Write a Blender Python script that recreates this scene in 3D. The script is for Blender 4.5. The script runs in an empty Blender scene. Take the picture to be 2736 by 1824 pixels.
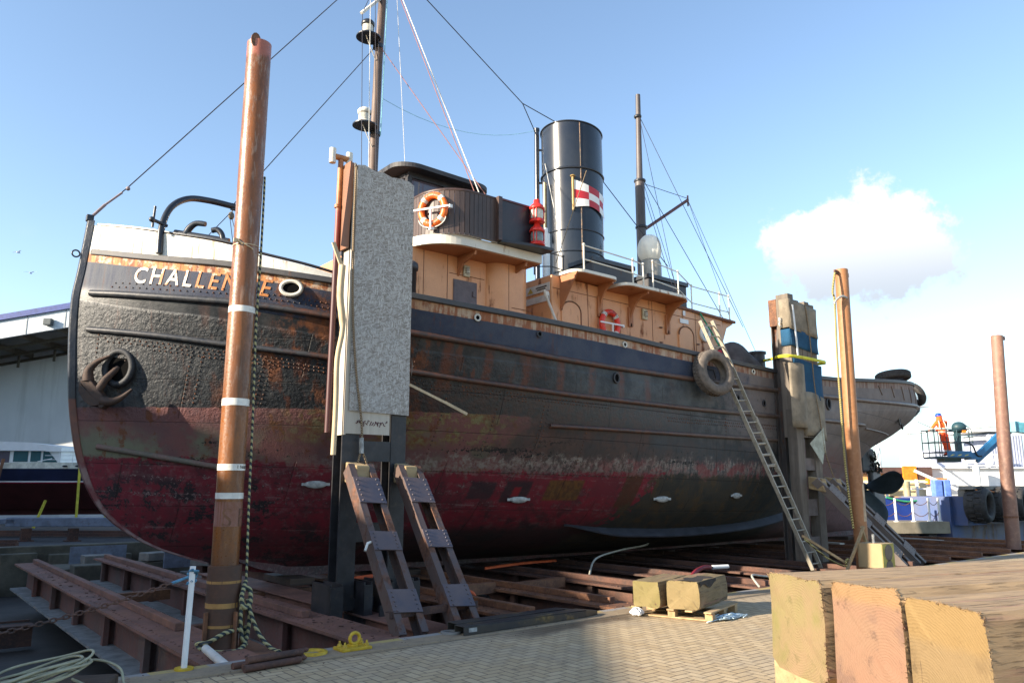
import bpy, bmesh, math, random
from mathutils import Vector, Matrix, Euler
R = math.radians
sc = bpy.context.scene
COL = sc.collection
random.seed(7)

# ------------------------------------------------------------------ camera
# world: x runs along the ship and the quay edge, y points away from the quay, z up, paving at z = 0
cd = bpy.data.cameras.new('camera')
cam = bpy.data.objects.new('camera', cd); COL.objects.link(cam)
cd.sensor_width = 36.0; cd.lens = 27.09; cd.clip_end = 2500; cd.clip_start = 0.05
cam.location = (0, -15, 1.65)
cam.rotation_euler = (R(90 + 10.81), 0, R(-39))
sc.camera = cam

# ------------------------------------------------------------------ sky and sun
SUN_EL = R(20)
SUN_DIR = Vector((-0.978, 0.208, 0)).normalized()
sd = Vector((SUN_DIR.x * math.cos(SUN_EL), SUN_DIR.y * math.cos(SUN_EL), math.sin(SUN_EL)))
w = bpy.data.worlds.new('World'); sc.world = w; w.use_nodes = True
nt = w.node_tree; nt.nodes.clear()
def wn(t): return nt.nodes.new(t)
sky = wn('ShaderNodeTexSky'); sky.sky_type = 'NISHITA'; sky.sun_disc = False
sky.sun_elevation = SUN_EL; sky.sun_rotation = math.atan2(SUN_DIR.x, SUN_DIR.y)
sky.altitude = 0; sky.air_density = 1.0; sky.dust_density = 0.6; sky.ozone_density = 1.4
bg = wn('ShaderNodeBackground'); bg.inputs[1].default_value = 0.13
out = wn('ShaderNodeOutputWorld')
tc = wn('ShaderNodeTexCoord')
def wm(op, a, b=None, c=None):
    n = wn('ShaderNodeMath'); n.operation = op
    for i, v in enumerate((a, b, c)):
        if v is None: continue
        if isinstance(v, (int, float)): n.inputs[i].default_value = v
        else: nt.links.new(v, n.inputs[i])
    return n.outputs[0]
def wnoise(vec, scale, detail, rough=0.55):
    n = wn('ShaderNodeTexNoise'); n.inputs['Scale'].default_value = scale; n.inputs['Detail'].default_value = detail
    n.inputs['Roughness'].default_value = rough
    nt.links.new(vec, n.inputs['Vector']); return n.outputs['Fac']
def wmix(f, a, b):
    n = wn('ShaderNodeMix'); n.data_type = 'RGBA'
    for s, v in ((n.inputs[0], f), (n.inputs[6], a), (n.inputs[7], b)):
        if isinstance(v, (int, float)): s.default_value = v
        elif isinstance(v, tuple): s.default_value = (*v, 1)
        else: nt.links.new(v, s)
    return n.outputs[2]
def wstep(x, a, b):
    n = wn('ShaderNodeMapRange'); n.interpolation_type = 'SMOOTHSTEP'
    nt.links.new(x, n.inputs[0]); n.inputs[1].default_value = a; n.inputs[2].default_value = b
    return n.outputs[0]
G = tc.outputs['Generated']
sx = wn('ShaderNodeSeparateXYZ'); nt.links.new(G, sx.inputs[0])
az = wm('ARCTAN2', sx.outputs[0], sx.outputs[1])            # angle from +y towards +x
el = wm('ARCSINE', sx.outputs[2])
# one cumulus over the harbour, thin cirrus shreds around it, and milky air near the horizon
def cloud(a0, e0, wa, we, nsc, amp, lo, hi):
    da = wm('DIVIDE', wm('SUBTRACT', az, a0), wa)
    de = wm('DIVIDE', wm('SUBTRACT', el, e0), we)
    r = wm('SQRT', wm('ADD', wm('MULTIPLY', da, da), wm('MULTIPLY', de, de)))
    nz = wnoise(G, nsc, 11, 0.62)
    v = wm('SUBTRACT', wm('MULTIPLY', wm('SUBTRACT', nz, 0.5), amp), wm('SUBTRACT', r, 1.0))
    return wstep(v, lo, hi), de
skyc = sky.outputs[0]
hz = wm('SUBTRACT', 1.0, wstep(el, R(-1), R(11)))
hz = wm('MULTIPLY', hz, wstep(az, R(30), R(66)))
WHITE = (2.2, 2.8, 3.1)
skyc = wmix(wm('MULTIPLY', wstep(hz, 0.15, 1.0), 0.9), skyc, WHITE)
cir, _ = cloud(R(56.3), R(14.0), R(4.2), R(3.4), 11, 3.6, 0.3, 1.7)
skyc = wmix(wm('MULTIPLY', cir, 0.5), skyc, WHITE)
cir2, _ = cloud(R(5.5), R(16.0), R(2.4), R(1.6), 8, 2.6, 0.3, 1.8)
skyc = wmix(wm('MULTIPLY', cir2, 0.4), skyc, WHITE)
cu, de = cloud(R(64.0), R(16.2), R(6.0), R(4.3), 14, 2.2, -0.04, 0.26)
shade = wmix(wstep(de, -0.9, 0.5), (2.2, 2.38, 2.65), (3.7, 3.7, 3.7))
skyc = wmix(wm('MULTIPLY', cu, 0.93), skyc, shade)
nt.links.new(skyc, bg.inputs[0]); nt.links.new(bg.outputs[0], out.inputs[0])

sl = bpy.data.lights.new('sun', 'SUN'); sl.energy = 5.0; sl.angle = R(0.53); sl.color = (1.0, 0.87, 0.69)
so = bpy.data.objects.new('sun', sl); COL.objects.link(so); so.location = (-30, 6, 30)
so.rotation_euler = (-sd).to_track_quat('-Z', 'Y').to_euler()
sc.view_settings.view_transform = 'Standard'; sc.view_settings.look = 'None'
sc.view_settings.exposure = 1.32; sc.view_settings.gamma = 1.0

# ------------------------------------------------------------------ mesh helpers
class MB:
    def __init__(self): self.v = []; self.f = []; self.s = []; self.m = []; self.mi = 0
    def add(self, vs, fs, smooth=False):
        o = len(self.v); self.v += [tuple(p) for p in vs]
        for f in fs:
            self.f.append(tuple(o + i for i in f)); self.s.append(smooth); self.m.append(self.mi)
        return self
    def hexa(self, p):       # 8 points: bottom 4 ccw, top 4 ccw
        return self.add(p, [(3, 2, 1, 0), (4, 5, 6, 7), (0, 1, 5, 4), (1, 2, 6, 5), (2, 3, 7, 6), (3, 0, 4, 7)])
    def ab(self, x0, x1, y0, y1, z0, z1):
        return self.hexa([(x0, y0, z0), (x1, y0, z0), (x1, y1, z0), (x0, y1, z0), (x0, y0, z1), (x1, y0, z1), (x1, y1, z1), (x0, y1, z1)])
    def box(self, c, s, rot=None):
        M = rot if rot is not None else Matrix.Identity(3)
        c = Vector(c); h = [x / 2 for x in s]
        P = [c + M @ Vector((sx * h[0], sy * h[1], sz * h[2])) for sz in (-1, 1) for sx, sy in ((-1, -1), (1, -1), (1, 1), (-1, 1))]
        return self.hexa(P)
    def beam(self, p0, p1, wd, ht, up=(0, 0, 1)):     # wd across, ht along up
        p0 = Vector(p0); p1 = Vector(p1); d = (p1 - p0).normalized(); u = Vector(up)
        sdir = d.cross(u).normalized(); u = sdir.cross(d).normalized()
        a = sdir * wd / 2; b = u * ht / 2
        return self.hexa([p0 - a - b, p0 + a - b, p1 + a - b, p1 - a - b, p0 - a + b, p0 + a + b, p1 + a + b, p1 - a + b])
    def tube(self, pts, r, n=8, closed=False, caps=True, smooth=True):
        pts = [Vector(p) for p in pts]; N = len(pts)
        rr = r if isinstance(r, (list, tuple)) else [r] * N
        rings = []; prev = None
        for i, p in enumerate(pts):
            if closed: t = pts[(i + 1) % N] - pts[i - 1]
            else: t = pts[min(i + 1, N - 1)] - pts[max(i - 1, 0)]
            t.normalize()
            if prev is None:
                a = Vector((0, 0, 1)) if abs(t.z) < 0.9 else Vector((1, 0, 0))
                u = t.cross(a).normalized()
            else:
                u = prev - t * prev.dot(t)
                if u.length < 1e-6: u = t.orthogonal()
                u.normalize()
            prev = u; v = t.cross(u)
            rings.append([p + (u * math.cos(2 * math.pi * k / n) + v * math.sin(2 * math.pi * k / n)) * rr[i] for k in range(n)])
        vs = [q for rg in rings for q in rg]; fs = []
        for i in range(N if closed else N - 1):
            j = (i + 1) % N
            for k in range(n): fs.append((i * n + k, i * n + (k + 1) % n, j * n + (k + 1) % n, j * n + k))
        self.add(vs, fs, smooth)
        if caps and not closed:
            self.add(rings[0], [tuple(range(n - 1, -1, -1))]); self.add(rings[-1], [tuple(range(n))])
        return self
    def cyl(self, p0, p1, r0, r1=None, n=16, caps=True): return self.tube([p0, p1], [r0, r0 if r1 is None else r1], n, caps=caps)
    def lathe(self, prof, n=24, M=None, smooth=True, a0=0.0, a1=2 * math.pi):   # (r, z) around z, then M
        M = M or Matrix.Identity(4); full = abs(a1 - a0 - 2 * math.pi) < 1e-6; K = n if full else n + 1
        vs = []; fs = []
        for r, z in prof:
            for k in range(K):
                a = a0 + (a1 - a0) * k / n; vs.append(M @ Vector((r * math.cos(a), r * math.sin(a), z)))
        for i in range(len(prof) - 1):
            for k in range(n):
                k2 = (k + 1) % K
                fs.append((i * K + k, i * K + k2, (i + 1) * K + k2, (i + 1) * K + k))
        return self.add(vs, fs, smooth)
    def torus(self, c, Rr, r, M=None, n=32, m=10, sy=1.0):
        M3 = M or Matrix.Identity(3)
        pts = [Vector(c) + M3 @ Vector((Rr * math.cos(2 * math.pi * k / n), 0, sy * Rr * math.sin(2 * math.pi * k / n))) for k in range(n)]
        return self.tube(pts, r, m, closed=True)
    def prism(self, poly, h0, h1, f=None, smooth=False):  # poly (a, b); f(a, b, h) -> point
        f = f or (lambda a, b, h: (a, b, h)); n = len(poly)
        lo = [f(a, b, h0) for a, b in poly]; hi = [f(a, b, h1) for a, b in poly]
        self.add(lo, [tuple(range(n - 1, -1, -1))]); self.add(hi, [tuple(range(n))])
        return self.add(lo + hi, [(i, (i + 1) % n, n + (i + 1) % n, n + i) for i in range(n)], smooth)
    def grid(self, fn, nu, nv, smooth=True):
        vs = [fn(i / nu, j / nv) for j in range(nv + 1) for i in range(nu + 1)]
        fs = [(j * (nu + 1) + i, j * (nu + 1) + i + 1, (j + 1) * (nu + 1) + i + 1, (j + 1) * (nu + 1) + i) for j in range(nv) for i in range(nu)]
        return self.add(vs, fs, smooth)
    def ball(self, c, r, n=12, m=8, M=None):
        M = M or Matrix.Identity(3); c = Vector(c); rx, ry, rz = r if isinstance(r, tuple) else (r, r, r)
        return self.grid(lambda a, b: c + M @ Vector((rx * math.cos(2 * math.pi * a) * math.sin(math.pi * b), ry * math.sin(2 * math.pi * a) * math.sin(math.pi * b), -rz * math.cos(math.pi * b))), n, m)
    def build(self, name, mat, parent=None, org=None, bevel=0.0, fix=True):
        if parent is not None: org = parent.get('_o', (0, 0, 0))
        elif org is None:
            xs = [p[0] for p in self.v]; ys = [p[1] for p in self.v]; zs = [p[2] for p in self.v]
            org = ((min(xs) + max(xs)) / 2, (min(ys) + max(ys)) / 2, min(zs))
        me = bpy.data.meshes.new(name)
        me.from_pydata([(p[0] - org[0], p[1] - org[1], p[2] - org[2]) for p in self.v], [], self.f)
        for mm in (mat if isinstance(mat, (list, tuple)) else [mat]): me.materials.append(mm)
        me.polygons.foreach_set('use_smooth', self.s)
        me.polygons.foreach_set('material_index', self.m)
        if fix:
            b = bmesh.new(); b.from_mesh(me); bmesh.ops.recalc_face_normals(b, faces=b.faces[:]); b.to_mesh(me); b.free()
        me.update()
        o = bpy.data.objects.new(name, me); COL.objects.link(o)
        if parent is not None: o.parent = parent
        else: o.location = org
        o['_o'] = tuple(org)
        if bevel:
            md = o.modifiers.new('bevel', 'BEVEL'); md.width = bevel; md.segments = 2; md.limit_method = 'ANGLE'; md.angle_limit = R(40)
        return o
def tag(o, label=None, cat=None, group=None, kind=None):
    if label: o['label'] = label
    if cat: o['category'] = cat
    if group: o['group'] = group
    if kind: o['kind'] = kind
    return o
def thing(name, loc, label, cat, group=None):
    o = bpy.data.objects.new(name, None); COL.objects.link(o); o.location = loc; o['_o'] = tuple(loc); o.empty_display_size = 0.3
    return tag(o, label, cat, group)
def copy_tree(o, parent=None):
    c = o.copy(); COL.objects.link(c)
    if parent is not None: c.parent = parent
    for ch in [x for x in bpy.data.objects if x.parent == o]: copy_tree(ch, c)
    return c
def lerp(a, b, t): return a + (b - a) * t
def arc(c, r, a0, a1, n, f): return [f(c, r, lerp(a0, a1, i / n)) for i in range(n + 1)]
def catmull(pts, sub=6):
    P = [Vector(p) for p in pts]; o = []
    for i in range(len(P) - 1):
        p0 = P[max(i - 1, 0)]; p1 = P[i]; p2 = P[i + 1]; p3 = P[min(i + 2, len(P) - 1)]
        for k in range(sub):
            t = k / sub
            o.append(0.5 * ((2 * p1) + (p2 - p0) * t + (2 * p0 - 5 * p1 + 4 * p2 - p3) * t * t + (3 * p1 - p0 - 3 * p2 + p3) * t ** 3))
    o.append(P[-1]); return o
def text_mesh(s, size, depth=0.0, shear=0.0, bold=0.0, spacing=1.0):
    cu = bpy.data.curves.new('t', 'FONT'); cu.body = s; cu.size = size; cu.extrude = depth; cu.shear = shear; cu.offset = bold; cu.space_character = spacing
    cu.resolution_u = 4
    ob = bpy.data.objects.new('t', cu); COL.objects.link(ob)
    dg = bpy.context.evaluated_depsgraph_get(); dg.update()
    me = bpy.data.meshes.new_from_object(ob.evaluated_get(dg))
    vs = [tuple(v.co) for v in me.vertices]; fs = [tuple(p.vertices) for p in me.polygons]
    bpy.data.objects.remove(ob); bpy.data.meshes.remove(me); bpy.data.curves.remove(cu)
    return vs, fs
# ------------------------------------------------------------------ procedural materials
class NT:
    def __init__(s, name):
        s.mat = bpy.data.materials.new(name); s.mat.use_nodes = True; s.t = s.mat.node_tree
        s.b = s.t.nodes['Principled BSDF']; s.tc = None
    def n(s, t): return s.t.nodes.new(t)
    def put(s, sock, v):
        if isinstance(v, (int, float)): sock.default_value = v
        elif isinstance(v, (tuple, list)):
            sock.default_value = (*v, 1) if (len(v) == 3 and sock.type == 'RGBA') else v
        else: s.t.links.new(v, sock)
    def obj(s):
        if s.tc is None: s.tc = s.n('ShaderNodeTexCoord')
        return s.tc.outputs['Object']
    def rvec(s):     # object coords shifted per object so copies differ
        oi = s.n('ShaderNodeObjectInfo'); a = s.n('ShaderNodeVectorMath'); a.operation = 'MULTIPLY_ADD'
        c = s.n('ShaderNodeCombineXYZ')
        for i in range(3): s.t.links.new(oi.outputs['Random'], c.inputs[i])
        s.t.links.new(c.outputs[0], a.inputs[0]); a.inputs[1].default_value = (37, 53, 71); s.t.links.new(s.obj(), a.inputs[2])
        return a.outputs[0]
    def sep(s, v):
        n = s.n('ShaderNodeSeparateXYZ'); s.t.links.new(v, n.inputs[0]); return n.outputs
    def comb(s, x, y, z):
        n = s.n('ShaderNodeCombineXYZ')
        for i, v in enumerate((x, y, z)): s.put(n.inputs[i], v)
        return n.outputs[0]
    def sc(s, v, k):
        n = s.n('ShaderNodeVectorMath'); n.operation = 'MULTIPLY'; s.t.links.new(v, n.inputs[0]); n.inputs[1].default_value = k; return n.outputs[0]
    def m(s, op, a, b=None, c=None):
        n = s.n('ShaderNodeMath'); n.operation = op
        for i, v in enumerate((a, b, c)):
            if v is not None: s.put(n.inputs[i], v)
        return n.outputs[0]
    def noise(s, v, scale, detail=5, rough=0.6, dist=0.0):
        n = s.n('ShaderNodeTexNoise'); s.t.links.new(v, n.inputs['Vector']); n.inputs['Scale'].default_value = scale
        n.inputs['Detail'].default_value = detail; n.inputs['Roughness'].default_value = rough; n.inputs['Distortion'].default_value = dist
        return n.outputs['Fac']
    def voro(s, v, scale, feat='F1'):
        n = s.n('ShaderNodeTexVoronoi'); n.feature = feat; s.t.links.new(v, n.inputs['Vector']); n.inputs['Scale'].default_value = scale; return n.outputs
    def step(s, x, a, b, lo=0.0, hi=1.0):
        n = s.n('ShaderNodeMapRange'); n.interpolation_type = 'SMOOTHSTEP'; s.put(n.inputs[0], x)
        n.inputs[1].default_value = a; n.inputs[2].default_value = b; n.inputs[3].default_value = lo; n.inputs[4].default_value = hi; return n.outputs[0]
    def band(s, x, a, b, e):   # 1 inside a..b
        return s.m('MULTIPLY', s.step(x, a - e, a + e), s.step(x, b - e, b + e, 1.0, 0.0))
    def mix(s, f, a, b, mode='MIX'):
        n = s.n('ShaderNodeMix'); n.data_type = 'RGBA'; n.blend_type = mode
        s.put(n.inputs[0], f); s.put(n.inputs[6], a); s.put(n.inputs[7], b); return n.outputs[2]
    def attr(s, name):
        n = s.n('ShaderNodeAttribute'); n.attribute_name = name; return n.outputs
    def bump(s, h, st=0.3, d=0.02, prev=None):
        n = s.n('ShaderNodeBump'); s.put(n.inputs['Height'], h); n.inputs['Strength'].default_value = st; n.inputs['Distance'].default_value = d
        if prev is not None: s.t.links.new(prev, n.inputs['Normal'])
        return n.outputs[0]
    def out(s, col=None, rough=None, metal=None, normal=None, spec=None):
        if col is not None: s.put(s.b.inputs['Base Color'], col)
        if rough is not None: s.put(s.b.inputs['Roughness'], rough)
        if metal is not None: s.put(s.b.inputs['Metallic'], metal)
        if spec is not None: s.put(s.b.inputs['Specular IOR Level'], spec)
        if normal is not None: s.t.links.new(normal, s.b.inputs['Normal'])
        return s.mat

def paint(name, base, base2=None, rust=(0.17, 0.06, 0.025), amt=0.35, scale=3.0, rough=0.5, streak=0.5, bump=0.25, fine=60, metal=0.0, rust2=None):
    """weathered painted steel: paint varying between two tones, rust patches and vertical runs"""
    k = NT(name); v = k.rvec()
    b2 = base2 or tuple(c * 0.6 for c in base)
    n1 = k.noise(v, scale, 8, 0.65); n2 = k.noise(k.sc(v, (9, 9, 0.9)), 1.0 * scale / 3, 6, 0.6); n3 = k.noise(v, fine, 3)
    col = k.mix(k.step(k.noise(v, scale * 0.7, 5), 0.3, 0.7), base, b2)
    col = k.mix(k.m('MULTIPLY', k.step(n3, 0.3, 0.8), 0.25), col, tuple(c * 0.5 for c in base))
    f = k.m('ADD', k.m('MULTIPLY', n1, 1 - streak), k.m('MULTIPLY', n2, streak))
    lo = 0.72 - 0.45 * amt
    f = k.step(f, lo, lo + 0.1)
    rc = k.mix(k.step(k.noise(v, scale * 6, 4), 0.35, 0.65), rust, rust2 or tuple(c * 0.45 for c in rust))
    col = k.mix(f, col, rc)
    nb = k.bump(k.m('ADD', k.m('MULTIPLY', n3, 0.5), f), bump, 0.012)
    return k.out(col, k.mix(f, (rough,) * 3, (0.85,) * 3), metal, nb)
def rusty(name, c1=(0.20, 0.085, 0.04), c2=(0.085, 0.04, 0.025), c3=(0.30, 0.14, 0.07), scale=2.5, rough=0.8, bump=0.4, vert=1.0):
    k = NT(name); v = k.rvec(); vv = k.sc(v, (1, 1, vert))
    n1 = k.noise(vv, scale, 9, 0.68); n2 = k.noise(v, scale * 9, 5, 0.65); n3 = k.noise(vv, scale * 0.35, 4)
    col = k.mix(k.step(n1, 0.35, 0.65), c1, c2)
    col = k.mix(k.m('MULTIPLY', k.step(n2, 0.45, 0.75), 0.6), col, c3)
    col = k.mix(k.m('MULTIPLY', k.step(n3, 0.5, 0.7), 0.35), col, tuple(x * 1.25 for x in c3))
    return k.out(col, rough, 0.0, k.bump(k.m('ADD', n1, k.m('MULTIPLY', n2, 0.6)), bump, 0.012))
def wood(name, c1, c2, axis=0, scale=1.0, rough=0.8, bump=0.35, grey=None, crack=0.4):
    k = NT(name); v = k.rvec(); st = [9.0, 9.0, 9.0]; st[axis] = 0.55
    g = k.noise(k.sc(v, tuple(x * scale for x in st)), 1.3, 7, 0.65, 0.6); g2 = k.noise(k.sc(v, tuple(x * scale * 4 for x in st)), 1.3, 4, 0.6)
    n = k.noise(v, 1.6, 5)
    col = k.mix(k.step(g, 0.3, 0.7), c1, c2)
    col = k.mix(k.m('MULTIPLY', k.step(n, 0.45, 0.7), 0.5), col, grey or tuple(x * 0.6 for x in c2))
    cr = k.step(g2, 0.62, 0.72)
    col = k.mix(k.m('MULTIPLY', cr, crack), col, tuple(x * 0.3 for x in c2))
    return k.out(col, rough, 0, k.bump(k.m('SUBTRACT', g, k.m('MULTIPLY', cr, 0.7)), bump, 0.012))
def plain(name, col, rough=0.5, metal=0.0, var=0.25, scale=6, bump=0.1, spec=None, dirt=None):
    k = NT(name); v = k.rvec(); n = k.noise(v, scale, 6, 0.6); n2 = k.noise(v, scale * 7, 3)
    c = k.mix(k.step(n, 0.3, 0.7), tuple(x * (1 - var) for x in col), tuple(min(1, x * (1 + var * 0.6)) for x in col))
    if dirt: c = k.mix(k.m('MULTIPLY', k.step(k.noise(v, scale * 1.7, 8, 0.7), 0.5, 0.75), 0.7), c, dirt)
    return k.out(c, rough, metal, k.bump(n2, bump, 0.01), spec)
M = {}
M['rust'] = rusty('rusty_steel')
M['rust_dark'] = rusty('dark_rusty_steel', (0.10, 0.045, 0.03), (0.05, 0.03, 0.025), (0.17, 0.08, 0.05))
M['rust_pink'] = rusty('pinkish_rusty_steel', (0.21, 0.10, 0.075), (0.12, 0.06, 0.045), (0.27, 0.12, 0.06), 2.0)
M['web'] = rusty('faded_red_web', (0.17, 0.07, 0.055), (0.11, 0.06, 0.05), (0.14, 0.12, 0.10), 1.6, vert=0.4)
M['flange'] = plain('silted_flange', (0.20, 0.20, 0.19), 0.85, 0, 0.35, 4, 0.2, dirt=(0.10, 0.09, 0.08))
M['black'] = paint('black_ship_paint', (0.016, 0.019, 0.026), (0.03, 0.034, 0.042), amt=0.12, rough=0.35, scale=2.2)
M['blackgloss'] = paint('glossy_black_funnel_paint', (0.011, 0.016, 0.028), (0.026, 0.030, 0.038), (0.22, 0.09, 0.04), 0.08, 1.3, 0.22, 0.4, 0.1)
M['darksteel'] = paint('dark_blue_grey_steel', (0.035, 0.037, 0.045), (0.055, 0.05, 0.05), amt=0.3, rough=0.55, scale=1.8)
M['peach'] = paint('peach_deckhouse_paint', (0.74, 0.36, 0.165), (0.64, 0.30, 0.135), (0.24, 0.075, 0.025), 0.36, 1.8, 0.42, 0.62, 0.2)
M['peachdk'] = paint('peach_paint_shade_tone', (0.44, 0.18, 0.075), (0.36, 0.14, 0.06), (0.14, 0.05, 0.02), 0.3, 2.0, 0.55, 0.2, 0.15)  # darker copy of the peach paint, underside shade and bounce put into its colour
M['whiterust'] = paint('white_paint_with_rust', (0.72, 0.68, 0.58), (0.62, 0.58, 0.5), (0.30, 0.12, 0.04), 0.33, 2.4, 0.45, 0.5, 0.15)
M['white'] = plain('white_paint', (0.78, 0.78, 0.76), 0.45, 0, 0.06, 4, 0.05)
M['offwhite'] = plain('dirty_white', (0.62, 0.60, 0.54), 0.6, 0, 0.15, 4, 0.1, dirt=(0.3, 0.26, 0.2))
M['teak'] = wood('dark_varnished_planking', (0.085, 0.055, 0.045), (0.05, 0.034, 0.03), 2, 1.0, 0.5, 0.2)
M['teakrail'] = wood('dark_timber_rail', (0.085, 0.045, 0.035), (0.04, 0.025, 0.022), 0, 1.0, 0.45, 0.15)
M['roof'] = plain('dark_roof_felt', (0.035, 0.033, 0.036), 0.6, 0, 0.3, 3, 0.1)
M['glass'] = plain('dark_window_glass', (0.10, 0.08, 0.10), 0.05, 0, 0.1, 2, 0.0, 0.8)
M['glassteal'] = plain('tinted_cabin_glass', (0.03, 0.10, 0.11), 0.05, 0, 0.2, 2, 0.0, 0.8)
M['lens'] = plain('ribbed_lamp_glass', (0.55, 0.53, 0.45), 0.12, 0, 0.2, 20, 0.05)
M['lensdark'] = plain('dull_lamp_glass', (0.16, 0.19, 0.19), 0.12, 0, 0.3, 20, 0.05)
M['redlamp'] = plain('red_lantern_enamel', (0.62, 0.03, 0.02), 0.35, 0, 0.15, 5, 0.06, dirt=(0.3, 0.015, 0.012))
M['flagred'] = plain('faded_red_flag_paint', (0.45, 0.02, 0.03), 0.45, 0, 0.1, 5)
M['gold'] = plain('ochre_paint', (0.38, 0.24, 0.07), 0.5)
M['orange'] = plain('orange_lifebuoy', (0.85, 0.16, 0.02), 0.4, 0, 0.08, 5)
M['redbuoy'] = plain('red_lifebuoy', (0.75, 0.05, 0.03), 0.4, 0, 0.1, 5)
M['mast'] = wood('weathered_mast_timber', (0.15, 0.10, 0.075), (0.09, 0.06, 0.05), 2, 1.5, 0.6, 0.2)
M['wire'] = plain('dark_rigging_wire', (0.03, 0.026, 0.035), 0.5, 0.3)
M['wirelight'] = plain('pale_halyard_rope', (0.62, 0.60, 0.55), 0.8)
M['wirered'] = plain('reddish_halyard', (0.28, 0.12, 0.10), 0.8)
M['wireteal'] = plain('teal_twine', (0.25, 0.55, 0.60), 0.8)
M['rubber'] = plain('dusty_tyre_rubber', (0.035, 0.033, 0.032), 0.75, 0, 0.4, 9, 0.3, dirt=(0.085, 0.072, 0.06))
M['rubberbr'] = plain('dusty_brown_tyre_rubber', (0.14, 0.115, 0.095), 0.85, 0, 0.35, 9, 0.3, dirt=(0.20, 0.165, 0.13))
M['alu'] = plain('weathered_aluminium', (0.37, 0.33, 0.26), 0.55, 0.2, 0.2, 8, 0.1, dirt=(0.22, 0.185, 0.14))
M['zinc'] = plain('zinc_anode', (0.36, 0.37, 0.36), 0.6, 0.2, 0.4, 12, 0.3)
M['propeller'] = plain('dark_bronze_blade', (0.035, 0.05, 0.055), 0.5, 0.3, 0.3, 3, 0.1)
M['tape'] = plain('white_tape', (0.75, 0.72, 0.65), 0.5)
M['concrete'] = plain('old_concrete', (0.20, 0.19, 0.17), 0.9, 0, 0.35, 2.5, 0.3, dirt=(0.09, 0.085, 0.075))
M['stonewall'] = plain('mossy_concrete_wall', (0.105, 0.095, 0.07), 0.9, 0, 0.4, 1.8, 0.4, dirt=(0.045, 0.042, 0.03))
M['yellow'] = plain('yellow_painted_iron', (0.55, 0.36, 0.02), 0.5, 0, 0.2, 12, 0.2, dirt=(0.25, 0.12, 0.03))
M['strap'] = plain('yellow_webbing', (0.62, 0.58, 0.03), 0.7)
M['bluegrey'] = plain('blue_grey_steel', (0.16, 0.19, 0.25), 0.55, 0, 0.25, 4, 0.15, dirt=(0.10, 0.07, 0.06))
M['blue'] = paint('blue_hull_paint', (0.009, 0.032, 0.21), (0.015, 0.045, 0.25), amt=0.08, scale=1.5, rough=0.4)
M['cream'] = plain('cream_paint', (0.75, 0.66, 0.42), 0.5)
M['navy'] = plain('navy_hull', (0.012, 0.016, 0.045), 0.3, 0, 0.3, 1.5)
M['antifoul'] = plain('red_antifouling', (0.10, 0.022, 0.022), 0.6, 0, 0.3, 1.2)
M['maroonline'] = plain('maroon_boot_stripe', (0.25, 0.01, 0.03), 0.5)
M['hivis'] = plain('orange_workwear', (0.90, 0.12, 0.015), 0.75, 0, 0.15, 8, 0.3)
M['hivisdk'] = plain('red_orange_trousers', (0.80, 0.075, 0.012), 0.75, 0, 0.15, 8, 0.3)
M['reflect'] = plain('silver_reflective_tape', (0.62, 0.60, 0.52), 0.4)
M['helmet'] = plain('blue_hard_hat', (0.02, 0.07, 0.38), 0.3)
M['skin'] = plain('skin', (0.50, 0.27, 0.18), 0.5)
M['liftblue'] = plain('teal_blue_lift_paint', (0.02, 0.15, 0.33), 0.4, 0, 0.15, 4)
M['liftdk'] = plain('dark_teal_steel', (0.02, 0.06, 0.075), 0.5)
M['orangepaint'] = plain('orange_crane_paint', (0.85, 0.25, 0.02), 0.5)
M['greyclad'] = plain('pale_blue_cladding', (0.42, 0.45, 0.56), 0.5, 0, 0.08)
M['bluerope'] = plain('blue_polyprop_rope', (0.12, 0.30, 0.45), 0.8, 0, 0.4, 30)
M['palerope'] = plain('pale_blue_twine', (0.50, 0.62, 0.68), 0.8, 0, 0.3, 30)
M['greenrope'] = plain('green_rope', (0.03, 0.28, 0.14), 0.8)
M['whiterope'] = plain('grey_white_hose', (0.48, 0.47, 0.40), 0.6)
M['hoseline'] = plain('yellow_white_hose', (0.34, 0.32, 0.21), 0.55)
M['redhose'] = plain('maroon_hose', (0.20, 0.015, 0.03), 0.6)
M['felt'] = plain('dusty_beige_felt', (0.25, 0.21, 0.155), 0.95, 0, 0.3, 3, 0.4, dirt=(0.13, 0.11, 0.08))
M['bluefelt'] = plain('blue_matting', (0.008, 0.065, 0.14), 0.9, 0, 0.15, 5)
M['greyply'] = wood('grey_weathered_plank', (0.21, 0.175, 0.14), (0.13, 0.108, 0.088), 2, 1.0, 0.9, 0.3)
M['paleply'] = wood('pale_plywood', (0.55, 0.50, 0.42), (0.45, 0.40, 0.33), 2, 0.6, 0.8, 0.15, grey=(0.40, 0.36, 0.30), crack=0.15)
M['brownboard'] = plain('brown_faced_ply', (0.24, 0.11, 0.06), 0.5, 0, 0.12, 2)
M['lath'] = wood('pale_split_lath', (0.60, 0.48, 0.32), (0.48, 0.36, 0.22), 2, 1.5, 0.8, 0.2, crack=0.15)
M['sleeper'] = wood('sawn_baulk', (0.40, 0.29, 0.15), (0.27, 0.18, 0.09), 0, 0.8, 0.85, 0.4, grey=(0.24, 0.19, 0.13))
M['pallet'] = wood('pallet_wood', (0.48, 0.34, 0.18), (0.34, 0.22, 0.11), 0, 1.0, 0.85, 0.3)
M['darkwood'] = wood('dark_wet_timber', (0.085, 0.05, 0.03), (0.05, 0.032, 0.022), 0, 0.7, 0.75, 0.4)
M['black_plain'] = plain('soot_black_steel', (0.022, 0.022, 0.026), 0.5, 0, 0.4, 6, 0.15, dirt=(0.07, 0.05, 0.04))
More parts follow.
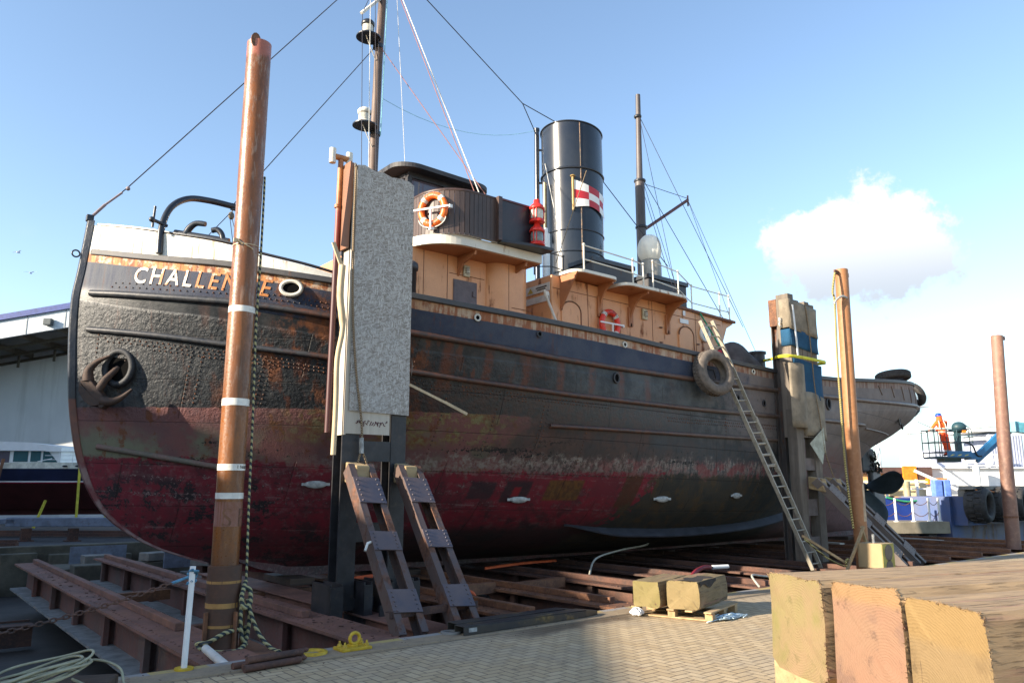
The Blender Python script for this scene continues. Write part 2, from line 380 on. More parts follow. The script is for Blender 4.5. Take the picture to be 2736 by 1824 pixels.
def osb():
    k = NT('strand_board'); v = k.obj(); p = k.sep(v); col = None; hs_ = None
    pick = k.noise(v, 17, 3, 0.6)
    for i, (ang, c1, c2) in enumerate(((20, (0.47, 0.45, 0.42), (0.30, 0.275, 0.245)), (82, (0.52, 0.50, 0.47), (0.25, 0.22, 0.19)), (143, (0.43, 0.41, 0.385), (0.33, 0.29, 0.245)))):
        ca, sa = math.cos(R(ang)), math.sin(R(ang))
        a = k.m('ADD', k.m('MULTIPLY', p[0], ca), k.m('MULTIPLY', p[2], sa)); b = k.m('SUBTRACT', k.m('MULTIPLY', p[2], ca), k.m('MULTIPLY', p[0], sa))
        vo = k.voro(k.comb(k.m('MULTIPLY', a, 11.0), k.m('MULTIPLY', b, 52.0), i * 3.7), 1.0); rn = k.sep(vo[1])[0]
        c = k.mix(k.step(rn, 0.1, 0.9), c2, c1); c = k.mix(k.m('MULTIPLY', k.step(vo[0], 0.45, 0.75), 0.55), c, (0.15, 0.12, 0.095))
        if col is None: col, hs_ = c, rn
        else:
            f = k.step(k.m('ADD', pick, k.m('MULTIPLY', k.m('SUBTRACT', rn, 0.5), 0.35)), 0.46 + 0.05 * i, 0.49 + 0.05 * i); col = k.mix(f, col, c); hs_ = k.m('ADD', k.m('MULTIPLY', hs_, k.m('SUBTRACT', 1.0, f)), k.m('MULTIPLY', rn, f))
    n = k.noise(v, 1.1, 6, 0.65); n2 = k.noise(k.sc(v, (3.5, 3.5, 1.1)), 1.6, 7, 0.7)
    low = k.m('MULTIPLY', k.step(k.m('ADD', n2, k.m('MULTIPLY', p[2], -0.05)), 0.42, 0.56), 0.65); col = k.mix(low, col, (0.30, 0.245, 0.175))
    col = k.mix(k.m('MULTIPLY', k.band(k.m('ADD', p[2], k.m('MULTIPLY', k.m('SUBTRACT', n2, 0.5), 0.8)), 1.05, 1.45, 0.12), k.step(k.noise(v, 14, 6, 0.7), 0.44, 0.56)), col, (0.075, 0.062, 0.05))
    col = k.mix(k.m('MULTIPLY', k.step(k.noise(v, 26, 4), 0.66, 0.72), 0.8), col, (0.05, 0.04, 0.03)); col = k.mix(k.m('MULTIPLY', k.step(n, 0.5, 0.7), 0.35), col, (0.42, 0.44, 0.45))
    return k.out(col, 0.85, 0, k.bump(hs_, 0.35, 0.008))
M['osb'] = osb()
M['holeshade'] = plain('painted_hole_shade', (0.003, 0.003, 0.003), 0.95, 0, 0.1, 2, 0, 0.1)  # near-black for flush discs, painted shade in place of real depth
def pile_mat():
    k = NT('rust_streaked_pile'); v = k.rvec(); z = k.sep(k.obj())[2]
    n1 = k.noise(k.sc(v, (2, 2, 0.5)), 2.2, 8, 0.7); n2 = k.noise(k.sc(v, (6, 6, 1.2)), 2.4, 7, 0.7); n3 = k.noise(v, 34, 4)
    col = k.mix(k.step(n1, 0.35, 0.65), (0.25, 0.082, 0.014), (0.15, 0.050, 0.013))
    col = k.mix(k.m('MULTIPLY', k.step(n3, 0.4, 0.7), 0.35), col, (0.10, 0.045, 0.02))
    col = k.mix(k.m('MULTIPLY', k.m('MULTIPLY', k.step(n2, 0.52, 0.62), k.step(z, 1.0, 5.5, 0.15, 1.0)), 0.5), col, (0.36, 0.27, 0.21)); n5 = k.noise(k.sc(v, (3, 3, 0.8)), 3.0, 6, 0.65); col = k.mix(k.m('MULTIPLY', k.step(n5, 0.5, 0.66), 0.6), col, (0.10, 0.036, 0.012))
    col = k.mix(k.step(z, 1.35, 0.55), col, k.mix(k.step(n2, 0.4, 0.6), (0.10, 0.045, 0.026), (0.066, 0.034, 0.022)))
    col = k.mix(k.step(k.m('ADD', z, k.m('MULTIPLY', n2, 0.2)), 7.42, 7.5), col, (0.33, 0.11, 0.07))
    return k.out(col, k.step(n3, 0.3, 0.7, 0.26, 0.5), 0.0, k.bump(k.m('ADD', n3, n2), 0.2, 0.01))
M['pile'] = pile_mat()
M['pile2'] = rusty('orange_brown_pile', (0.33, 0.15, 0.06), (0.24, 0.105, 0.045), (0.40, 0.21, 0.11), 1.2, 0.6, 0.25, 0.4)
def rope_mat(name, a, b, pitch=26):
    k = NT(name); v = k.obj(); p = k.sep(v)
    wv = k.m('SINE', k.m('MULTIPLY', k.m('ADD', k.m('MULTIPLY', p[2], 1.0), k.m('ADD', k.m('MULTIPLY', p[0], 0.8), k.m('MULTIPLY', p[1], 0.8))), pitch * 3.1))
    f = k.step(k.m('ADD', wv, k.m('MULTIPLY', k.noise(v, 20, 3), 0.5)), -0.1, 0.6)
    return k.out(k.mix(f, a, b), 0.9, 0, k.bump(wv, 0.6, 0.01))
M['rope'] = rope_mat('black_and_cream_rope', (0.035, 0.045, 0.05), (0.42, 0.38, 0.19))
M['rope2'] = rope_mat('yellow_black_rope', (0.10, 0.08, 0.03), (0.50, 0.42, 0.16), 40)
M['rope3'] = rope_mat('brown_wire_rope', (0.16, 0.11, 0.07), (0.34, 0.25, 0.15), 60)
# ------------------------------------------------------------------ hull form (s along the ship from bow, l half breadth, z up)
def curve(xs, ys):
    n = len(xs); m = []
    for i in range(n):
        if i == 0: m.append((ys[1] - ys[0]) / (xs[1] - xs[0]))
        elif i == n - 1: m.append((ys[-1] - ys[-2]) / (xs[-1] - xs[-2]))
        else:
            a = (ys[i] - ys[i - 1]) / (xs[i] - xs[i - 1]); b = (ys[i + 1] - ys[i]) / (xs[i + 1] - xs[i])
            m.append(0 if a * b <= 0 else 2 * a * b / (a + b))
    def f(x):
        if x <= xs[0]: return ys[0]
        if x >= xs[-1]: return ys[-1]
        for i in range(n - 1):
            if x <= xs[i + 1]: break
        h = xs[i + 1] - xs[i]; t = (x - xs[i]) / h
        return (2*t**3-3*t*t+1)*ys[i] + (t**3-2*t*t+t)*h*m[i] + (-2*t**3+3*t*t)*ys[i+1] + (t**3-t*t)*h*m[i+1]
    return f
s0 = curve([0,.12,.39,.72,1.33,1.96,2.54,3.28,4.88,5.44,6.5],[6.6,5.6,4.62,3.78,3.03,2.70,2.53,2.40,2.29,2.34,2.42])
s1 = curve([0,1.5,2.6,3.0,3.3,3.7,4.1,4.45,4.6,5.6],[28.9,29.0,29.1,29.25,29.65,30.2,30.7,31.0,31.0,30.45])
Bm = curve([0,.06,.2,.5,1.0,1.5,2.0,3.0,4.5,6.5],[.16,.3,1.5,2.75,3.5,3.8,3.93,4.0,4.02,4.05])
pE = curve([0,1,2,3,4,5,6.4],[1.5,1.7,2.0,2.5,3.0,3.5,3.8])
LE = curve([0,1,2,3,4,5,6.4],[15,14,13,11.5,10.5,9.5,9])
LR = curve([0,1,2,3,3.6,4.2,4.6,6],[15,14.5,13.5,12,10.5,9.2,9.0,8.6])
pR = curve([0,1,2,3,3.6,4.2,4.6,6],[1.25,1.35,1.6,1.9,2.0,2.0,2.0,2.0])
qR = curve([0,2,3,3.6,4.2,6],[1.0,1.0,.8,.6,.5,.5])
def hb(s, z):
    a = s - s0(z); b = s1(z) - s
    if a <= 0 or b <= 0: return 0.0
    e = 1.0; L = LE(z)
    if a < L: e *= 1 - (1 - a / L) ** pE(z)
    L = LR(z)
    if b < L: e *= max(0, 1 - (1 - b / L) ** pR(z)) ** qR(z)
    return Bm(z) * e
zr = curve([2.3,2.48,2.94,3.48,4.22,4.56,5.67,6.92,8.21,9.7,11.5,13.3,15.4,18,20.2,22.1,24,26,28,31],
           [5.84,5.79,5.65,5.53,5.41,5.33,5.17,5.03,4.95,4.90,4.86,4.79,4.72,4.65,4.70,4.82,4.97,5.13,5.28,5.42])
wst = curve([2.3,2.9,3.46,4.18,4.6,5.2,5.66,6.3],[.48,.47,.41,.32,.24,.17,.10,0.0])
def ztop(s): return zr(s) + wst(s)
def hp(s, z, off=0.0):
    l = hb(s, z); e = 0.03
    dl = (hb(s + e, z) - hb(s - e, z)) / (2 * e) if hb(s - e, z) > 0 else 2.0
    k = 1 / math.sqrt(1 + dl * dl)
    return Vector((s - dl * k * off, -(l + k * off), z))
def hull_mat():
    k = NT('weathered_tug_hull'); v = k.obj(); p = k.sep(v); s = k.m('ADD', p[0], 16.0); z = p[2]
    d = k.attr('d')[2]
    n1 = k.noise(v, 0.55, 5); n2 = k.noise(v, 2.4, 9, 0.66); n3 = k.noise(v, 28, 4); n4 = k.noise(v, 7, 8, 0.7)
    st = k.noise(k.sc(v, (2.4, 2.4, 0.22)), 1.7, 7, 0.6); st2 = k.noise(k.sc(v, (8, 8, 0.35)), 1.5, 6, 0.62)
    hs = k.noise(k.sc(v, (0.35, 0.35, 3.0)), 1.6, 8, 0.68)
    RUST = k.mix(k.step(n4, 0.35, 0.65), (0.20, 0.068, 0.024), (0.085, 0.033, 0.018))
    DKR = k.mix(k.step(n4, 0.35, 0.65), (0.105, 0.036, 0.022), (0.05, 0.025, 0.018))
    A = k.step(k.m('ADD', s, k.m('MULTIPLY', k.m('SUBTRACT', n2, 0.5), 7.0)), 14.6, 16.8)
    A2 = k.step(k.m('ADD', s, k.m('MULTIPLY', k.m('SUBTRACT', n2, 0.5), 9.0)), 9.5, 16.0)
    MAUVE = k.mix(k.step(n2, 0.35, 0.65), (0.205, 0.178, 0.168), (0.160, 0.138, 0.132))
    # bulwark: blue-black, raking-sun sheen painted as pale streaks at the bow
    nav = k.mix(k.step(n2, 0.35, 0.65), (0.024, 0.034, 0.066), (0.046, 0.055, 0.080))
    bow_sheen = k.m('MULTIPLY', k.step(k.m('SUBTRACT', s, k.m('MULTIPLY', st2, 0.9)), 3.4, 2.0), k.step(st2, 0.34, 0.60))
    nav = k.mix(k.m('MULTIPLY', bow_sheen, 0.5), nav, (0.085, 0.092, 0.105))
    nav = k.mix(A, nav, MAUVE)
    # side plating between the rubbing strakes and the boot top
    dark = k.mix(k.step(n2, 0.4, 0.62), (0.016, 0.019, 0.023), (0.044, 0.047, 0.050))
    dark = k.mix(k.m('MULTIPLY', bow_sheen, 0.5), dark, (0.11, 0.11, 0.11))  # same painted sheen carried down over the bow plating
    dark = k.mix(k.m('MULTIPLY', k.step(st, 0.5, 0.58), k.m('MULTIPLY', k.band(s, 4.2, 9.5, 0.8), 0.8)), dark, DKR)
    fr = k.m('FRACT', k.m('ADD', k.m('DIVIDE', s, 0.82), k.m('MULTIPLY', n2, 0.16)))
    frm = k.m('MULTIPLY', k.m('MULTIPLY', k.band(fr, 0.42, 0.62, 0.06), k.band(s, 6.6, 13.2, 0.6)), k.step(k.m('ADD', n4, k.m('MULTIPLY', st, 0.5)), 0.55, 0.80))
    dark = k.mix(k.m('MULTIPLY', frm, 0.95), dark, (0.095, 0.030, 0.018))
    bro = k.mix(k.step(n4, 0.4, 0.6), (0.060, 0.042, 0.037), (0.040, 0.042, 0.042))
    dark = k.mix(k.m('MULTIPLY', A2, k.m('MULTIPLY', 0.9, k.step(n2, 0.30, 0.62))), dark, (0.066, 0.072, 0.074))
    dark = k.mix(k.m('MULTIPLY', k.band(z, 2.8, 3.5, 0.2), k.band(s, 7.5, 14, 1.0)), dark, bro)
    dark = k.mix(k.m('MULTIPLY', A, k.step(k.m('ADD', n4, k.m('MULTIPLY', n1, 0.6)), 0.56, 0.84)), dark, MAUVE)
    dark = k.mix(k.step(s, 18.0, 20.5), dark, MAUVE)
    up = k.step(d, 0.70, 0.72)
    col = k.mix(up, nav, dark)
    # boot top
    ed = k.m('ADD', k.m('MULTIPLY', n2, 0.5), k.m('MULTIPLY', n4, 0.5)); n6 = k.noise(v, 17, 7, 0.7)
    zn = k.m('ADD', z, k.m('MULTIPLY', k.m('SUBTRACT', n4, 0.5), 0.08)); zw = k.m('ADD', z, k.m('MULTIPLY', k.m('SUBTRACT', n2, 0.5), 0.7))
    boot = k.mix(k.step(n2, 0.4, 0.6), (0.185, 0.080, 0.074), (0.145, 0.074, 0.074))
    boot = k.mix(k.m('MULTIPLY', k.step(k.m('ADD', n1, k.m('MULTIPLY', k.m('SUBTRACT', n2, 0.5), 0.5)), 0.45, 0.60), k.m('MULTIPLY', k.step(zw, 2.85, 2.45), 0.85)), boot, (0.165, 0.175, 0.115))
    boot = k.mix(k.m('MULTIPLY', k.step(k.m('ADD', k.m('MULTIPLY', st, 0.6), k.m('MULTIPLY', n4, 0.4)), 0.545, 0.60), 0.85), boot, (0.15, 0.052, 0.022))
    och = k.mix(k.step(n4, 0.4, 0.62), (0.17, 0.062, 0.022), (0.20, 0.175, 0.085))
    boot = k.mix(k.m('MULTIPLY', k.band(s, 5.6, 9.4, 0.7), k.m('MULTIPLY', k.step(ed, 0.44, 0.54), k.step(zw, 2.35, 2.6))), boot, och)
    bmid = k.mix(k.step(n2, 0.4, 0.6), (0.088, 0.056, 0.046), (0.062, 0.050, 0.046)); bmid = k.mix(k.step(k.m('ADD', s, k.m('MULTIPLY', k.m('SUBTRACT', n2, 0.5), 5.0)), 11.5, 14.5), bmid, k.mix(k.step(n4, 0.4, 0.6), (0.048, 0.054, 0.058), (0.068, 0.062, 0.058)))
    bmid = k.mix(k.m('MULTIPLY', k.step(st2, 0.52, 0.64), 0.5), bmid, (0.040, 0.034, 0.032))
    boot = k.mix(k.step(k.m('ADD', s, k.m('MULTIPLY', k.m('SUBTRACT', n2, 0.5), 3.0)), 8.4, 10.4), boot, bmid)
    aftb = k.mix(k.step(n4, 0.35, 0.6), (0.185, 0.150, 0.145), (0.205, 0.115, 0.105)); aftb = k.mix(k.m('MULTIPLY', k.step(hs, 0.55, 0.7), 0.5), aftb, (0.09, 0.075, 0.07))
    boot = k.mix(k.step(s, 17.5, 20.0), boot, aftb)
    zb = k.step(s, 9.0, 12.0, 3.02, 2.86)
    tb = k.step(k.m('SUBTRACT', zn, zb), -0.012, 0.012); tb2 = k.step(k.m('SUBTRACT', zw, 2.75), -0.35, 0.35)
    tsel = k.mix(k.step(s, 8.6, 10.5), tb, tb2)
    col = k.mix(tsel, boot, col)
    # antifouling
    red = k.mix(k.step(k.m('ADD', k.m('MULTIPLY', n2, 0.5), k.m('MULTIPLY', st, 0.5)), 0.38, 0.60), (0.200, 0.018, 0.030), (0.125, 0.022, 0.030))
    red = k.mix(k.m('MULTIPLY', k.step(k.m('ADD', k.m('MULTIPLY', n4, 0.6), k.m('MULTIPLY', hs, 0.4)), 0.50, 0.60), 0.55), red, (0.19, 0.085, 0.088))
    blk = k.step(k.m('ADD', k.m('MULTIPLY', n2, 0.50), k.m('ADD', k.m('MULTIPLY', n6, 0.25), k.m('MULTIPLY', hs, 0.25))), 0.515, 0.540)
    blz = k.m('ADD', k.m('MULTIPLY', k.band(s, 2.8, 5.6, 0.6), k.band(z, 0.7, 1.75, 0.2)), k.m('ADD', 0.35, k.step(z, 1.25, 0.7, 0.0, 0.45)))
    red = k.mix(k.m('MULTIPLY', blk, k.m('MINIMUM', blz, 0.95)), red, (0.018, 0.018, 0.020))
    red = k.mix(k.m('MULTIPLY', k.step(k.m('ADD', k.m('MULTIPLY', n6, 0.5), k.m('MULTIPLY', st2, 0.5)), 0.54, 0.60), 0.5), red, (0.045, 0.030, 0.030))
    red = k.mix(k.m('MULTIPLY', k.step(k.m('ADD', k.m('MULTIPLY', n6, 0.6), k.m('MULTIPLY', hs, 0.4)), 0.58, 0.61), k.step(z, 0.9, 1.7, 0.15, 0.7)), red, (0.30, 0.20, 0.19))
    wk = k.m('MULTIPLY', k.band(k.m('FRACT', k.m('DIVIDE', k.m('ADD', zn, k.m('MULTIPLY', s, 0.045)), 0.58)), 0.0, 0.035, 0.012), k.step(n4, 0.46, 0.56)); red = k.mix(k.m('MULTIPLY', wk, 0.45), red, (0.26, 0.15, 0.15))
    red = k.mix(k.m('MULTIPLY', k.band(s, 10.55, 11.35, 0.03), k.m('MULTIPLY', k.band(z, 1.42, 1.82, 0.03), 0.85)), red, k.mix(k.step(st2, 0.4, 0.6), (0.135, 0.070, 0.018), (0.08, 0.042, 0.016)))
    for sa_, sb_, za_, zb_, c_ in ((8.95, 9.45, 1.45, 1.78, (0.030, 0.022, 0.026)), (9.65, 10.2, 1.38, 1.80, (0.022, 0.020, 0.024)), (9.85, 10.0, 1.5, 1.68, (0.26, 0.014, 0.022)), (12.35, 12.8, 1.25, 1.95, (0.060, 0.032, 0.015)), (7.6, 8.3, 1.0, 1.4, (0.10, 0.03, 0.034)), (11.6, 12.2, 1.5, 1.85, (0.14, 0.02, 0.03))):
        red = k.mix(k.m('MULTIPLY', k.band(k.m('ADD', s, k.m('MULTIPLY', k.m('SUBTRACT', n6, 0.5), 0.12)), sa_, sb_, 0.03), k.m('MULTIPLY', k.band(zn, za_, zb_, 0.03), 0.8)), red, c_)
    red = k.mix(k.m('MULTIPLY', k.step(z, 1.0, 0.75), k.step(s, 6.0, 9.0, 0.3, 0.9)), red, (0.030, 0.022, 0.022))
    ol = k.mix(k.step(n2, 0.4, 0.6), (0.032, 0.032, 0.028), (0.050, 0.042, 0.030)); ol = k.mix(k.m('MULTIPLY', k.step(st, 0.52, 0.62), 0.5), ol, (0.085, 0.050, 0.020))
    red = k.mix(k.step(k.m('ADD', k.m('ADD', s, k.m('MULTIPLY', z, -0.9)), k.m('MULTIPLY', k.m('SUBTRACT', ed, 0.5), 3.0)), 11.4, 11.6), red, ol)
    afr = k.mix(k.step(n4, 0.4, 0.62), (0.19, 0.10, 0.095), (0.13, 0.075, 0.07))
    red = k.mix(k.step(s, 19.0, 21.5), red, afr)
    zrd = k.step(s, 3.0, 9.0, 2.18, 1.98)
    col = k.mix(k.step(k.m('SUBTRACT', k.m('ADD', z, k.m('MULTIPLY', k.m('SUBTRACT', ed, 0.5), 0.5)), zrd), -0.03, 0.03), red, col)
    # scraped pale scum line amidships with red and black showing through
    sc_ = k.m('MULTIPLY', k.band(k.m('ADD', z, k.m('MULTIPLY', k.m('SUBTRACT', ed, 0.5), 1.1)), 1.98, 2.26, 0.10), k.band(s, 6.2, 18.5, 0.8))
    col = k.mix(k.m('MULTIPLY', sc_, k.step(k.m('ADD', k.m('MULTIPLY', n6, 0.45), k.m('MULTIPLY', st2, 0.55)), 0.43, 0.55)), col, k.mix(k.step(n4, 0.42, 0.6), (0.25, 0.215, 0.185), (0.19, 0.115, 0.105)))
    col = k.mix(k.m('MULTIPLY', k.m('MULTIPLY', sc_, k.band(s, 11.5, 18.5, 0.8)), k.m('MULTIPLY', k.step(n2, 0.50, 0.56), 0.7)), col, (0.19, 0.045, 0.045))
    col = k.mix(k.m('MULTIPLY', k.m('MULTIPLY', k.band(zw, 2.1, 2.5, 0.1), k.band(s, 3.2, 15, 0.8)), k.step(k.m('ADD', k.m('MULTIPLY', n6, 0.5), k.m('MULTIPLY', hs, 0.5)), 0.555, 0.575)), col, (0.022, 0.022, 0.022))
    # rust patches on the topsides forward, runs under rails
    rp = k.m('MULTIPLY', k.step(k.m('ADD', k.m('MULTIPLY', n2, 0.55), k.m('MULTIPLY', st, 0.45)), 0.53, 0.58), k.m('MULTIPLY', k.step(z, 2.9, 3.1), k.band(s, 4.5, 7.6, 0.9)))
    col = k.mix(k.m('MULTIPLY', rp, 0.85), col, RUST)
    rp2 = k.m('MULTIPLY', k.m('MULTIPLY', k.step(n2, 0.44, 0.54), k.band(s, 5.05, 6.4, 0.35)), k.band(d, 0.28, 1.0, 0.08))
    col = k.mix(k.m('MULTIPLY', rp2, 0.85), col, RUST)
    run = k.m('MULTIPLY', k.step(st2, 0.58, 0.66), k.m('MULTIPLY', k.step(z, 2.9, 3.3), k.step(s, 14, 10, 0.08, 0.4)))
    col = k.mix(run, col, DKR)
    # bands at the top: white bow strip, rusty ochre line under the rail
    oc = k.mix(k.step(st2, 0.42, 0.58), (0.50, 0.22, 0.075), (0.24, 0.075, 0.03))
    oc = k.mix(k.m('MULTIPLY', k.step(n4, 0.48, 0.62), 0.8), oc, (0.62, 0.52, 0.40))
    oa = k.mix(k.step(k.m('ADD', k.m('MULTIPLY', st2, 0.5), k.m('MULTIPLY', n2, 0.5)), 0.44, 0.56), (0.44, 0.33, 0.24), (0.26, 0.095, 0.045))
    oa = k.mix(k.step(s, 14, 19), oa, k.mix(k.step(st2, 0.4, 0.6), (0.27, 0.22, 0.19), (0.17, 0.10, 0.08)))
    oc = k.mix(k.step(s, 6.0, 8.0), oc, oa)
    bw = k.step(s, 5.0, 7.5, 0.205, 0.255)
    ln = k.step(k.m('SUBTRACT', k.m('ADD', d, k.m('MULTIPLY', k.m('SUBTRACT', n4, 0.5), 0.03)), bw), -0.008, 0.008)
    col = k.mix(ln, oc, col)
    wh = k.mix(k.step(n2, 0.35, 0.7), (0.74, 0.73, 0.68), (0.62, 0.60, 0.54))
    wh = k.mix(k.m('MULTIPLY', k.step(st2, 0.56, 0.66), 0.75), wh, (0.36, 0.17, 0.06))
    wh = k.mix(k.m('MULTIPLY', k.step(n4, 0.60, 0.68), 0.6), wh, (0.28, 0.12, 0.05))
    col = k.mix(k.step(d, -0.005, 0.005), wh, col)
    # seams and bump
    row = k.m('FLOOR', k.m('DIVIDE', z, 0.71))
    fs = k.m('FRACT', k.m('ADD', k.m('DIVIDE', s, 2.55), k.m('MULTIPLY', row, 0.37)))
    vs = k.m('MULTIPLY', k.band(fs, 0.002, 0.008, 0.002), k.step(d, 0.9, 1.0))
    fz = k.m('FRACT', k.m('DIVIDE', k.m('ADD', z, k.m('MULTIPLY', s, 0.02)), 0.71))
    hsx = k.m('MULTIPLY', k.band(fz, 0.004, 0.020, 0.004), k.step(d, 0.9, 1.0))
    seam = k.m('MAXIMUM', vs, hsx)
    col = k.mix(k.m('MULTIPLY', seam, 0.45), col, (0.018, 0.012, 0.010))
    ham = k.noise(v, 15, 5, 0.6); pit = k.noise(v, 42, 3, 0.6)
    hamm = k.m('MULTIPLY', k.m('MULTIPLY', k.step(d, 0.9, 0.95), k.step(z, 2.6, 3.0)), k.step(s, 11, 6, 0.35, 1.0))
    hgt = k.m('ADD', k.m('MULTIPLY', ham, k.m('ADD', k.m('MULTIPLY', hamm, 1.5), 0.15)), k.m('ADD', k.m('MULTIPLY', pit, 0.25), k.m('MULTIPLY', seam, -0.8)))
    hgt = k.m('ADD', hgt, k.m('MULTIPLY', n1, 1.2))
    ro = k.m('ADD', k.m('MULTIPLY', rp, 0.35), k.step(z, 2.6, 3.2, 0.68, 0.40)); ro = k.m('ADD', ro, k.step(d, 0.75, 0.6, 0.0, 0.22)); ro = k.m('ADD', ro, k.m('MULTIPLY', st, 0.12))
    ro = k.m('ADD', ro, k.m('MULTIPLY', A, 0.22))
    return k.out(col, ro, 0, k.bump(hgt, 0.75, 0.022), 0.36)
M['hull'] = hull_mat()

tug = thing('steam_tug', (16, 0, 0), 'old black and red steam tug hauled out on the slip, peach deckhouse and black funnel', 'tugboat')
def part(name, mb, mat, parent=tug, bevel=0.0, fix=True): return mb.build(name, mat, parent, bevel=bevel, fix=fix)
# shell plating, both sides, closed by a deck
NU, NV = 280, 96
h = MB(); dd = []
def tmap(t): return t if t > 0.12 else 0.12 * (t / 0.12) ** 1.6
for side in (1, -1):
    vs = []
    for j in range(NV + 1):
        for i in range(NU + 1):
            t = tmap(i / NU); sT0, sT1 = 2.42, 30.55
            sT = lerp(sT0, sT1, t); zt = ztop(sT); zz = zt * j / NV
            s = lerp(s0(zz), s1(zz), t)
            vs.append((s, -side * hb(s, zz), zz)); dd.append(zr(sT) - zz)
    fs = [(j*(NU+1)+i, j*(NU+1)+i+1, (j+1)*(NU+1)+i+1, (j+1)*(NU+1)+i) for j in range(NV) for i in range(NU)]
    h.add(vs, fs if side == 1 else [f[::-1] for f in fs], True)
hull = h.build('hull', M['hull'], tug, fix=False)
at = hull.data.attributes.new('d', 'FLOAT', 'POINT'); at.data.foreach_set('value', dd)
# deck inside the bulwark
dk = MB(); vs = []; 
for i in range(61):
    s = lerp(2.7, 30.3, i / 60); zd = zr(s) - 0.85; l = max(0.02, hb(s, zd) - 0.08)
    vs += [(s, -l, zd), (s, l, zd)]
dk.add(vs, [(2*i, 2*i+1, 2*i+3, 2*i+2) for i in range(60)])
part('deck', dk, M['darksteel'])
# inner bulwark skin (keeps the bulwark solid from above)
ib = MB()
for side in (1, -1):
    vs = []
    for i in range(91):
        s = lerp(2.62, 30.2, i / 90); l = max(0.0, hb(s, zr(s)) - 0.07)
        l2 = max(0.0, min(l, hb(s, zr(s) - 0.5) - 0.07)); l3 = max(0.0, min(l2, hb(s, zr(s) - 0.86) - 0.07)); vs += [(s, -side * l3, zr(s) - 0.86), (s, -side * l2, zr(s) - 0.5), (s, -side * l, ztop(s) - 0.005)]
    ib.add(vs, [(3*i+q, 3*i+q+1, 3*i+q+4, 3*i+q+3) for i in range(90) for q in (0, 1)], True)
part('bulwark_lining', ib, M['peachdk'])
def rail_pts(fz, a, b, n, off=0.0): return [hp(lerp(a, b, i / n), fz(lerp(a, b, i / n)), off) for i in range(n + 1)]
def mirror(pts): return [Vector((p.x, -p.y, p.z)) for p in pts]
def strip(pts, wd, ht, sg):   # rectangular rail along a path on the hull side
    mb = MB()
    for P in (pts,):
        vs = []
        for p in P:
            vs += [(p.x, p.y - sg * 0.02, p.z - ht / 2), (p.x, p.y + sg * wd, p.z - ht / 2), (p.x, p.y + sg * wd, p.z + ht / 2), (p.x, p.y - sg * 0.02, p.z + ht / 2)]
        n = len(P); fs = []
        for i in range(n - 1):
            for k in range(4): fs.append((4*i+k, 4*i+(k+1) % 4, 4*i+4+(k+1) % 4, 4*i+4+k))
        fs += [(0, 1, 2, 3), (4*n-4, 4*n-3, 4*n-2, 4*n-1)]
        mb.add(vs, fs)
    return mb
aftrail = paint('grey_dusted_rail', (0.045, 0.047, 0.055), (0.075, 0.070, 0.068), amt=0.3, rough=0.6)
[part('sheer_rail', strip(P, 0.07, 0.10, sg), aftrail, bevel=0.012) for P, sg in ((lambda q: ((q, -1), (mirror(q), 1)))(rail_pts(lambda s: zr(s) - 0.045, 2.45, 30.9, 150)))]
capp = [Vector((p.x, p.y + 0.03, p.z)) for p in rail_pts(lambda s: ztop(s) + 0.012, 2.5, 6.35, 40)]
part('bulwark_cap', strip(capp, 0.06, 0.024, -1), M['black']); part('bulwark_cap', strip(mirror(capp), 0.06, 0.024, 1), M['black'])
upz = curve([2.45,3.5,4.2,5.8,7,8.7,10.4,12,14.4,18.2,22,25,28,31],[4.99,4.83,4.75,4.53,4.36,4.24,4.15,4.12,4.11,4.12,4.18,4.30,4.45,4.52])
loz = curve([2.45,3.6,4.2,5.9,7.2,8.8,10.5,11.8,14.2,18.2,21.8],[4.36,4.18,4.08,3.87,3.70,3.57,3.48,3.45,3.43,3.46,3.5])
def strake(pts, r, mat, both=True):
    for P in ((pts, mirror(pts)) if both else (pts,)):
        mb = MB(); mb.tube(P, r, 10); part('rubbing_strake', mb, mat)
def bar_mat():
    k = NT('worn_rubbing_bar'); v = k.obj(); s = k.m('ADD', k.sep(v)[0], 16.0); n = k.noise(v, 2.2, 8, 0.66); n2 = k.noise(v, 9, 6)
    a = k.mix(k.step(n2, 0.4, 0.6), (0.022, 0.026, 0.034), (0.045, 0.045, 0.048)); r = k.mix(k.step(n2, 0.4, 0.62), (0.10, 0.042, 0.026), (0.052, 0.034, 0.030)); g = k.mix(k.step(n, 0.4, 0.6), (0.155, 0.118, 0.098), (0.10, 0.07, 0.06))
    col = k.mix(k.step(k.m('ADD', s, k.m('MULTIPLY', k.m('SUBTRACT', n, 0.5), 6.0)), 4.6, 5.8), a, r); col = k.mix(k.step(k.m('ADD', s, k.m('MULTIPLY', k.m('SUBTRACT', n, 0.5), 8.0)), 12.5, 16.0), col, g)
    return k.out(col, 0.5, 0, k.bump(n2, 0.4, 0.012))
bar = bar_mat()
strake(rail_pts(upz, 2.5, 30.9, 160, 0.02), 0.058, bar)
strake(rail_pts(loz, 2.52, 22.5, 130, 0.02), 0.052, bar)
strake(rail_pts(lambda s: 2.86 - 0.02 * math.sin((s - 10) * 0.4), 10.1, 18.6, 60, 0.02), 0.045, bar)
strake(rail_pts(lambda s: 3.42, 22.8, 26.2, 24, 0.01), 0.03, bar)
strake(rail_pts(lambda s: 2.36 - 0.19 * (s - 2.85), 2.85, 4.75, 24, 0.015), 0.05, rusty('scuffed_boot_bar', (0.17, 0.10, 0.085), (0.12, 0.11, 0.085), (0.22, 0.16, 0.14)))
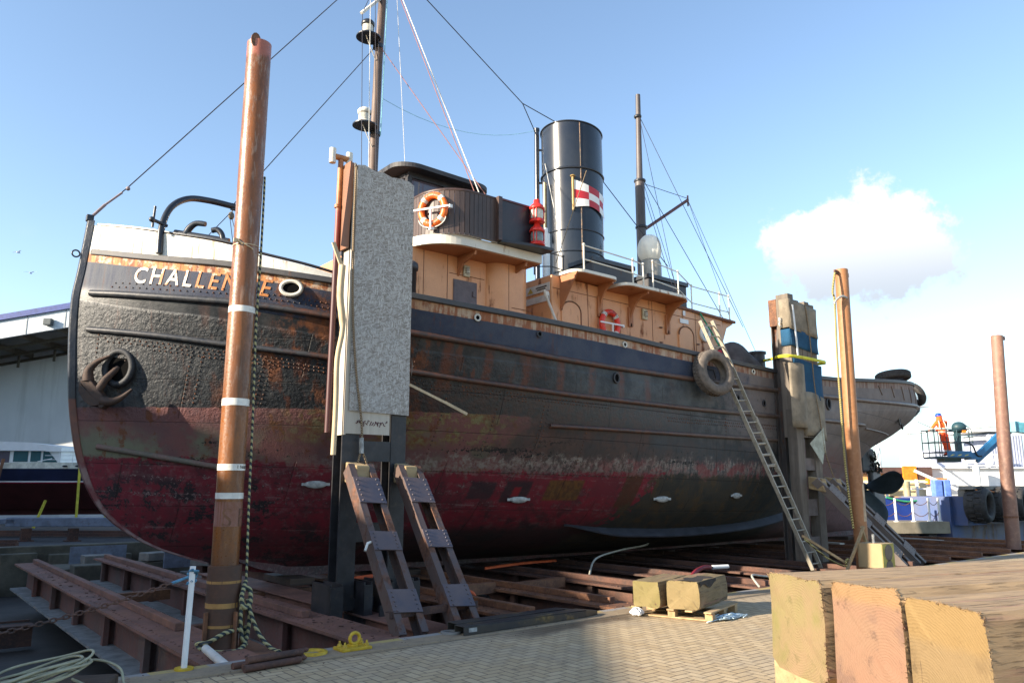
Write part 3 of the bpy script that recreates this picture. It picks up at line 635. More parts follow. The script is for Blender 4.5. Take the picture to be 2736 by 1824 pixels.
# stem bar and keel bar
st_ = MB(); prof = []
for i in range(41):
    z = lerp(0.30, 6.36, i / 40); prof.append((s0(z), z))
vs = []
for s, z in prof:
    f = 0.045; wdt = lerp(0.06, 0.10, min(1, z / 4))
    vs += [(s - f, -0.055, z), (s + 0.06, -hb(s + 0.06, z) - 0.02, z), (s + 0.06, hb(s + 0.06, z) + 0.02, z), (s - f, 0.055, z)]
n = len(prof); fs = []
for i in range(n - 1):
    for k in range(4): fs.append((4*i+k, 4*i+(k+1) % 4, 4*i+4+(k+1) % 4, 4*i+4+k))
fs += [(0, 1, 2, 3), (4*n-4, 4*n-3, 4*n-2, 4*n-1)]
st_.add(vs, fs, False)
st_.box((2.40, 0, 6.41), (0.12, 0.12, 0.12))
def stem_mat():
    k = NT('stem_paint'); v = k.obj(); z = k.sep(v)[2]; n = k.noise(v, 3, 7)
    a = k.mix(k.step(n, 0.4, 0.6), (0.016, 0.022, 0.036), (0.04, 0.042, 0.05))
    b = k.mix(k.step(n, 0.4, 0.6), (0.17, 0.06, 0.04), (0.12, 0.05, 0.04)); c = k.mix(k.step(n, 0.4, 0.6), (0.13, 0.02, 0.025), (0.22, 0.14, 0.13))
    col = k.mix(k.step(z, 3.14, 3.18), k.mix(k.step(z, 2.0, 2.3), c, b), a)
    return k.out(col, 0.45, 0, k.bump(k.noise(v, 18, 4), 0.5, 0.015))
part('stem_bar', st_, stem_mat(), bevel=0.015)
kb = MB(); vs = []
kl = [(lerp(5.2, 28.9, i / 40)) for i in range(41)]
for s in kl:
    zb = max(0.0, 0.42 * max(0, (6.6 - s) / 1.4) ** 1.5) - 0.02
    vs += [(s, -0.17, zb), (s, -0.17, zb + 0.16), (s, 0.17, zb + 0.16), (s, 0.17, zb)]
fs = []
for i in range(40):
    for k in range(4): fs.append((4*i+k, 4*i+(k+1) % 4, 4*i+4+(k+1) % 4, 4*i+4+k))
fs += [(0, 1, 2, 3), (160, 161, 162, 163)]
kb.add(vs, fs); part('keel', kb, rusty('scuffed_keel', (0.13, 0.05, 0.05), (0.06, 0.045, 0.045), (0.22, 0.17, 0.16), 2.0))
# bilge keel
bk = MB(); vs = []
zk = curve([11.4,12.8,14.8,17.4,20.7],[.92,.80,.74,.80,1.10])
for i in range(41):
    s = lerp(11.5, 20.9, i / 40); wv = 0.24 * min(1, (i / 40) * 7, (1 - i / 40) * 7)
    p = Vector((s, -hb(s, zk(s)), zk(s))); o = Vector((0, -0.75, -0.66)) * wv
    vs += [p, p + o, p + o + Vector((0, 0.02, -0.03)), p + Vector((0, 0.03, -0.05))]
fs = []
for i in range(40):
    for k in range(4): fs.append((4*i+k, 4*i+(k+1) % 4, 4*i+4+(k+1) % 4, 4*i+4+k))
bk.add(vs, fs); part('bilge_keel', bk, plain('blue_grey_keel_plate', (0.045, 0.048, 0.060), 0.55, 0, 0.3, 3, 0.1))
# rivets
rv = MB()
def rivet(s, z, r=0.017):
    p = hp(s, z, 0.0); nrm = (hp(s, z, 0.1) - p).normalized(); a = nrm.cross(Vector((0, 0, 1))).normalized(); b = a.cross(nrm)
    vs = [p + (a * math.cos(q * math.pi / 3) + b * math.sin(q * math.pi / 3)) * r - nrm * 0.002 for q in range(6)]
    vs += [p + (a * math.cos(q * math.pi / 3) + b * math.sin(q * math.pi / 3)) * r * 0.6 + nrm * 0.012 for q in range(6)] + [p + nrm * 0.015]
    rv.add(vs, [(q, (q + 1) % 6, 6 + (q + 1) % 6, 6 + q) for q in range(6)] + [(6 + q, 6 + (q + 1) % 6, 12) for q in range(6)], True)
def row(fz, a, b, pitch, stag=0.0, r=0.017):
    s = a
    while s < b:
        rivet(s + stag, fz(s + stag) + random.uniform(-.004, .004), r); s += pitch
row(lambda s: upz(s) + 0.13, 2.75, 6.2, 0.085); row(lambda s: upz(s) + 0.20, 2.75, 6.2, 0.085, 0.04)
row(lambda s: loz(s) - 0.12, 2.75, 11.5, 0.075); row(lambda s: loz(s) - 0.18, 2.75, 11.5, 0.075, 0.037); row(lambda s: loz(s) - 0.24, 3.4, 9.5, 0.075)
row(lambda s: loz(s) - 0.25, 13.3, 18.0, 0.08); row(lambda s: loz(s) - 0.32, 13.3, 18.0, 0.08, 0.04)
row(lambda s: 1.98 - 0.02 * (s - 8), 7.0, 13.5, 0.10)
for s, za, zb in ((3.9, 3.1, 3.95), (4.05, 3.1, 3.95), (4.9, 3.1, 3.9), (5.0, 3.1, 3.9), (6.9, 3.65, 4.3), (7.05, 3.65, 4.3), (7.2, 3.65, 4.3), (7.9, 2.3, 3.35), (8.9, 2.3, 3.35), (9.9, 2.4, 3.3), (10.0, 2.4, 3.3), (11.0, 2.0, 2.8), (2.66, 3.2, 4.3), (3.05, 3.2, 3.9), (15.4, 2.9, 3.3), (17.0, 1.4, 2.7)):
    z = za
    while z < zb: rivet(s, z); z += 0.075
part('rivet_rows', rv, paint('painted_rivet', (0.028, 0.027, 0.027), (0.06, 0.04, 0.03), amt=0.6, rough=0.4), fix=False)
# painted name on the bow
vs, fs = text_mesh('CHALLENGE', 1.0, 0.0, 0.22, 0.012, 1.3)
x0 = min(p[0] for p in vs); x1 = max(p[0] for p in vs)
ls = [3.02]; acc = [0.0]
while ls[-1] < 5.2:
    a = hp(ls[-1], 5.1); b = hp(ls[-1] + 0.02, 5.1); ls.append(ls[-1] + 0.02); acc.append(acc[-1] + (b - a).length)
L_end = None
for q, s in enumerate(ls):
    if s >= 4.79: L_end = acc[q]; break
def s_at(a):
    for q in range(len(acc) - 1):
        if acc[q + 1] >= a: return lerp(ls[q], ls[q + 1], (a - acc[q]) / max(1e-6, acc[q + 1] - acc[q]))
    return ls[-1]
nm = MB(); nv = []
for x, y, _ in vs:
    s = s_at((x - x0) / (x1 - x0) * L_end); zc = lerp(5.12, 4.83, min(1, max(0, (s - 3.02) / 1.77)))
    nv.append(hp(s, zc + y * 0.40, 0.009))
nm.add(nv, fs)
def name_mat():
    k = NT('weathered_lettering'); v = k.obj(); n = k.noise(v, 5.5, 5); s = k.sep(v)[0]
    o = k.step(k.m('ADD', n, k.m('MULTIPLY', k.step(s, -12.6, -11.4), 0.25)), 0.50, 0.58)
    col = k.mix(o, (0.78, 0.74, 0.66), (0.52, 0.20, 0.06))
    col = k.mix(k.m('MULTIPLY', k.step(k.noise(v, 14, 6), 0.58, 0.64), 0.7), col, (0.2, 0.07, 0.03))
    return k.out(col, 0.5)
part('bow_name', nm, name_mat(), fix=False)
# side port with white ring, hawse pipe, small scuppers and freeing port outlines
def ringM(s, z, off):
    p = hp(s, z, off); nrm = (hp(s, z, off + 0.1) - hp(s, z, off)).normalized()
    a = Vector((0, 0, 1)).cross(nrm).normalized(); b = nrm.cross(a)
    return p, Matrix((a, nrm, b)).transposed()
def ring(name, s, z, Rr, r, mat, sy=1.0, off=0.02, hole=True):
    p, Mx = ringM(s, z, off); mb = MB(); mb.torus(p, Rr, r, Mx, 28, 8, sy)
    o = part(name, mb, mat)
    if hole:
        c = MB(); c.prism([(Rr * math.cos(t * math.pi / 12), sy * Rr * math.sin(t * math.pi / 12)) for t in range(24)], -0.012, 0.0, lambda a, b, hh: p + Mx @ Vector((a, hh, b)))
        hmat = M['holeshade']; q = c.build('opening_shade_disc', hmat, o)
    return o
ring('mooring_port', 5.06, 4.98, 0.17, 0.035, M['whiterust'], 0.72)
q_ = MB(); q_.torus((2.24, -0.02, 5.72), 0.06, 0.014); part('stem_eye', q_, M['black'])
ring('hawse_pipe', 2.99, 3.68, 0.24, 0.06, plain('dull_hawse_iron', (0.02, 0.022, 0.026), 0.65, 0, 0.3, 6, 0.3), 1.2, 0.03)
for s, dz in ((8.2, 0.30), (9.6, 0.40), (11.95, 0.28), (16.6, 0.25)): ring('scupper_eye', s, zr(s) - dz + 0.08, 0.055, 0.018, M['offwhite'] if s != 9.6 else M['darksteel'])
ring('side_scuttle', 11.69, 3.91, 0.075, 0.02, M['darksteel'], 1.3)
ring('side_scuttle', 15.9, 3.78, 0.07, 0.02, M['darksteel'], 1.3); ring('side_scuttle', 17.0, 3.75, 0.06, 0.018, M['darksteel'], 1.2)
for s, z in ((25.6, 3.85), (26.6, 3.78), (20.1, 3.95)): ring('side_scuttle', s, z, 0.10, 0.03, M['darksteel'], 1.5)
for s, z in ((6.2, 1.73), (10.05, 1.44), (13.56, 1.43), (16.09, 1.49)):
    p, Mx = ringM(s, z, 0.02); mb = MB(); mb.ball(p, (0.20, 0.035, 0.075), 14, 8, Mx); mb.box(p + Mx @ Vector((0.2, 0, 0)), (0.1, 0.02, 0.05), Mx); mb.box(p + Mx @ Vector((-0.2, 0, 0)), (0.1, 0.02, 0.05), Mx)
    part('zinc_anode', mb, M['zinc'])
# bulwark stiffener lines on the stern quarter
sf = MB()
for s in (23.4, 24.4, 25.4, 26.4, 27.4):
    sf.tube([hp(s - 0.25 * (1 - q), lerp(zr(s) - 0.22, 4.45, q), 0.01) for q in (0, .33, .66, 1)], 0.018, 6)
part('bulwark_stiffeners', sf, bar)
# freeing port outline amidships
fp = MB(); c = [(14.2, 4.42), (15.0, 4.40), (15.08, 4.2)]
fp.tube([hp(s, z, 0.005) for s, z in c], 0.012, 6); part('freeing_port_edge', fp, M['black_plain'])
# anchor stowed in the hawse pipe
p, Mx = ringM(2.90, 3.42, 0.16)
ancm = rusty('dark_anchor_iron', (0.060, 0.034, 0.024), (0.032, 0.022, 0.018), (0.11, 0.05, 0.026), 4.0, 0.75, 0.5)
anc = thing('anchor', tuple(p), 'rusty stockless anchor hanging from the hawse pipe on the bow of the tug', 'anchor')
def ap(a, b, c): return p + Mx @ Vector((a*0.9, c*0.9, b*0.9))
sh = MB(); sh.tube([ap(-0.10, -0.18, 0.05), ap(0.02, 0.05, 0.03), ap(0.16, 0.30, -0.12)], [0.075, 0.065, 0.05], 8); sh.build('shank', ancm, anc)
cr = MB(); cr.beam(ap(-0.36, 0.06, 0.03), ap(0.10, -0.46, 0.03), 0.16, 0.17, Mx @ Vector((0, 1, 0)))
cr.prism([(-0.42, -0.02), (-0.13, -0.30), (0.02, -0.44), (-0.16, -0.46), (-0.30, -0.36), (-0.42, -0.18)], -0.03, 0.13, lambda a, b, hh: ap(a, b, hh)); cr.build('crown', ancm, anc, bevel=0.02)
for pts in ([(-0.30, 0.02, .05), (-0.30, 0.22, .06), (-0.16, 0.38, .05), (0.06, 0.50, .02)], [(0.02, -0.36, .05), (0.20, -0.38, .07), (0.38, -0.30, .06), (0.55, -0.14, .03)]):
    fl = MB(); P = catmull([ap(*q) for q in pts], 4); fl.tube(P, [lerp(0.10, 0.02, i / (len(P) - 1)) for i in range(len(P))], 8); fl.build('fluke', ancm, anc)
# ------------------------------------------------------------------ superstructure of the tug (y = -l on the port side)
def rrect(x0, x1, y0, y1, r, n=8, corners=(1, 1, 1, 1)):   # ccw from (x0,y0)
    o = []
    for (cx, cy, a, on) in ((x0, y0, 180, corners[0]), (x1, y0, 270, corners[1]), (x1, y1, 0, corners[2]), (x0, y1, 90, corners[3])):
        if not on: o.append((cx, cy)); continue
        ox = cx + (r if cx == x0 else -r); oy = cy + (r if cy == y0 else -r)
        o += [(ox + r * math.cos(R(a + 90 * i / n)), oy + r * math.sin(R(a + 90 * i / n))) for i in range(n + 1)]
    return o
# forward deckhouse
dh = MB()
dh.prism(rrect(7.25, 10.25, -1.75, 1.75, 0.75, 12, (1, 0, 0, 1)), 4.05, 6.62, smooth=False)
dh.prism(rrect(9.95, 11.15, -2.02, 2.02, 0.42, 12, (1, 1, 1, 1)), 4.05, 6.62)
def smooth_sides(o):
    for p in o.data.polygons:
        if abs(p.normal.z) < 0.5: p.use_smooth = True
    md = o.modifiers.new('split', 'EDGE_SPLIT'); md.split_angle = R(35)
house = part('deckhouse', dh, M['peach']); smooth_sides(house)
c = MB(); c.ab(9.12, 9.70, -1.775, -1.752, 4.6, 6.05); c.ab(9.10, 9.72, -1.770, -1.752, 4.58, 6.08)
for z in (4.9, 5.75): c.ab(9.60, 9.70, -1.80, -1.775, z, z + 0.12)
part('door', c, plain('faded_mauve_door', (0.115, 0.085, 0.088), 0.5, 0, 0.2, 5), house)
wl = MB()
for x in (8.35, 8.95): wl.tube([(x, -1.752, 4.6), (x, -1.752, 6.58)], 0.008, 4)
wl.tube([(9.0, -1.755, 6.2), (9.93, -1.755, 6.2)], 0.008, 4); wl.tube([(10.5, -2.022, 5.6), (11.1, -2.022, 5.6)], 0.008, 4); wl.tube([(10.42, -2.02, 4.6), (10.42, -2.02, 6.58)], 0.008, 4)
part('weld_seams', wl, M['rust'], house)
def bulkhead_lamp(x, y, z, par, s=1.0):
    b = MB(); b.box((x, y - 0.03 * s, z), (0.17 * s, 0.06 * s, 0.26 * s))
    o = part('bulkhead_lamp', b, plain('cream_lamp_housing', (0.50, 0.44, 0.30), 0.5), par, bevel=0.02)
    g = MB(); g.ball((x + 0.01, y - 0.06 * s, z), (0.055 * s, 0.05 * s, 0.09 * s), 10, 8); part('lamp_glass', g, M['lens'], o)
    gd = MB()
    for q in (-0.05, 0, 0.05): gd.tube([(x - 0.06 * s, y - 0.06 * s, z + q), (x, y - 0.12 * s, z + q), (x + 0.06 * s, y - 0.06 * s, z + q)], 0.006, 5)
    part('lamp_guard', gd, M['darksteel'], o)
bulkhead_lamp(9.43, -1.75, 6.30, house)
# mushroom vent on the foredeck beside the deckhouse
vb = MB(); vb.lathe([(0.125, 4.0), (0.125, 5.93), (0.155, 5.93), (0.165, 6.0), (0.15, 6.07), (0.09, 6.12), (0, 6.13)], 20, Matrix.Translation((7.66, -2.35, -0.06))); part('mushroom_vent', vb, M['darksteel'])
# bridge deck with a rounded front, white edge
bd = MB(); bd.prism(rrect(8.05, 11.0, -2.50, 2.50, 0.95, 14, (1, 0, 0, 1)), 6.60, 6.80)
bdk = part('bridge_deck', bd, M['whiterust'], bevel=0.02)
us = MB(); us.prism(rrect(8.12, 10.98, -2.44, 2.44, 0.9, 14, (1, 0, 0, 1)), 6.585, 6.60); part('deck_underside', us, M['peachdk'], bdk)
br = MB()
for x in (9.2, 10.6):
    br.prism([(-1.7, 6.585), (-2.40, 6.585), (-2.38, 6.50), (-1.95, 6.40), (-1.7, 6.10)], x, x + 0.05, lambda a, b, hh: (hh, a, b))
part('deck_bracket', br, M['peachdk'], bdk)
# planked bridge front
dg_ = MB(); poly = rrect(8.25, 9.66, -2.56, 2.56, 0.80, 40, (1, 0, 0, 1))
poly = [q for q in poly]
path = sorted([q for q in poly], key=lambda q: 0)
# walk: start aft port, forward round the front to aft starboard
port = [(9.66, -2.56)] + [(8.25 + 0.8 + 0.8 * math.cos(R(270 - 90 * i / 24)), -2.56 + 0.8 + 0.8 * math.sin(R(270 - 90 * i / 24))) for i in range(25)]
wpath = port + [(x, -y) for x, y in port[::-1]]
seg = [0.0]
for a, b in zip(wpath, wpath[1:]): seg.append(seg[-1] + math.hypot(b[0] - a[0], b[1] - a[1]))
def wat(t):
    for i in range(len(seg) - 1):
        if seg[i + 1] >= t:
            f = (t - seg[i]) / max(1e-6, seg[i + 1] - seg[i]); return (lerp(wpath[i][0], wpath[i+1][0], f), lerp(wpath[i][1], wpath[i+1][1], f))
    return wpath[-1]
pw = 0.105; npk = int(seg[-1] / pw); pw = seg[-1] / npk
for i in range(npk):
    a = wat(i * pw + 0.004); b = wat((i + 1) * pw - 0.004); t = Vector((b[0]-a[0], b[1]-a[1], 0)).normalized(); nrm = Vector((-t.y, t.x, 0)) * 0.035
    if nrm.x * 1 + 0 > 0 and a[0] < 8.6: pass
    A = Vector((*a, 6.80)); B = Vector((*b, 6.80)); top = random.uniform(7.735, 7.745)
    dg_.hexa([A, B, B + nrm, A + nrm, Vector((a[0], a[1], top)), Vector((b[0], b[1], top)), Vector((b[0], b[1], top)) + nrm, Vector((a[0], a[1], top)) + nrm])
dodger = part('bridge_front', dg_, M['teak'])
cp_ = MB(); cp_.tube([Vector((x, y, 7.765)) for x, y in wpath], 0.045, 8); part('top_rail', cp_, M['teakrail'], dodger)
bl_ = MB(); bl_.tube([Vector((x, y, 6.82)) for x, y in wpath], 0.03, 6); part('base_batten', bl_, M['offwhite'], dodger)
# black sidelight screen aft of the planked front, port and starboard
for sg in (1, -1):
    ss = MB()
    ss.ab(9.66, 10.95, sg * 2.60 - 0.02, sg * 2.60 + 0.02, 6.86, 7.76)
    ss.prism([(9.66, sg * 2.3), (9.7, sg * 2.66), (10.6, sg * 2.86), (11.02, sg * 2.86), (11.02, sg * 2.3)], 6.81, 6.87)
    scr = part('sidelight_screen', ss, paint('scuffed_black_board', (0.014, 0.015, 0.022), (0.03, 0.026, 0.03), (0.16, 0.13, 0.12), 0.25, 3, 0.4, 0.1))
pp = MB(); pp.ab(9.60, 9.70, -2.70, -2.58, 6.83, 7.80); part('screen_post', pp, M['teakrail'], scr)
cp2 = MB(); cp2.beam((9.70, -2.60, 7.78), (10.98, -2.60, 7.78), 0.08, 0.04); part('screen_cap', cp2, plain('dark_red_cap', (0.09, 0.02, 0.018), 0.4), scr)
def lantern(x, y, z, lens, big=1.0):
    s = big; o_ = MB()
    o_.lathe([(0.0, 0), (0.175, 0), (0.175, 0.03), (0.155, 0.04), (0.155, 0.075)], 14, Matrix.Translation((x, y, z)))
    a0, a1 = R(-70), R(190)     # solid back of the lantern body
    o_.lathe([(0.155, 0.075), (0.155, 0.30)], 14, Matrix.Translation((x, y, z)), True, R(-20), R(160))
    for an in (200, 225, 315, 338): o_.cyl((x + 0.152*math.cos(R(an)), y + 0.152*math.sin(R(an)), z + 0.06), (x + 0.152*math.cos(R(an)), y + 0.152*math.sin(R(an)), z + 0.31), 0.014, n=6)
    o_.lathe([(0.0, 0.30), (0.175, 0.30), (0.175, 0.345), (0.135, 0.40), (0.075, 0.45), (0.07, 0.53), (0.0, 0.535)], 14, Matrix.Translation((x, y, z)))
    o = part('port_lantern', o_, M['redlamp'])
    g = MB(); g.lathe([(0.13, 0.07), (0.142, 0.13), (0.146, 0.19), (0.142, 0.25), (0.13, 0.305)], 18, Matrix.Translation((x, y, z))); part('lantern_glass', g, lens, o)
lantern(10.62, -2.76, 7.40, M['lens']); lantern(10.62, -2.76, 6.875, M['lensdark'])
# wheelhouse: frame posts, panes, overhanging roof
wh_ = MB()
wh_.ab(8.30, 10.2, -1.20, -1.14, 6.8, 7.72); wh_.ab(8.30, 10.2, 1.14, 1.20, 6.8, 7.72); wh_.ab(8.24, 8.30, -1.2, 1.2, 6.8, 7.72); wh_.ab(10.2, 10.26, -1.2, 1.2, 6.8, 8.5)
wh_.ab(8.24, 10.26, -1.22, -1.13, 8.36, 8.52); wh_.ab(8.24, 10.26, 1.13, 1.22, 8.36, 8.52); wh_.ab(8.22, 8.31, -1.13, 1.13, 8.36, 8.52)
for x in (8.22, 9.16, 10.16):
    for sg in (-1, 1): wh_.ab(x, x + 0.11, sg * 1.17 - 0.055, sg * 1.17 + 0.055, 7.72, 8.36)
for y in (-0.42, 0.42): wh_.ab(8.23, 8.30, y - 0.05, y + 0.05, 7.72, 8.36)
wh_.ab(8.23, 10.26, -1.215, -1.135, 7.70, 7.80)
wheel = part('wheelhouse', wh_, plain('dark_brown_window_frames', (0.030, 0.026, 0.028), 0.45))
rf = MB(); ro = rrect(7.90, 10.42, -1.52, 1.52, 0.5, 10)
def rz(x, y): return 8.60 - 0.035 * y * y + 0.015 * (9.2 - x)
nro = len(ro)
rf.add([(x, y, rz(x, y) - 0.05) for x, y in ro], [tuple(range(nro))])
cen = [(lerp(9.2, x, q), y * q) for q in (0.99, 0.66, 0.33) for x, y in ro]
rings = [[(x, y, rz(x, y) + 0.05) for x, y in ro]] + [[(lerp(9.2, x, q), y * q, rz(lerp(9.2, x, q), y * q) + 0.075) for x, y in ro] for q in (0.94, 0.6, 0.3)]
vs = [q for rg in rings for q in rg] + [(9.2, 0, rz(9.2, 0) + 0.09)]; fs = []
for j in range(3): fs += [(j*nro+i, j*nro+(i+1) % nro, (j+1)*nro+(i+1) % nro, (j+1)*nro+i) for i in range(nro)]
fs += [(3*nro+i, 3*nro+(i+1) % nro, 4*nro) for i in range(nro)]
rf.add(vs, fs, True)
rf.add([(x, y, rz(x, y) - 0.05) for x, y in ro] + [(x, y, rz(x, y) + 0.05) for x, y in ro], [(i, (i+1) % nro, nro+(i+1) % nro, nro+i) for i in range(nro)])
roof = part('wheelhouse_roof', rf, M['roof'], wheel)
for x0_, x1_ in ((8.33, 9.16), (9.27, 10.16)):
    g = MB(); g.ab(x0_, x1_, -1.175, -1.165, 7.80, 8.36); part('window_pane', g, M['glass'], wheel)
for y0_, y1_ in ((-1.12, -0.47), (-0.37, 0.37), (0.47, 1.12)):
    g = MB(); g.ab(8.262, 8.272, y0_, y1_, 7.72, 8.36); part('window_pane', g, M['glass'], wheel)
for x0_, x1_ in ((8.33, 9.16), (9.27, 10.16)):
    g = MB(); g.ab(x0_, x1_, 1.165, 1.175, 7.80, 8.36); part('window_pane', g, M['glass'], wheel)
# engine casing
cs = MB(); tp = lambda x: 6.60 - 0.042 * max(0, x - 14)
for (x0_, x1_) in ((11.72, 18.3),):
    cs.hexa([(x0_, -2.0, 4.0), (x1_, -2.0, 4.0), (x1_, 2.0, 4.0), (x0_, 2.0, 4.0), (x0_, -2.0, tp(x0_)), (x1_, -2.0, tp(x1_)), (x1_, 2.0, tp(x1_)), (x0_, 2.0, tp(x0_))])
casing = part('engine_casing', cs, M['peach'], bevel=0.03)
wl = MB()
for x in (12.9, 15.25, 17.05): wl.tube([(x, -2.0, 4.6), (x, -2.0, tp(x) - 0.05)], 0.010, 4)
for z in (5.0, 6.28): wl.tube([(11.75, -2.0, z), (18.2, -2.0, z - 0.05)], 0.009, 4)
part('weld_seams', wl, M['rust'], casing)
fb = MB(); fb.prism([(18.2, 6.44), (18.85, 6.42), (18.86, 6.36), (18.55, 6.20), (18.38, 5.85), (18.3, 5.60), (18.2, 5.6)], -1.95, -1.90, lambda a, b, hh: (a, hh, b)); fb.ab(18.2, 18.86, -1.99, 1.99, 6.40, 6.45)
fb.prism([(18.2, 6.44), (18.85, 6.42), (18.86, 6.36), (18.55, 6.20), (18.38, 5.85), (18.3, 5.60), (18.2, 5.6)], 1.90, 1.95, lambda a, b, hh: (a, hh, b))
part('casing_aft_overhang', fb, M['peach'], casing)
trm = MB(); trm.beam((14.0, -2.03, 6.57), (18.85, -2.03, 6.40), 0.06, 0.07); part('casing_edge_bar', trm, rusty('brown_edge_bar', (0.22, 0.09, 0.04), (0.13, 0.05, 0.03), (0.30, 0.14, 0.07)), casing)
bt = MB()
bt.prism(rrect(11.95, 13.45, -2.62, 2.62, 0.3, 8, (1, 1, 1, 1)), 6.60, 6.67)
boat = part('boat_deck', bt, M['whiterust'], bevel=0.015)
bt2 = MB(); bt2.prism(rrect(13.46, 15.95, -2.75, 2.75, 0.3, 8, (1, 1, 1, 1)), 6.50, 6.57)
boat2 = part('boat_deck', bt2, M['whiterust'], bevel=0.015)
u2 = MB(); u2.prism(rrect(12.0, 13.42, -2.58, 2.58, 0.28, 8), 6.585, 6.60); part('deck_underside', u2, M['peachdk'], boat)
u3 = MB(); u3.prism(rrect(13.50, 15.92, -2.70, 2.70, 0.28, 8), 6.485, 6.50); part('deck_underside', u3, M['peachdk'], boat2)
def gusset(x, zt, l1, par):
    g = MB(); P = [(-2.0, zt), (-l1, zt), (-l1, zt - 0.09)] + [(-2.0 - (l1 - 2.0) * (1 - math.sin(R(90 * i / 8))) - 0.06, zt - 0.09 - 0.62 * (i / 8) ** 1.0 * 1.0) for i in range(1, 9)] + [(-2.0, zt - 0.75)]
    P2 = [(-2.0, zt), (-l1, zt)] + [(-2.06 - (l1 - 2.06) * (1 - math.sin(R(90 * i / 9))), zt - 0.06 - 0.66 * (1 - math.cos(R(90 * i / 9)))) for i in range(10)] + [(-2.06, zt - 0.80), (-2.0, zt - 0.80)]
    g.prism(P2, x, x + 0.05, lambda a, b, hh: (hh, a, b)); g.ab(x - 0.05, x + 0.10, -2.06, -2.0, zt - 0.80, zt - 0.3)
    part('deck_gusset', g, M['peachdk'], par)
gusset(13.25, 6.585, 2.5, boat); gusset(14.35, 6.485, 2.65, boat2); gusset(15.80, 6.485, 2.70, boat2)
# slanting side plate under the forward end of the boat deck
sp = MB(); sp.prism([(-2.0, 5.75), (-2.0, 6.59), (-2.60, 6.59)], 11.98, 12.02, lambda a, b, hh: (hh, a, b)); part('corner_plate', sp, M['peachdk'], casing)
# arched doors on the casing side
def arch_door(x, zb, zt_, wd):
    P = [(x - wd/2, zb), (x + wd/2, zb)] + [(x + wd/2*math.cos(R(180*i/12)), zt_ - wd/2*0.8 + wd/2*0.8*math.sin(R(180*i/12))) for i in range(13)]
    d = MB(); d.prism(P, -2.03, -2.0, lambda a, b, hh: (a, hh, b)); o = part('arched_door', d, M['peach'], casing)
    e = MB(); e.tube([Vector((a, -2.03, b)) for a, b in P[1:]], 0.018, 6); part('door_edge', e, M['rust'], o)
    hn = MB(); hn.beam((x - wd*0.45, -2.05, zb + 0.55), (x - wd*0.2, -2.05, zb + 0.5), 0.03, 0.03); hn.box((x - wd*0.5, -2.05, zb + 0.55), (0.07, 0.05, 0.07)); part('door_handle', hn, M['rust_dark'], o)
arch_door(12.32, 4.75, 6.02, 0.62); arch_door(16.6, 4.7, 5.98, 0.62); arch_door(18.0, 4.7, 5.60, 0.42)
for x, z in ((15.55, 5.62), (17.1, 5.35)):
    g = MB(); g.beam((x, -2.05, z - 0.2), (x, -2.05, z + 0.2), 0.015, 0.02); g.box((x, -2.03, z + 0.2), (0.09, 0.06, 0.02)); g.box((x, -2.03, z - 0.2), (0.09, 0.06, 0.02)); part('grab_handle', g, M['rust_dark'], casing)
bulkhead_lamp(14.92, -2.0, 6.08, casing, 1.1)
p_ = MB(); p_.torus((17.42, -2.03, 5.88), 0.175, 0.05, None, 26, 8, 1.1); sct = part('porthole', p_, M['white'], casing)
g = MB(); g.prism([(17.42 + 0.16*math.cos(R(t*18)), 5.88 + 0.176*math.sin(R(t*18))) for t in range(20)], -2.035, -2.02, lambda a, b, hh: (a, hh, b)); part('porthole_glass', g, M['glassteal'], sct)
# small signs
def sign(x0_, x1_, z0_, z1_, y=-2.025, slope=0.0, par=casing, warn=False):
    m_ = MB(); m_.hexa([(x0_, y, z0_), (x1_, y, z0_ + slope), (x1_, y + 0.01, z0_ + slope), (x0_, y + 0.01, z0_), (x0_, y, z1_), (x1_, y, z1_ + slope), (x1_, y + 0.01, z1_ + slope), (x0_, y + 0.01, z1_)])
    return part('notice_plate', m_, M['white'], par)
sign(16.36, 16.72, 6.06, 6.18); sign(16.50, 16.60, 6.28, 6.42); sign(17.95, 18.12, 5.72, 5.86)
def front_sign(y0, y1, z0, z1, warn):
    m_ = MB(); m_.ab(11.70, 11.712, y0, y1, z0, z1); o = part('notice_plate', m_, M['offwhite'], casing)
    if warn:
        t_ = MB(); t_.prism([(y1 - 0.06, z0 + 0.04), (y1 - 0.26, z0 + 0.04), (y1 - 0.16, z1 - 0.03)], 11.694, 11.70, lambda a, b, hh: (hh, a, b)); part('warning_triangle', t_, M['yellow'], o)
        b_ = MB(); b_.ab(11.694, 11.70, y0 + 0.1, y1 - 0.36, z0 + 0.11, z0 + 0.14); b_.ab(11.694, 11.70, y0 + 0.15, y1 - 0.4, z0 + 0.06, z0 + 0.085); part('printed_lines', b_, M['black_plain'], o)
front_sign(-1.95, -1.10, 6.22, 6.42, True); front_sign(-1.95, -1.10, 5.98, 6.14, False)
lk = MB(); lk.tube([(11.35, -2.15, 6.12), (11.95, -2.2, 4.9)], 0.03, 8); lk.box((11.42, -2.15, 6.05), (0.10, 0.08, 0.10)); part('white_prop_pole', lk, M['offwhite'])
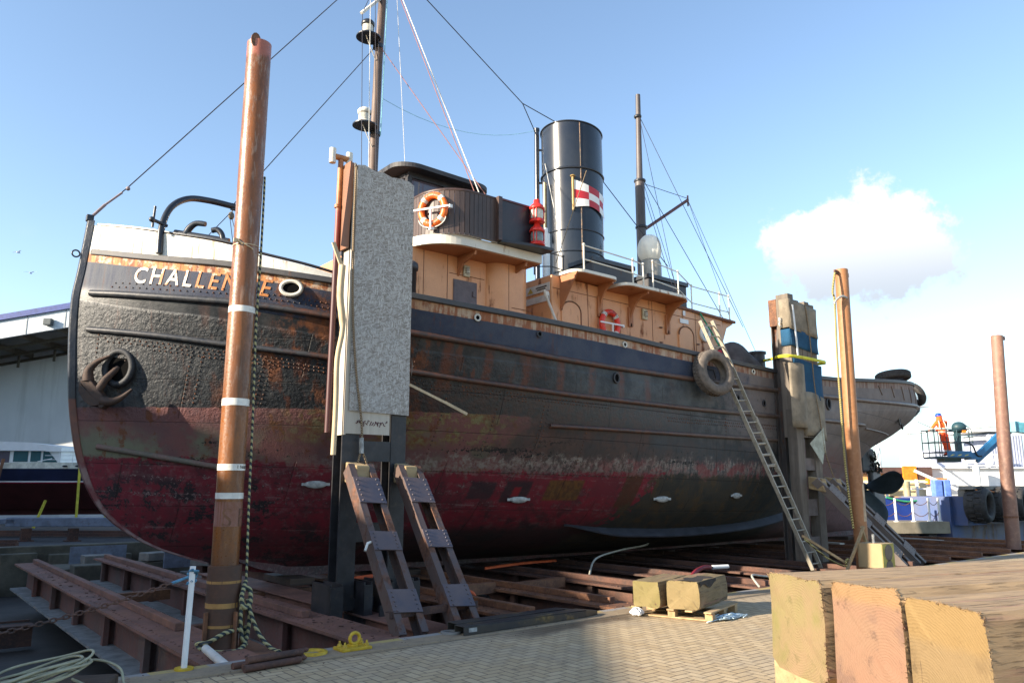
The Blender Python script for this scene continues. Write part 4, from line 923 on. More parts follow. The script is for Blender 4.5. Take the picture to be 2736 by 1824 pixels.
# funnel
FX, FR = 14.37, 0.87
fn = MB(); fzt = lambda x: 11.62 - 0.10 * (x - FX)
def fpt(a, z, r): return (FX + r * math.cos(a) - 0.012 * (z - 9), r * math.sin(a), z)
def frr(z): return lerp(0.80, 0.87, min(1, (z - 6.5) / 4.0))
fn.grid(lambda u, v: fpt(2*math.pi*u, lerp(6.5, 11.6 - 0.1 * FR * math.cos(2*math.pi*u), v), frr(lerp(6.5, 11.6, v))), 56, 24)
fn.grid(lambda u, v: fpt(2*math.pi*u, lerp(11.6, 10.2, v) - 0.1 * FR * math.cos(2*math.pi*u), FR - 0.03), 56, 3)
funnel = part('funnel', fn, M['blackgloss'])
fr_ = MB()
for z, r in ((11.6, 0.022), (10.28, 0.035), (8.52, 0.018), (7.92, 0.018)):
    fr_ = MB(); fr_.tube([Vector(fpt(2*math.pi*i/56, z - 0.1*FR*math.cos(2*math.pi*i/56) * (1 if z > 11 else 0.3), frr(z) + 0.008)) for i in range(56)], r, 6, closed=True); part('funnel_band', fr_, M['blackgloss'], funnel)
sm_ = MB(); a = R(-118)
sm_.tube([Vector(fpt(a, z, frr(z) + 0.006)) for z in (6.6, 8, 9.5, 10.25)], 0.02, 5); sm_.tube([Vector(fpt(a, z, frr(z) + 0.006)) for z in (10.3, 11.0, 11.6)], 0.014, 5)
part('funnel_seam', sm_, paint('seam_paint', (0.05, 0.05, 0.05), (0.09, 0.08, 0.07), (0.3, 0.2, 0.14), 0.7, 6, 0.6), funnel)
# chequered house flag fixed to the funnel: white and red squares on an ochre staff
def fang(px): return R(-90 + px)
mats = [M['white'], M['flagred']]
f2 = MB(); sx0, sx1 = -41, 33
def flagz(u, v):  # u 0..1 along, v 0 top..1 bottom
    top = 9.92 - 0.16 * u - 0.22 * math.sin(u * 2.2) * 0.5 - (0.18 * max(0, u - .6)) ; bot = 9.14 + 0.05 * math.sin(u * 3.0) - 0.36 * max(0, u - 0.35) ** 1.3
    return lerp(top, bot, v)
cu_ = [0, 0.36, 0.70, 1.0]; cv_ = [0, 0.35, 0.68, 1.0]
for i in range(3):
    for j in range(3):
        f2.mi = (i + j) % 2
        def fq(a, b, i=i, j=j):
            u = lerp(cu_[i], cu_[i+1], a); v = lerp(cv_[j], cv_[j+1], b); u2 = u
            if i == 2: u2 = u - (1 - abs(v - 0.5) * 2) * 0.14 * a
            return fpt(fang(lerp(sx0, sx1, u2)), flagz(u2, v), frr(9.5) + 0.045)
        f2.grid(fq, 5, 4)
flag = f2.build('house_flag', mats, funnel, fix=False)
stf = MB(); stf.tube([Vector(fpt(fang(sx0 - 2), 9.05, frr(9) + 0.05)), Vector(fpt(fang(sx0 - 2), 10.0, frr(10) + 0.05))], 0.035, 8); stf.ball(Vector(fpt(fang(sx0 - 2), 10.02, frr(10) + 0.05)), (0.075, 0.075, 0.03)); part('flag_staff', stf, M['gold'], flag)
pi_ = MB(); pi_.tube([(13.60, 0.66, 6.6), (13.60, 0.66, 11.80)], 0.07, 10); pi_.tube([(13.60, 0.66, 11.78), (13.60, 0.66, 11.86)], 0.085, 10)
for z in (8.3, 9.2, 10.2, 11.2): pi_.beam((13.60, 0.66, z), (13.9, 0.45, z), 0.04, 0.05)
part('waste_steam_pipe', pi_, M['blackgloss'])
wh2 = MB(); wh2.tube([(13.36, 0.06, 8.6), (13.36, 0.06, 9.95)], 0.055, 8); wh2.tube([(13.36, 0.06, 8.3), (13.36, 0.06, 8.6)], [0.10, 0.05], 8); wh2.tube([(13.36, 0.06, 6.6), (13.36, 0.06, 8.3)], 0.03, 8); part('steam_whistle', wh2, plain('tarnished_brass', (0.30, 0.24, 0.14), 0.4, 0.4, 0.3, 10))
for x, y, r in ((12.45, -1.0, 0.10), (12.15, -1.3, 0.07)):
    q = MB(); q.tube([(x, y, 6.55), (x, y, 8.0)], r, 10); part('white_standpipe', q, M['white'])
# skylight boxes on the boat deck
def box_lid(name, x0_, x1_, y0, y1, z0, z1):
    b = MB(); b.ab(x0_, x1_, y0, y1, z0, z1 - 0.12); o = part(name, b, M['darksteel'], bevel=0.015)
    l = MB(); l.ab(x0_ - 0.05, x1_ + 0.05, y0 - 0.05, y1 + 0.05, z1 - 0.12, z1); part('lid', l, M['black'], o, bevel=0.015); return o
box_lid('deck_locker', 13.05, 14.5, -2.05, -1.25, 6.67, 7.28)
box_lid('deck_locker', 15.7, 17.3, -1.55, -0.45, 6.5, 7.42)
cv = MB(); cv.lathe([(0.30, 6.5), (0.30, 7.95), (0.26, 8.05), (0, 8.07)], 22, Matrix.Translation((16.44, -1.0, 0))); drum = part('vent_drum', cv, paint('drum_paint', (0.055, 0.06, 0.062), (0.45, 0.42, 0.36), amt=0.1, scale=0.8))
sl_ = MB()
def sq(u, v):
    a = 2*math.pi*u; b = math.pi*v; rr = 1 + 0.05*math.sin(a*5 + v*6) * math.sin(b) + 0.03*math.sin(a*11)
    return (16.42 + 0.34*rr*math.cos(a)*math.sin(b)**0.8, -1.0 + 0.34*rr*math.sin(a)*math.sin(b)**0.8, 8.38 - 0.43*math.cos(b))
sl_.grid(sq, 40, 20); part('covered_searchlight', sl_, plain('white_canvas_cover', (0.80, 0.78, 0.70), 0.8, 0, 0.06, 4, 0.3))
# boat-deck railings
def railing(pts, zb, hgt, bars, r=0.022, mat=None):
    m_ = MB()
    for x, y in pts: m_.tube([(x, y, zb(x)), (x, y, zb(x) + hgt)], r, 6); m_.ball((x, y, zb(x) + hgt), r * 1.7, 8, 6)
    for b in bars: m_.tube([(x, y, zb(x) + b) for x, y in pts], r * 0.75, 6)
    return part('guard_rail', m_, mat or M['whiterust'])
railing([(12.35, -2.45), (14.05, -2.45), (14.55, -2.35)], lambda x: 6.62 - 0.05 * (x > 13.4), 0.72, (0.70, 0.36))
railing([(14.75, -2.5), (16.0, -2.3), (17.0, -1.95), (18.35, -1.9), (18.8, -1.9)], lambda x: 6.57 if x < 16.2 else 6.42, 0.80, (0.78, 0.30), 0.020, M['rust_dark'] if False else None)
railing([(11.45, -1.7), (11.75, -1.95), (12.2, -1.9)], lambda x: 6.6, 0.55, (0.53, 0.2), 0.018, M['darksteel'])
# masts, lamps, outrigger
ms = MB(); ms.tube([(8.02, 0, 4.2), (8.02, 0, 8.6), (8.06, 0, 11.5), (8.16, 0, 14.8), (8.2, 0, 16.0)], [0.115, 0.11, 0.10, 0.085, 0.07], 12); mast = part('foremast', ms, M['mast'])
gf = MB(); gf.beam((8.12, 0, 13.35), (7.40, -0.35, 12.42), 0.07, 0.06); part('signal_arm', gf, M['offwhite'], mast)
def mastlamp(z, white):
    bs = MB(); bs.prism(rrect(7.42, 7.98, -0.42, 0.12, 0.25, 8), z - 0.02, z + 0.01); bs.cyl((8.04, 0, z - 0.09), (8.04, 0, z + 0.01), 0.125, n=14); o = part('lamp_bracket', bs, M['black'], mast)
    b = MB(); T = Matrix.Translation((7.66, -0.18, z + 0.01))
    b.lathe([(0.0, 0), (0.165, 0), (0.165, 0.05), (0.14, 0.07)], 16, T); b.lathe([(0.14, 0.25), (0.155, 0.26), (0.155, 0.33), (0.11, 0.38), (0, 0.39)], 16, T); b.lathe([(0.142, 0.05), (0.142, 0.27)], 12, T, True, R(-40), R(120))
    part('masthead_lamp', b, M['offwhite'] if white else M['black'], o)
    g = MB(); g.lathe([(0.128, 0.06), (0.134, 0.16), (0.128, 0.26)], 18, T); part('lamp_glass', g, M['lens'], o)
    s_ = MB(); s_.tube([(7.6, -0.22, z - 0.02), (8.02, -0.02, z - 0.5)], 0.012, 5); part('bracket_stay', s_, M['whiterust'], o)
mastlamp(12.02, False); mastlamp(9.80, True)
am = MB(); am.tube([(17.22, 0, 6.4), (17.23, 0, 11.0)], 0.15, 12); am.tube([(17.23, 0, 11.0), (17.28, 0, 13.9)], [0.10, 0.075], 10); amast = part('aft_mast', am, paint('aft_mast_paint', (0.06, 0.055, 0.06), (0.11, 0.09, 0.085), (0.22, 0.15, 0.12), 0.3, 1.5, 0.5))
for z in (10.95, 9.45, 13.1):
    q = MB(); q.lathe([(0.16 if z < 12 else 0.10, 0), (0.185 if z < 12 else 0.12, 0.02), (0.185 if z < 12 else 0.12, 0.07), (0.16 if z < 12 else 0.10, 0.09)], 14, Matrix.Translation((17.24, 0, z))); part('mast_band', q, M['black'], amast)
ob_ = MB(); ob_.tube([(17.35, -0.05, 9.45), (19.05, -0.40, 10.70)], 0.05, 8); ob_.tube([(19.05, -0.4, 10.5), (19.05, -0.4, 10.85)], 0.03, 6); part('outrigger', ob_, plain('maroon_spar', (0.12, 0.05, 0.05), 0.5), amast)
# davit, fairlead and bitts forward
dv = MB(); P = catmull([(3.28, -1.35, 5.6), (3.30, -1.3, 6.1), (3.45, -1.18, 6.52), (3.78, -0.95, 6.83), (4.2, -0.78, 6.95), (4.70, -0.68, 6.98)], 6); dv.tube(P, 0.058, 10)
dv.tube([(3.38, -1.30, 6.13), (3.12, -1.42, 6.15)], 0.03, 6); dv.ball((3.10, -1.43, 6.15), 0.05); dv.tube([(3.12, -1.42, 6.02), (3.14, -1.41, 6.40)], 0.022, 6); dv.box((4.72, -0.68, 6.97), (0.14, 0.08, 0.12))
dav = part('anchor_davit', dv, M['black'])
bk_ = MB(); bk_.ball((4.66, -0.70, 6.78), (0.06, 0.04, 0.08)); bk_.tube([(4.68, -0.69, 6.92), (4.66, -0.70, 6.82)], 0.012, 5); part('davit_block', bk_, plain('tarnished_block', (0.16, 0.13, 0.09), 0.5), dav)
fl_ = MB()
def fl(a, b, z): 
    q = hp(a, zr(a)); return Vector((q.x, q.y + 0.06 + b, z))
fl_.tube([fl(3.48, 0, ztop(3.48) + 0.05), fl(3.9, 0, ztop(3.9) + 0.05), fl(4.18, 0, ztop(4.18) + 0.06)], 0.055, 8)
fl_.tube(catmull([fl(3.62, 0, ztop(3.62) + 0.05), fl(3.66, 0, ztop(3.66) + 0.17), fl(3.74, 0, ztop(3.7) + 0.26), fl(3.86, 0, ztop(3.7) + 0.24)], 4), [0.07, .066, .062, .06, .06, .058, .056, .054, .052, .05, .05, .048, .046], 8)
fl_.tube(catmull([fl(4.10, 0, ztop(4.1) + 0.05), fl(4.08, 0, ztop(4.1) + 0.16), fl(4.02, 0, ztop(4.05) + 0.23), fl(3.95, 0, ztop(4.05) + 0.22)], 4), 0.05, 8)
part('bow_fairlead', fl_, M['black'])
bt_ = MB(); bt_.cyl((4.62, -1.9, 4.9), (4.62, -1.9, 5.75), 0.10); part('bitt', bt_, M['black'])
# stern gear: propeller, rudder, bitts
pr = MB(); pr.lathe([(0, -0.25), (0.10, -0.2), (0.17, 0.0), (0.20, 0.25), (0.20, 0.5)], 16, Matrix.Translation((29.6, 0, 1.72)) @ Matrix.Rotation(R(-90), 4, 'Y')); 
hub = part('propeller', pr, M['propeller'])
def blade(ang):
    b = MB(); ca, sa = math.cos(ang), math.sin(ang)
    def bf(u, v):
        r = lerp(0.15, 1.62, v); t = v; wv = 0.62 * (math.sin(math.pi * min(1, (0.10 + 0.90 * t))) ** 0.7) * (0.42 + 0.72 * t) + 0.04
        wv = max(0.03, wv * (1 if t < 0.97 else 0.6)); a = (u - 0.5) * 2 * wv; pitch = lerp(1.0, 0.42, t)
        tx = a * math.sin(pitch); ty = a * math.cos(pitch)
        return Vector((29.55 + tx, -(r * ca - ty * sa), 1.72 + r * sa + ty * ca))
    b.grid(bf, 10, 16); o = part('blade', b, M['propeller'], hub); md = o.modifiers.new('solid', 'SOLIDIFY'); md.thickness = 0.035
for q in (8, -72, 98, 188): blade(R(q))
rd = MB(); rd.prism([(30.25, 0.1), (30.25, 2.3), (30.9, 2.3), (31.15, 1.9), (31.2, 0.5), (31.0, 0.1)], -0.06, 0.06, lambda a, b, hh: (a, hh, b)); rudd = part('rudder', rd, plain('grey_primed_rudder', (0.26, 0.24, 0.23), 0.6, 0, 0.2, 3, dirt=(0.14, 0.12, 0.11)), bevel=0.02)
sk = MB(); sk.cyl((30.25, 0, 0.05), (30.25, 0, 3.2), 0.11); sk.beam((28.8, 0, 0.05), (30.5, 0, 0.05), 0.26, 0.18); part('rudder_post', sk, M['darksteel'], rudd)
wd_ = MB(); random.seed(3)
for i in range(420):
    x = random.uniform(29.9, 31.0); z = random.uniform(2.35, 3.15); y = random.gauss(0, 0.12); a = random.uniform(0, 6.3); r = random.uniform(0.03, 0.09)
    if z > 2.3 + (31.15 - x) * 0.9: continue
    d1 = Vector((math.cos(a), random.uniform(-1, 1), math.sin(a))) * r; d2 = Vector((random.uniform(-1, 1), random.uniform(-1, 1), -1.2)) * r * 1.4
    c0 = Vector((x, y, z)); wd_.add([c0, c0 + d1, c0 + d1 + d2, c0 + d2], [(0, 1, 2, 3)])
part('hanging_weed', wd_, plain('dark_weed', (0.018, 0.022, 0.016), 0.9), rudd)
sp_ = MB(); sp_.box((29.95, 0, 2.75), (1.0, 0.25, 0.9)); part('stern_tube_boss', sp_, M['darksteel'], rudd, bevel=0.06)
bx = MB(); bx.cyl((19.0, -2.6, 4.0), (19.0, -2.6, 5.42), 0.22); bx.cyl((19.0, -2.6, 5.40), (19.0, -2.6, 5.46), 0.26); part('towing_bitt', bx, M['darksteel'])
hm = MB()
hm.grid(lambda u, v: (lerp(17.3, 18.6, v), -2.6 + 0.55*math.cos(math.pi*u), 4.6 + (0.98 + 0.14*math.sin(v*7)) * math.sin(math.pi*v)**0.5 * math.sin(math.pi*u) ** 0.6), 14, 20); part('canvas_hump', hm, plain('grey_canvas_cover', (0.085, 0.075, 0.075), 0.9, 0, 0.3, 3, 0.4))
# ------------------------------------------------------------------ standing and running rigging
def wire(name, pts, r, mat, sag=0.0, n=10):
    m_ = MB(); P = []
    for a, b in zip(pts, pts[1:]):
        a = Vector(a); b = Vector(b)
        for i in range(n): 
            t = i / n; q = a.lerp(b, t); q.z -= sag * 4 * t * (1 - t); P.append(q)
    P.append(Vector(pts[-1])); m_.tube(P, r, 5); return part(name, m_, mat)
wire('forestay', [(2.42, 0, 6.45), (2.95, 0, 7.12), (8.15, 0, 14.45)], 0.011, M['wire'])
bs_ = MB(); bs_.tube([(2.45, 0, 6.48), (2.62, 0, 6.72)], 0.03, 6); bs_.tube([(2.62, 0, 6.72), (2.88, 0, 7.02)], 0.022, 6); bs_.ball((2.97, 0, 7.12), 0.04); part('rigging_screw', bs_, plain('pinkish_rope_lashing', (0.28, 0.22, 0.22), 0.8))
wire('topping_lift', [(4.68, -0.66, 7.0), (8.0, 0, 12.0)], 0.010, M['wire'])
wire('davit_fall', [(4.64, -0.70, 6.72), (4.5, -1.6, 5.6)], 0.007, M['wire']); wire('davit_fall', [(4.68, -0.70, 6.72), (4.62, -1.7, 5.6)], 0.007, M['wire']); wire('davit_fall', [(4.66, -0.68, 6.86), (3.9, -1.35, 5.85)], 0.008, M['wire'])
wire('triatic_stay', [(8.15, 0, 14.5), (12.52, 0, 12.02), (14.0, -0.2, 11.66)], 0.013, M['wire']); wire('stay_bridle', [(12.52, 0, 12.02), (13.55, 0.6, 11.6)], 0.013, M['wire'])
wire('aerial_wire', [(8.22, 0, 10.70), (13.5, 0.6, 11.75)], 0.006, M['wireteal'], 0.45)
for (a, b, r, mt) in (((8.1, -0.1, 14.4), (9.3, -2.45, 7.78), 0.013, 'wirelight'), ((8.15, -0.1, 14.2), (9.12, -2.5, 7.78), 0.010, 'wirered'), ((8.05, -0.05, 12.0), (9.45, -2.5, 7.78), 0.009, 'wirered'),
                      ((8.3, -0.2, 14.5), (8.35, -0.9, 8.6), 0.006, 'wirelight'), ((8.2, -0.1, 14.0), (8.12, -0.12, 9.7), 0.012, 'wireteal'),
                      ((7.42, -0.35, 12.42), (7.15, -1.3, 5.5), 0.008, 'wire'), ((7.62, -0.3, 13.5), (7.35, -1.2, 5.6), 0.008, 'wirelight'), ((7.75, -0.25, 14.0), (7.55, -1.2, 5.6), 0.007, 'wire'), ((7.95, -0.1, 14.0), (7.7, -0.9, 5.8), 0.008, 'wire'), ((7.42, -0.35, 12.42), (8.1, -0.1, 14.2), 0.008, 'wire')):
    wire('halyard', [a, b], r, M[mt])
for (a, b, r) in (((17.2, -0.1, 13.1), (16.0, -2.3, 6.5), 0.008), ((17.2, -0.15, 10.95), (16.1, -2.3, 6.5), 0.008), ((17.15, -0.1, 10.9), (15.75, -2.4, 6.6), 0.008), ((17.3, -0.05, 13.1), (19.6, -1.8, 6.4), 0.009), ((17.35, -0.1, 10.95), (18.55, -1.9, 6.42), 0.010), ((17.35, 0, 10.95), (19.05, -0.4, 10.75), 0.010), ((19.05, -0.4, 10.7), (18.9, -1.9, 6.4), 0.007), ((19.05, -0.4, 10.7), (19.7, -2.2, 5.4), 0.007)):
    wire('mast_stay', [a, b], r, M['wire'])
wire('funnel_guy', [(15.1, -0.5, 10.25), (16.9, -1.25, 7.9)], 0.013, M['wire']); wire('funnel_guy', [fpt(R(-108), 10.2, 0.9), (12.55, -1.25, 7.2)], 0.012, M['rope3']); wire('funnel_guy', [(13.5, 0.2, 10.6), (12.2, -1.9, 7.2)], 0.008, M['wirelight'])
# lifebuoys: hung on their brackets, things of their own
def lifebuoy(c, nrm, mat, label, text1, text2, rad=0.285):
    nrm = Vector(nrm).normalized(); a = Vector((0, 0, 1)).cross(nrm).normalized(); b = Vector((0, 0, 1)); Mx = Matrix((a, nrm, b)).transposed(); c = Vector(c)
    t = thing('lifebuoy', tuple(c), label, 'lifebuoy')
    m_ = MB(); pts = [c + Mx @ Vector((rad*math.cos(2*math.pi*k/40), 0, rad*1.12*math.sin(2*math.pi*k/40))) for k in range(40)]; m_.tube(pts, 0.072, 12, closed=True); m_.build('ring', mat, t)
    for an in (45, 135, 225, 315):
        bnd = MB(); bnd.tube([c + Mx @ Vector((rad*math.cos(R(an+d)), 0, rad*1.12*math.sin(R(an+d)))) for d in (-8, -4, 0, 4, 8)], 0.076, 12, caps=False); bnd.build('reflective_band', M['offwhite'], t)
    gl = MB(); gl.tube([c + Mx @ Vector(((rad + 0.09 + 0.05*abs(math.sin(k*math.pi/8)))*math.cos(R(-150+k*7.5)), 0.02, (rad*1.12 + 0.09)*math.sin(R(-150+k*7.5)))) for k in range(17)], 0.012, 5); gl.build('grab_line', M['wirelight'], t)
    for txt, cen, sg in ((text1, 90, 1), (text2, 270, -1)):
        vs, fs = text_mesh(txt, 0.085, 0, 0, 0.001, 1.15); wx = max(p[0] for p in vs); o = []
        for x, y, _ in vs:
            an = R(cen) - sg * (x - wx/2) / (rad * 1.08); rr = rad + sg * (y - 0.028); o.append(c + Mx @ Vector((rr*math.cos(an), 0.076 - abs(y-0.03)*0.2, rr*1.12*math.sin(an))))
        tm = MB(); tm.add(o, fs); tm.build('lettering', M['black_plain'], t, fix=False)
    return t
n1v = Vector((-0.88, -0.47, 0)).normalized()
def bracket(c, nrm):
    nrm = Vector(nrm).normalized(); a = Vector((0, 0, 1)).cross(nrm).normalized(); c = Vector(c); m_ = MB()
    m_.beam(c - a*0.42 + nrm*0.09, c + a*0.40 + nrm*0.09, 0.03, 0.035); m_.beam(c + nrm*0.09, c + nrm*0.09 - Vector((0, 0, 0.42)), 0.035, 0.03, (1, 0, 0)); m_.box(c + a*0.42 + nrm*0.03, (0.07, 0.07, 0.07)); m_.box(c - Vector((0, 0, 0.43)) + nrm*0.05, (0.08, 0.08, 0.05))
    part('lifebuoy_bracket', m_, M['white'])
c1 = Vector((8.37, -2.12, 7.33)) + n1v * 0.10; lifebuoy(c1, n1v, M['orange'], 'bright orange lifebuoy hanging on the planked bridge front of the tug', 'CHALLENGE', 'LONDON', 0.275); bracket(c1, n1v)
c2 = Vector((13.55, -2.10, 5.62)); lifebuoy(c2, (0, -1, 0), M['redbuoy'], 'red lifebuoy hanging on the peach engine casing below the gussets', 'CHALLENGE', 'LONDON', 0.28); bracket(c2, (0, -1, 0))
# ------------------------------------------------------------------ ground, quay and slipway pit
def paving_mat():
    k = NT('block_paving'); v = k.obj(); W = 0.1
    p = k.sep(v); X = k.m('DIVIDE', p[0], W); Y = k.m('DIVIDE', p[1], W)
    i = k.m('FLOOR', X); j = k.m('FLOOR', Y); fx = k.m('FRACT', X); fy = k.m('FRACT', Y)
    kk = k.m('FLOORED_MODULO', k.m('SUBTRACT', i, j), 4.0)
    def eq(n): return k.m('COMPARE', kk, float(n), 0.1)
    e0, e1, e2, e3 = eq(0), eq(1), eq(2), eq(3)
    dl = k.m('ADD', fx, k.m('MULTIPLY', e1, 9)); dr = k.m('ADD', k.m('SUBTRACT', 1.0, fx), k.m('MULTIPLY', e0, 9))
    db = k.m('ADD', fy, k.m('MULTIPLY', e2, 9)); dt = k.m('ADD', k.m('SUBTRACT', 1.0, fy), k.m('MULTIPLY', e3, 9))
    d = k.m('MINIMUM', k.m('MINIMUM', dl, dr), k.m('MINIMUM', db, dt))
    wn_ = k.n('ShaderNodeTexWhiteNoise'); k.t.links.new(k.comb(k.m('SUBTRACT', i, e1), k.m('SUBTRACT', j, e2), 0.0), wn_.inputs['Vector'])
    rnd = wn_.outputs['Value']
    n1 = k.noise(v, 0.5, 6); n2 = k.noise(v, 4, 8, 0.7); n3 = k.noise(v, 60, 3)
    col = k.mix(rnd, (0.42, 0.305, 0.168), (0.52, 0.395, 0.235))
    col = k.mix(k.m('MULTIPLY', k.step(n2, 0.45, 0.7), 0.5), col, (0.33, 0.25, 0.16))
    col = k.mix(k.m('MULTIPLY', k.step(n1, 0.42, 0.62), 0.55), col, (0.34, 0.285, 0.21)); oil = k.m('MULTIPLY', k.step(k.noise(v, 0.9, 7, 0.7, 0.6), 0.60, 0.68), 0.65); col = k.mix(oil, col, (0.16, 0.12, 0.08))
    col = k.mix(k.m('MULTIPLY', k.step(n3, 0.5, 0.75), 0.3), col, (0.2, 0.16, 0.11))
    rs = k.m('MULTIPLY', k.step(k.noise(v, 1.7, 7, 0.7), 0.63, 0.70), 0.5); col = k.mix(rs, col, (0.20, 0.09, 0.05))
    jt = k.step(k.m('ADD', d, k.m('MULTIPLY', k.m('SUBTRACT', n2, 0.5), 0.06)), 0.02, 0.085)
    col = k.mix(jt, (0.13, 0.095, 0.062), col)
    # damp, oily strip against the kerb
    wx = k.m('ADD', p[1], k.m('MULTIPLY', k.m('SUBTRACT', k.noise(v, 1.6, 6, 0.65), 0.5), 1.1))
    wet = k.m('MULTIPLY', k.step(wx, -8.05, -7.75), k.band(p[0], 5.9, 8.2, 0.5))
    wet2 = k.m('MULTIPLY', k.step(k.m('ADD', p[1], k.m('MULTIPLY', k.noise(v, 5, 5), 0.14)), -7.62, -7.52), 0.75)
    wet = k.m('MAXIMUM', wet, wet2)
    col = k.mix(k.m('MULTIPLY', wet, 0.72), col, (0.075, 0.05, 0.032))
    hgt = k.m('ADD', k.m('MULTIPLY', jt, 0.5), k.m('ADD', k.m('MULTIPLY', n3, 0.25), k.m('MULTIPLY', rnd, 0.25)))
    return k.out(col, k.mix(wet, (0.85,) * 3, (0.45,) * 3), 0, k.bump(hgt, 0.8, 0.012))
def kerb_mat():
    k = NT('painted_kerb_stone'); v = k.obj(); p = k.sep(v); n = k.noise(v, 5, 7, 0.7); n2 = k.noise(v, 40, 3)
    col = k.mix(k.step(n, 0.35, 0.65), (0.30, 0.225, 0.14), (0.23, 0.175, 0.115)); col = k.mix(k.m('MULTIPLY', k.step(n2, 0.5, 0.7), 0.3), col, (0.15, 0.11, 0.08))
    blk = k.step(k.m('FRACT', k.m('DIVIDE', p[0], 1.05)), 0.49, 0.51); wear = k.step(k.m('ADD', n, k.m('MULTIPLY', p[1], -0.0)), 0.36, 0.5)
    pt = k.mix(blk, (0.42, 0.31, 0.10), (0.26, 0.255, 0.25))
    edge = k.step(k.m('ADD', p[1], k.m('MULTIPLY', n, 0.05)), 0.10, 0.12)
    col = k.mix(k.m('MULTIPLY', edge, k.m('MULTIPLY', wear, 0.85)), col, pt)
    return k.out(col, 0.85, 0, k.bump(k.m('ADD', n, n2), 0.4, 0.01))
gd = MB(); gd.add([(-60, -60, 0), (60, -60, 0), (60, -7.57, 0), (-60, -7.57, 0)], [(0, 1, 2, 3)])
tag(gd.build('paving', paving_mat(), org=(0, 0, 0), fix=False), kind='structure')
kb_ = MB(); kb_.ab(-40, 31.0, -7.57, -7.13, -1.9, 0.012); tag(kb_.build('kerb', kerb_mat(), org=(0, -7.35, 0), bevel=0.015), kind='structure')
pf = MB(); pf.add([(-40, -7.2, -1.3), (33, -7.2, -1.3), (33, 12.2, -1.3), (-40, 12.2, -1.3)], [(0, 1, 2, 3)])
tag(pf.build('slipway_bed', plain('dark_slip_bed', (0.040, 0.034, 0.028), 0.75, 0, 0.4, 1.2, 0.4, dirt=(0.03, 0.026, 0.022)), org=(0, 0, -1.3), fix=False), kind='structure')
yg = MB(); yg.add([(-400, 12.0, 0), (26, 12.0, 0), (26, 600, 0), (-400, 600, 0)], [(0, 1, 2, 3)])
tag(yg.build('yard_ground', plain('dark_yard_tarmac', (0.055, 0.055, 0.058), 0.9, 0, 0.3, 0.8, 0.2, dirt=(0.035, 0.032, 0.03)), org=(0, 0, 0), fix=False), kind='structure')
def water_mat():
    k = NT('harbour_water'); v = k.obj(); n = k.noise(k.sc(v, (1, 2.2, 1)), 1.1, 5)
    return k.out((0.012, 0.022, 0.026), 0.08, 0, k.bump(n, 0.5, 0.05))
wt = MB(); wt.add([(24, -60, -1.9), (1400, -1400, -1.9), (1400, 1400, -1.9), (24, 1400, -1.9)], [(0, 1, 2, 3)])
tag(wt.build('harbour_water', water_mat(), org=(0, 0, -1.9), fix=False), kind='structure')
# concrete retaining wall of the far bank
rw = MB(); rw.ab(-30, 26, 11.55, 12.0, -1.75, 0.02)
for x in (1.2, 2.9, 4.1, 5.4, 6.6): rw.ab(x, x + 0.9, 11.25, 11.55, -1.75, random.uniform(-0.28, -0.12))
rw.ab(4.3, 6.6, 8.6, 9.3, -1.75, -0.35); rw.ab(3.9, 5.2, 9.3, 11.2, -1.75, -0.48); rw.ab(-6, 2.4, 9.0, 11.2, -1.75, -0.62)
tag(rw.build('retaining_wall', M['stonewall'], bevel=0.03), 'mossy concrete retaining wall along the far bank of the slip pit', 'wall')
# ------------------------------------------------------------------ steel slip beams
random.seed(11)
def slip_beam(x, y0, y1, rail, rail_end, mat, wmat, label, zt=-0.12, wdt=0.65, depth=0.60, rz_=0.10):
    t = thing('slip_beam', (x, y0, zt - depth), label, 'steel beam', 'rusty steel beams across the slipway')
    f = MB(); f.ab(x - wdt/2, x + wdt/2, y0, y1, zt - 0.04, zt); f.build('top_flange', mat, t)
    wb = MB(); wb.ab(x - 0.03, x + 0.03, y0, y1, zt - depth + 0.04, zt - 0.04)
    y = y0 + 0.9
    while y < y1:
        for sg in (-1, 1): wb.ab(x + sg*0.03 if sg > 0 else x - wdt*0.30, x + wdt*0.30 if sg > 0 else x - 0.03, y, y + 0.03, zt - depth + 0.04, zt - 0.04)
        for sg in (-1, 1): wb.ab(min(x + sg*wdt*0.18, x + sg*wdt*0.30), max(x + sg*wdt*0.18, x + sg*wdt*0.30), y - 0.10, y, zt - depth + 0.04, zt - 0.04)
        y += 2.3
    wb.build('web', wmat, t)
    b = MB(); b.ab(x - wdt*0.56, x + wdt*0.56, y0, y1, zt - depth, zt - depth + 0.04); b.build('bottom_flange', M['flange'], t)
    if rail is not None:
        r = MB(); r.ab(rail - 0.06, rail + 0.06, rail_end, y1 - 0.2, zt, zt + rz_); r.build('rail', mat, t, bevel=0.012)
        rv_ = MB()
        y = y0 + 0.3
        while y < y0 + 6:
            for dx in (-0.22, 0.22): rv_.lathe([(0.0, 0.012), (0.012, 0.010), (0.018, 0.0)], 6, Matrix.Translation((x + dx, y, zt)))
            y += 0.16
        rv_.build('rivet_rows', mat, t)
    return t
B = slip_beam
B(3.12, -6.95, 7.5, 3.2, -4.35, M['rust_pink'], M['web'], 'pinkish rusty slip beam nearest the white chain post, with red web and silted bottom flange')
B(4.93, -7.05, 8.0, 4.86, -4.42, M['rust_pink'], M['web'], 'rusty slip beam with rail that runs out to the kerb beside the yellow mooring eye')
B(7.45, -7.05, 9.0, 7.55, -6.14, M['rust'], M['rust_dark'], 'rusty slip beam whose orange rail stops just behind the black fork sleeve')
B(9.2, -7.05, 9.0, 9.2, -6.15, M['rust'], M['rust_dark'], 'rusty slip beam whose rail stops behind the pallet of baulks')
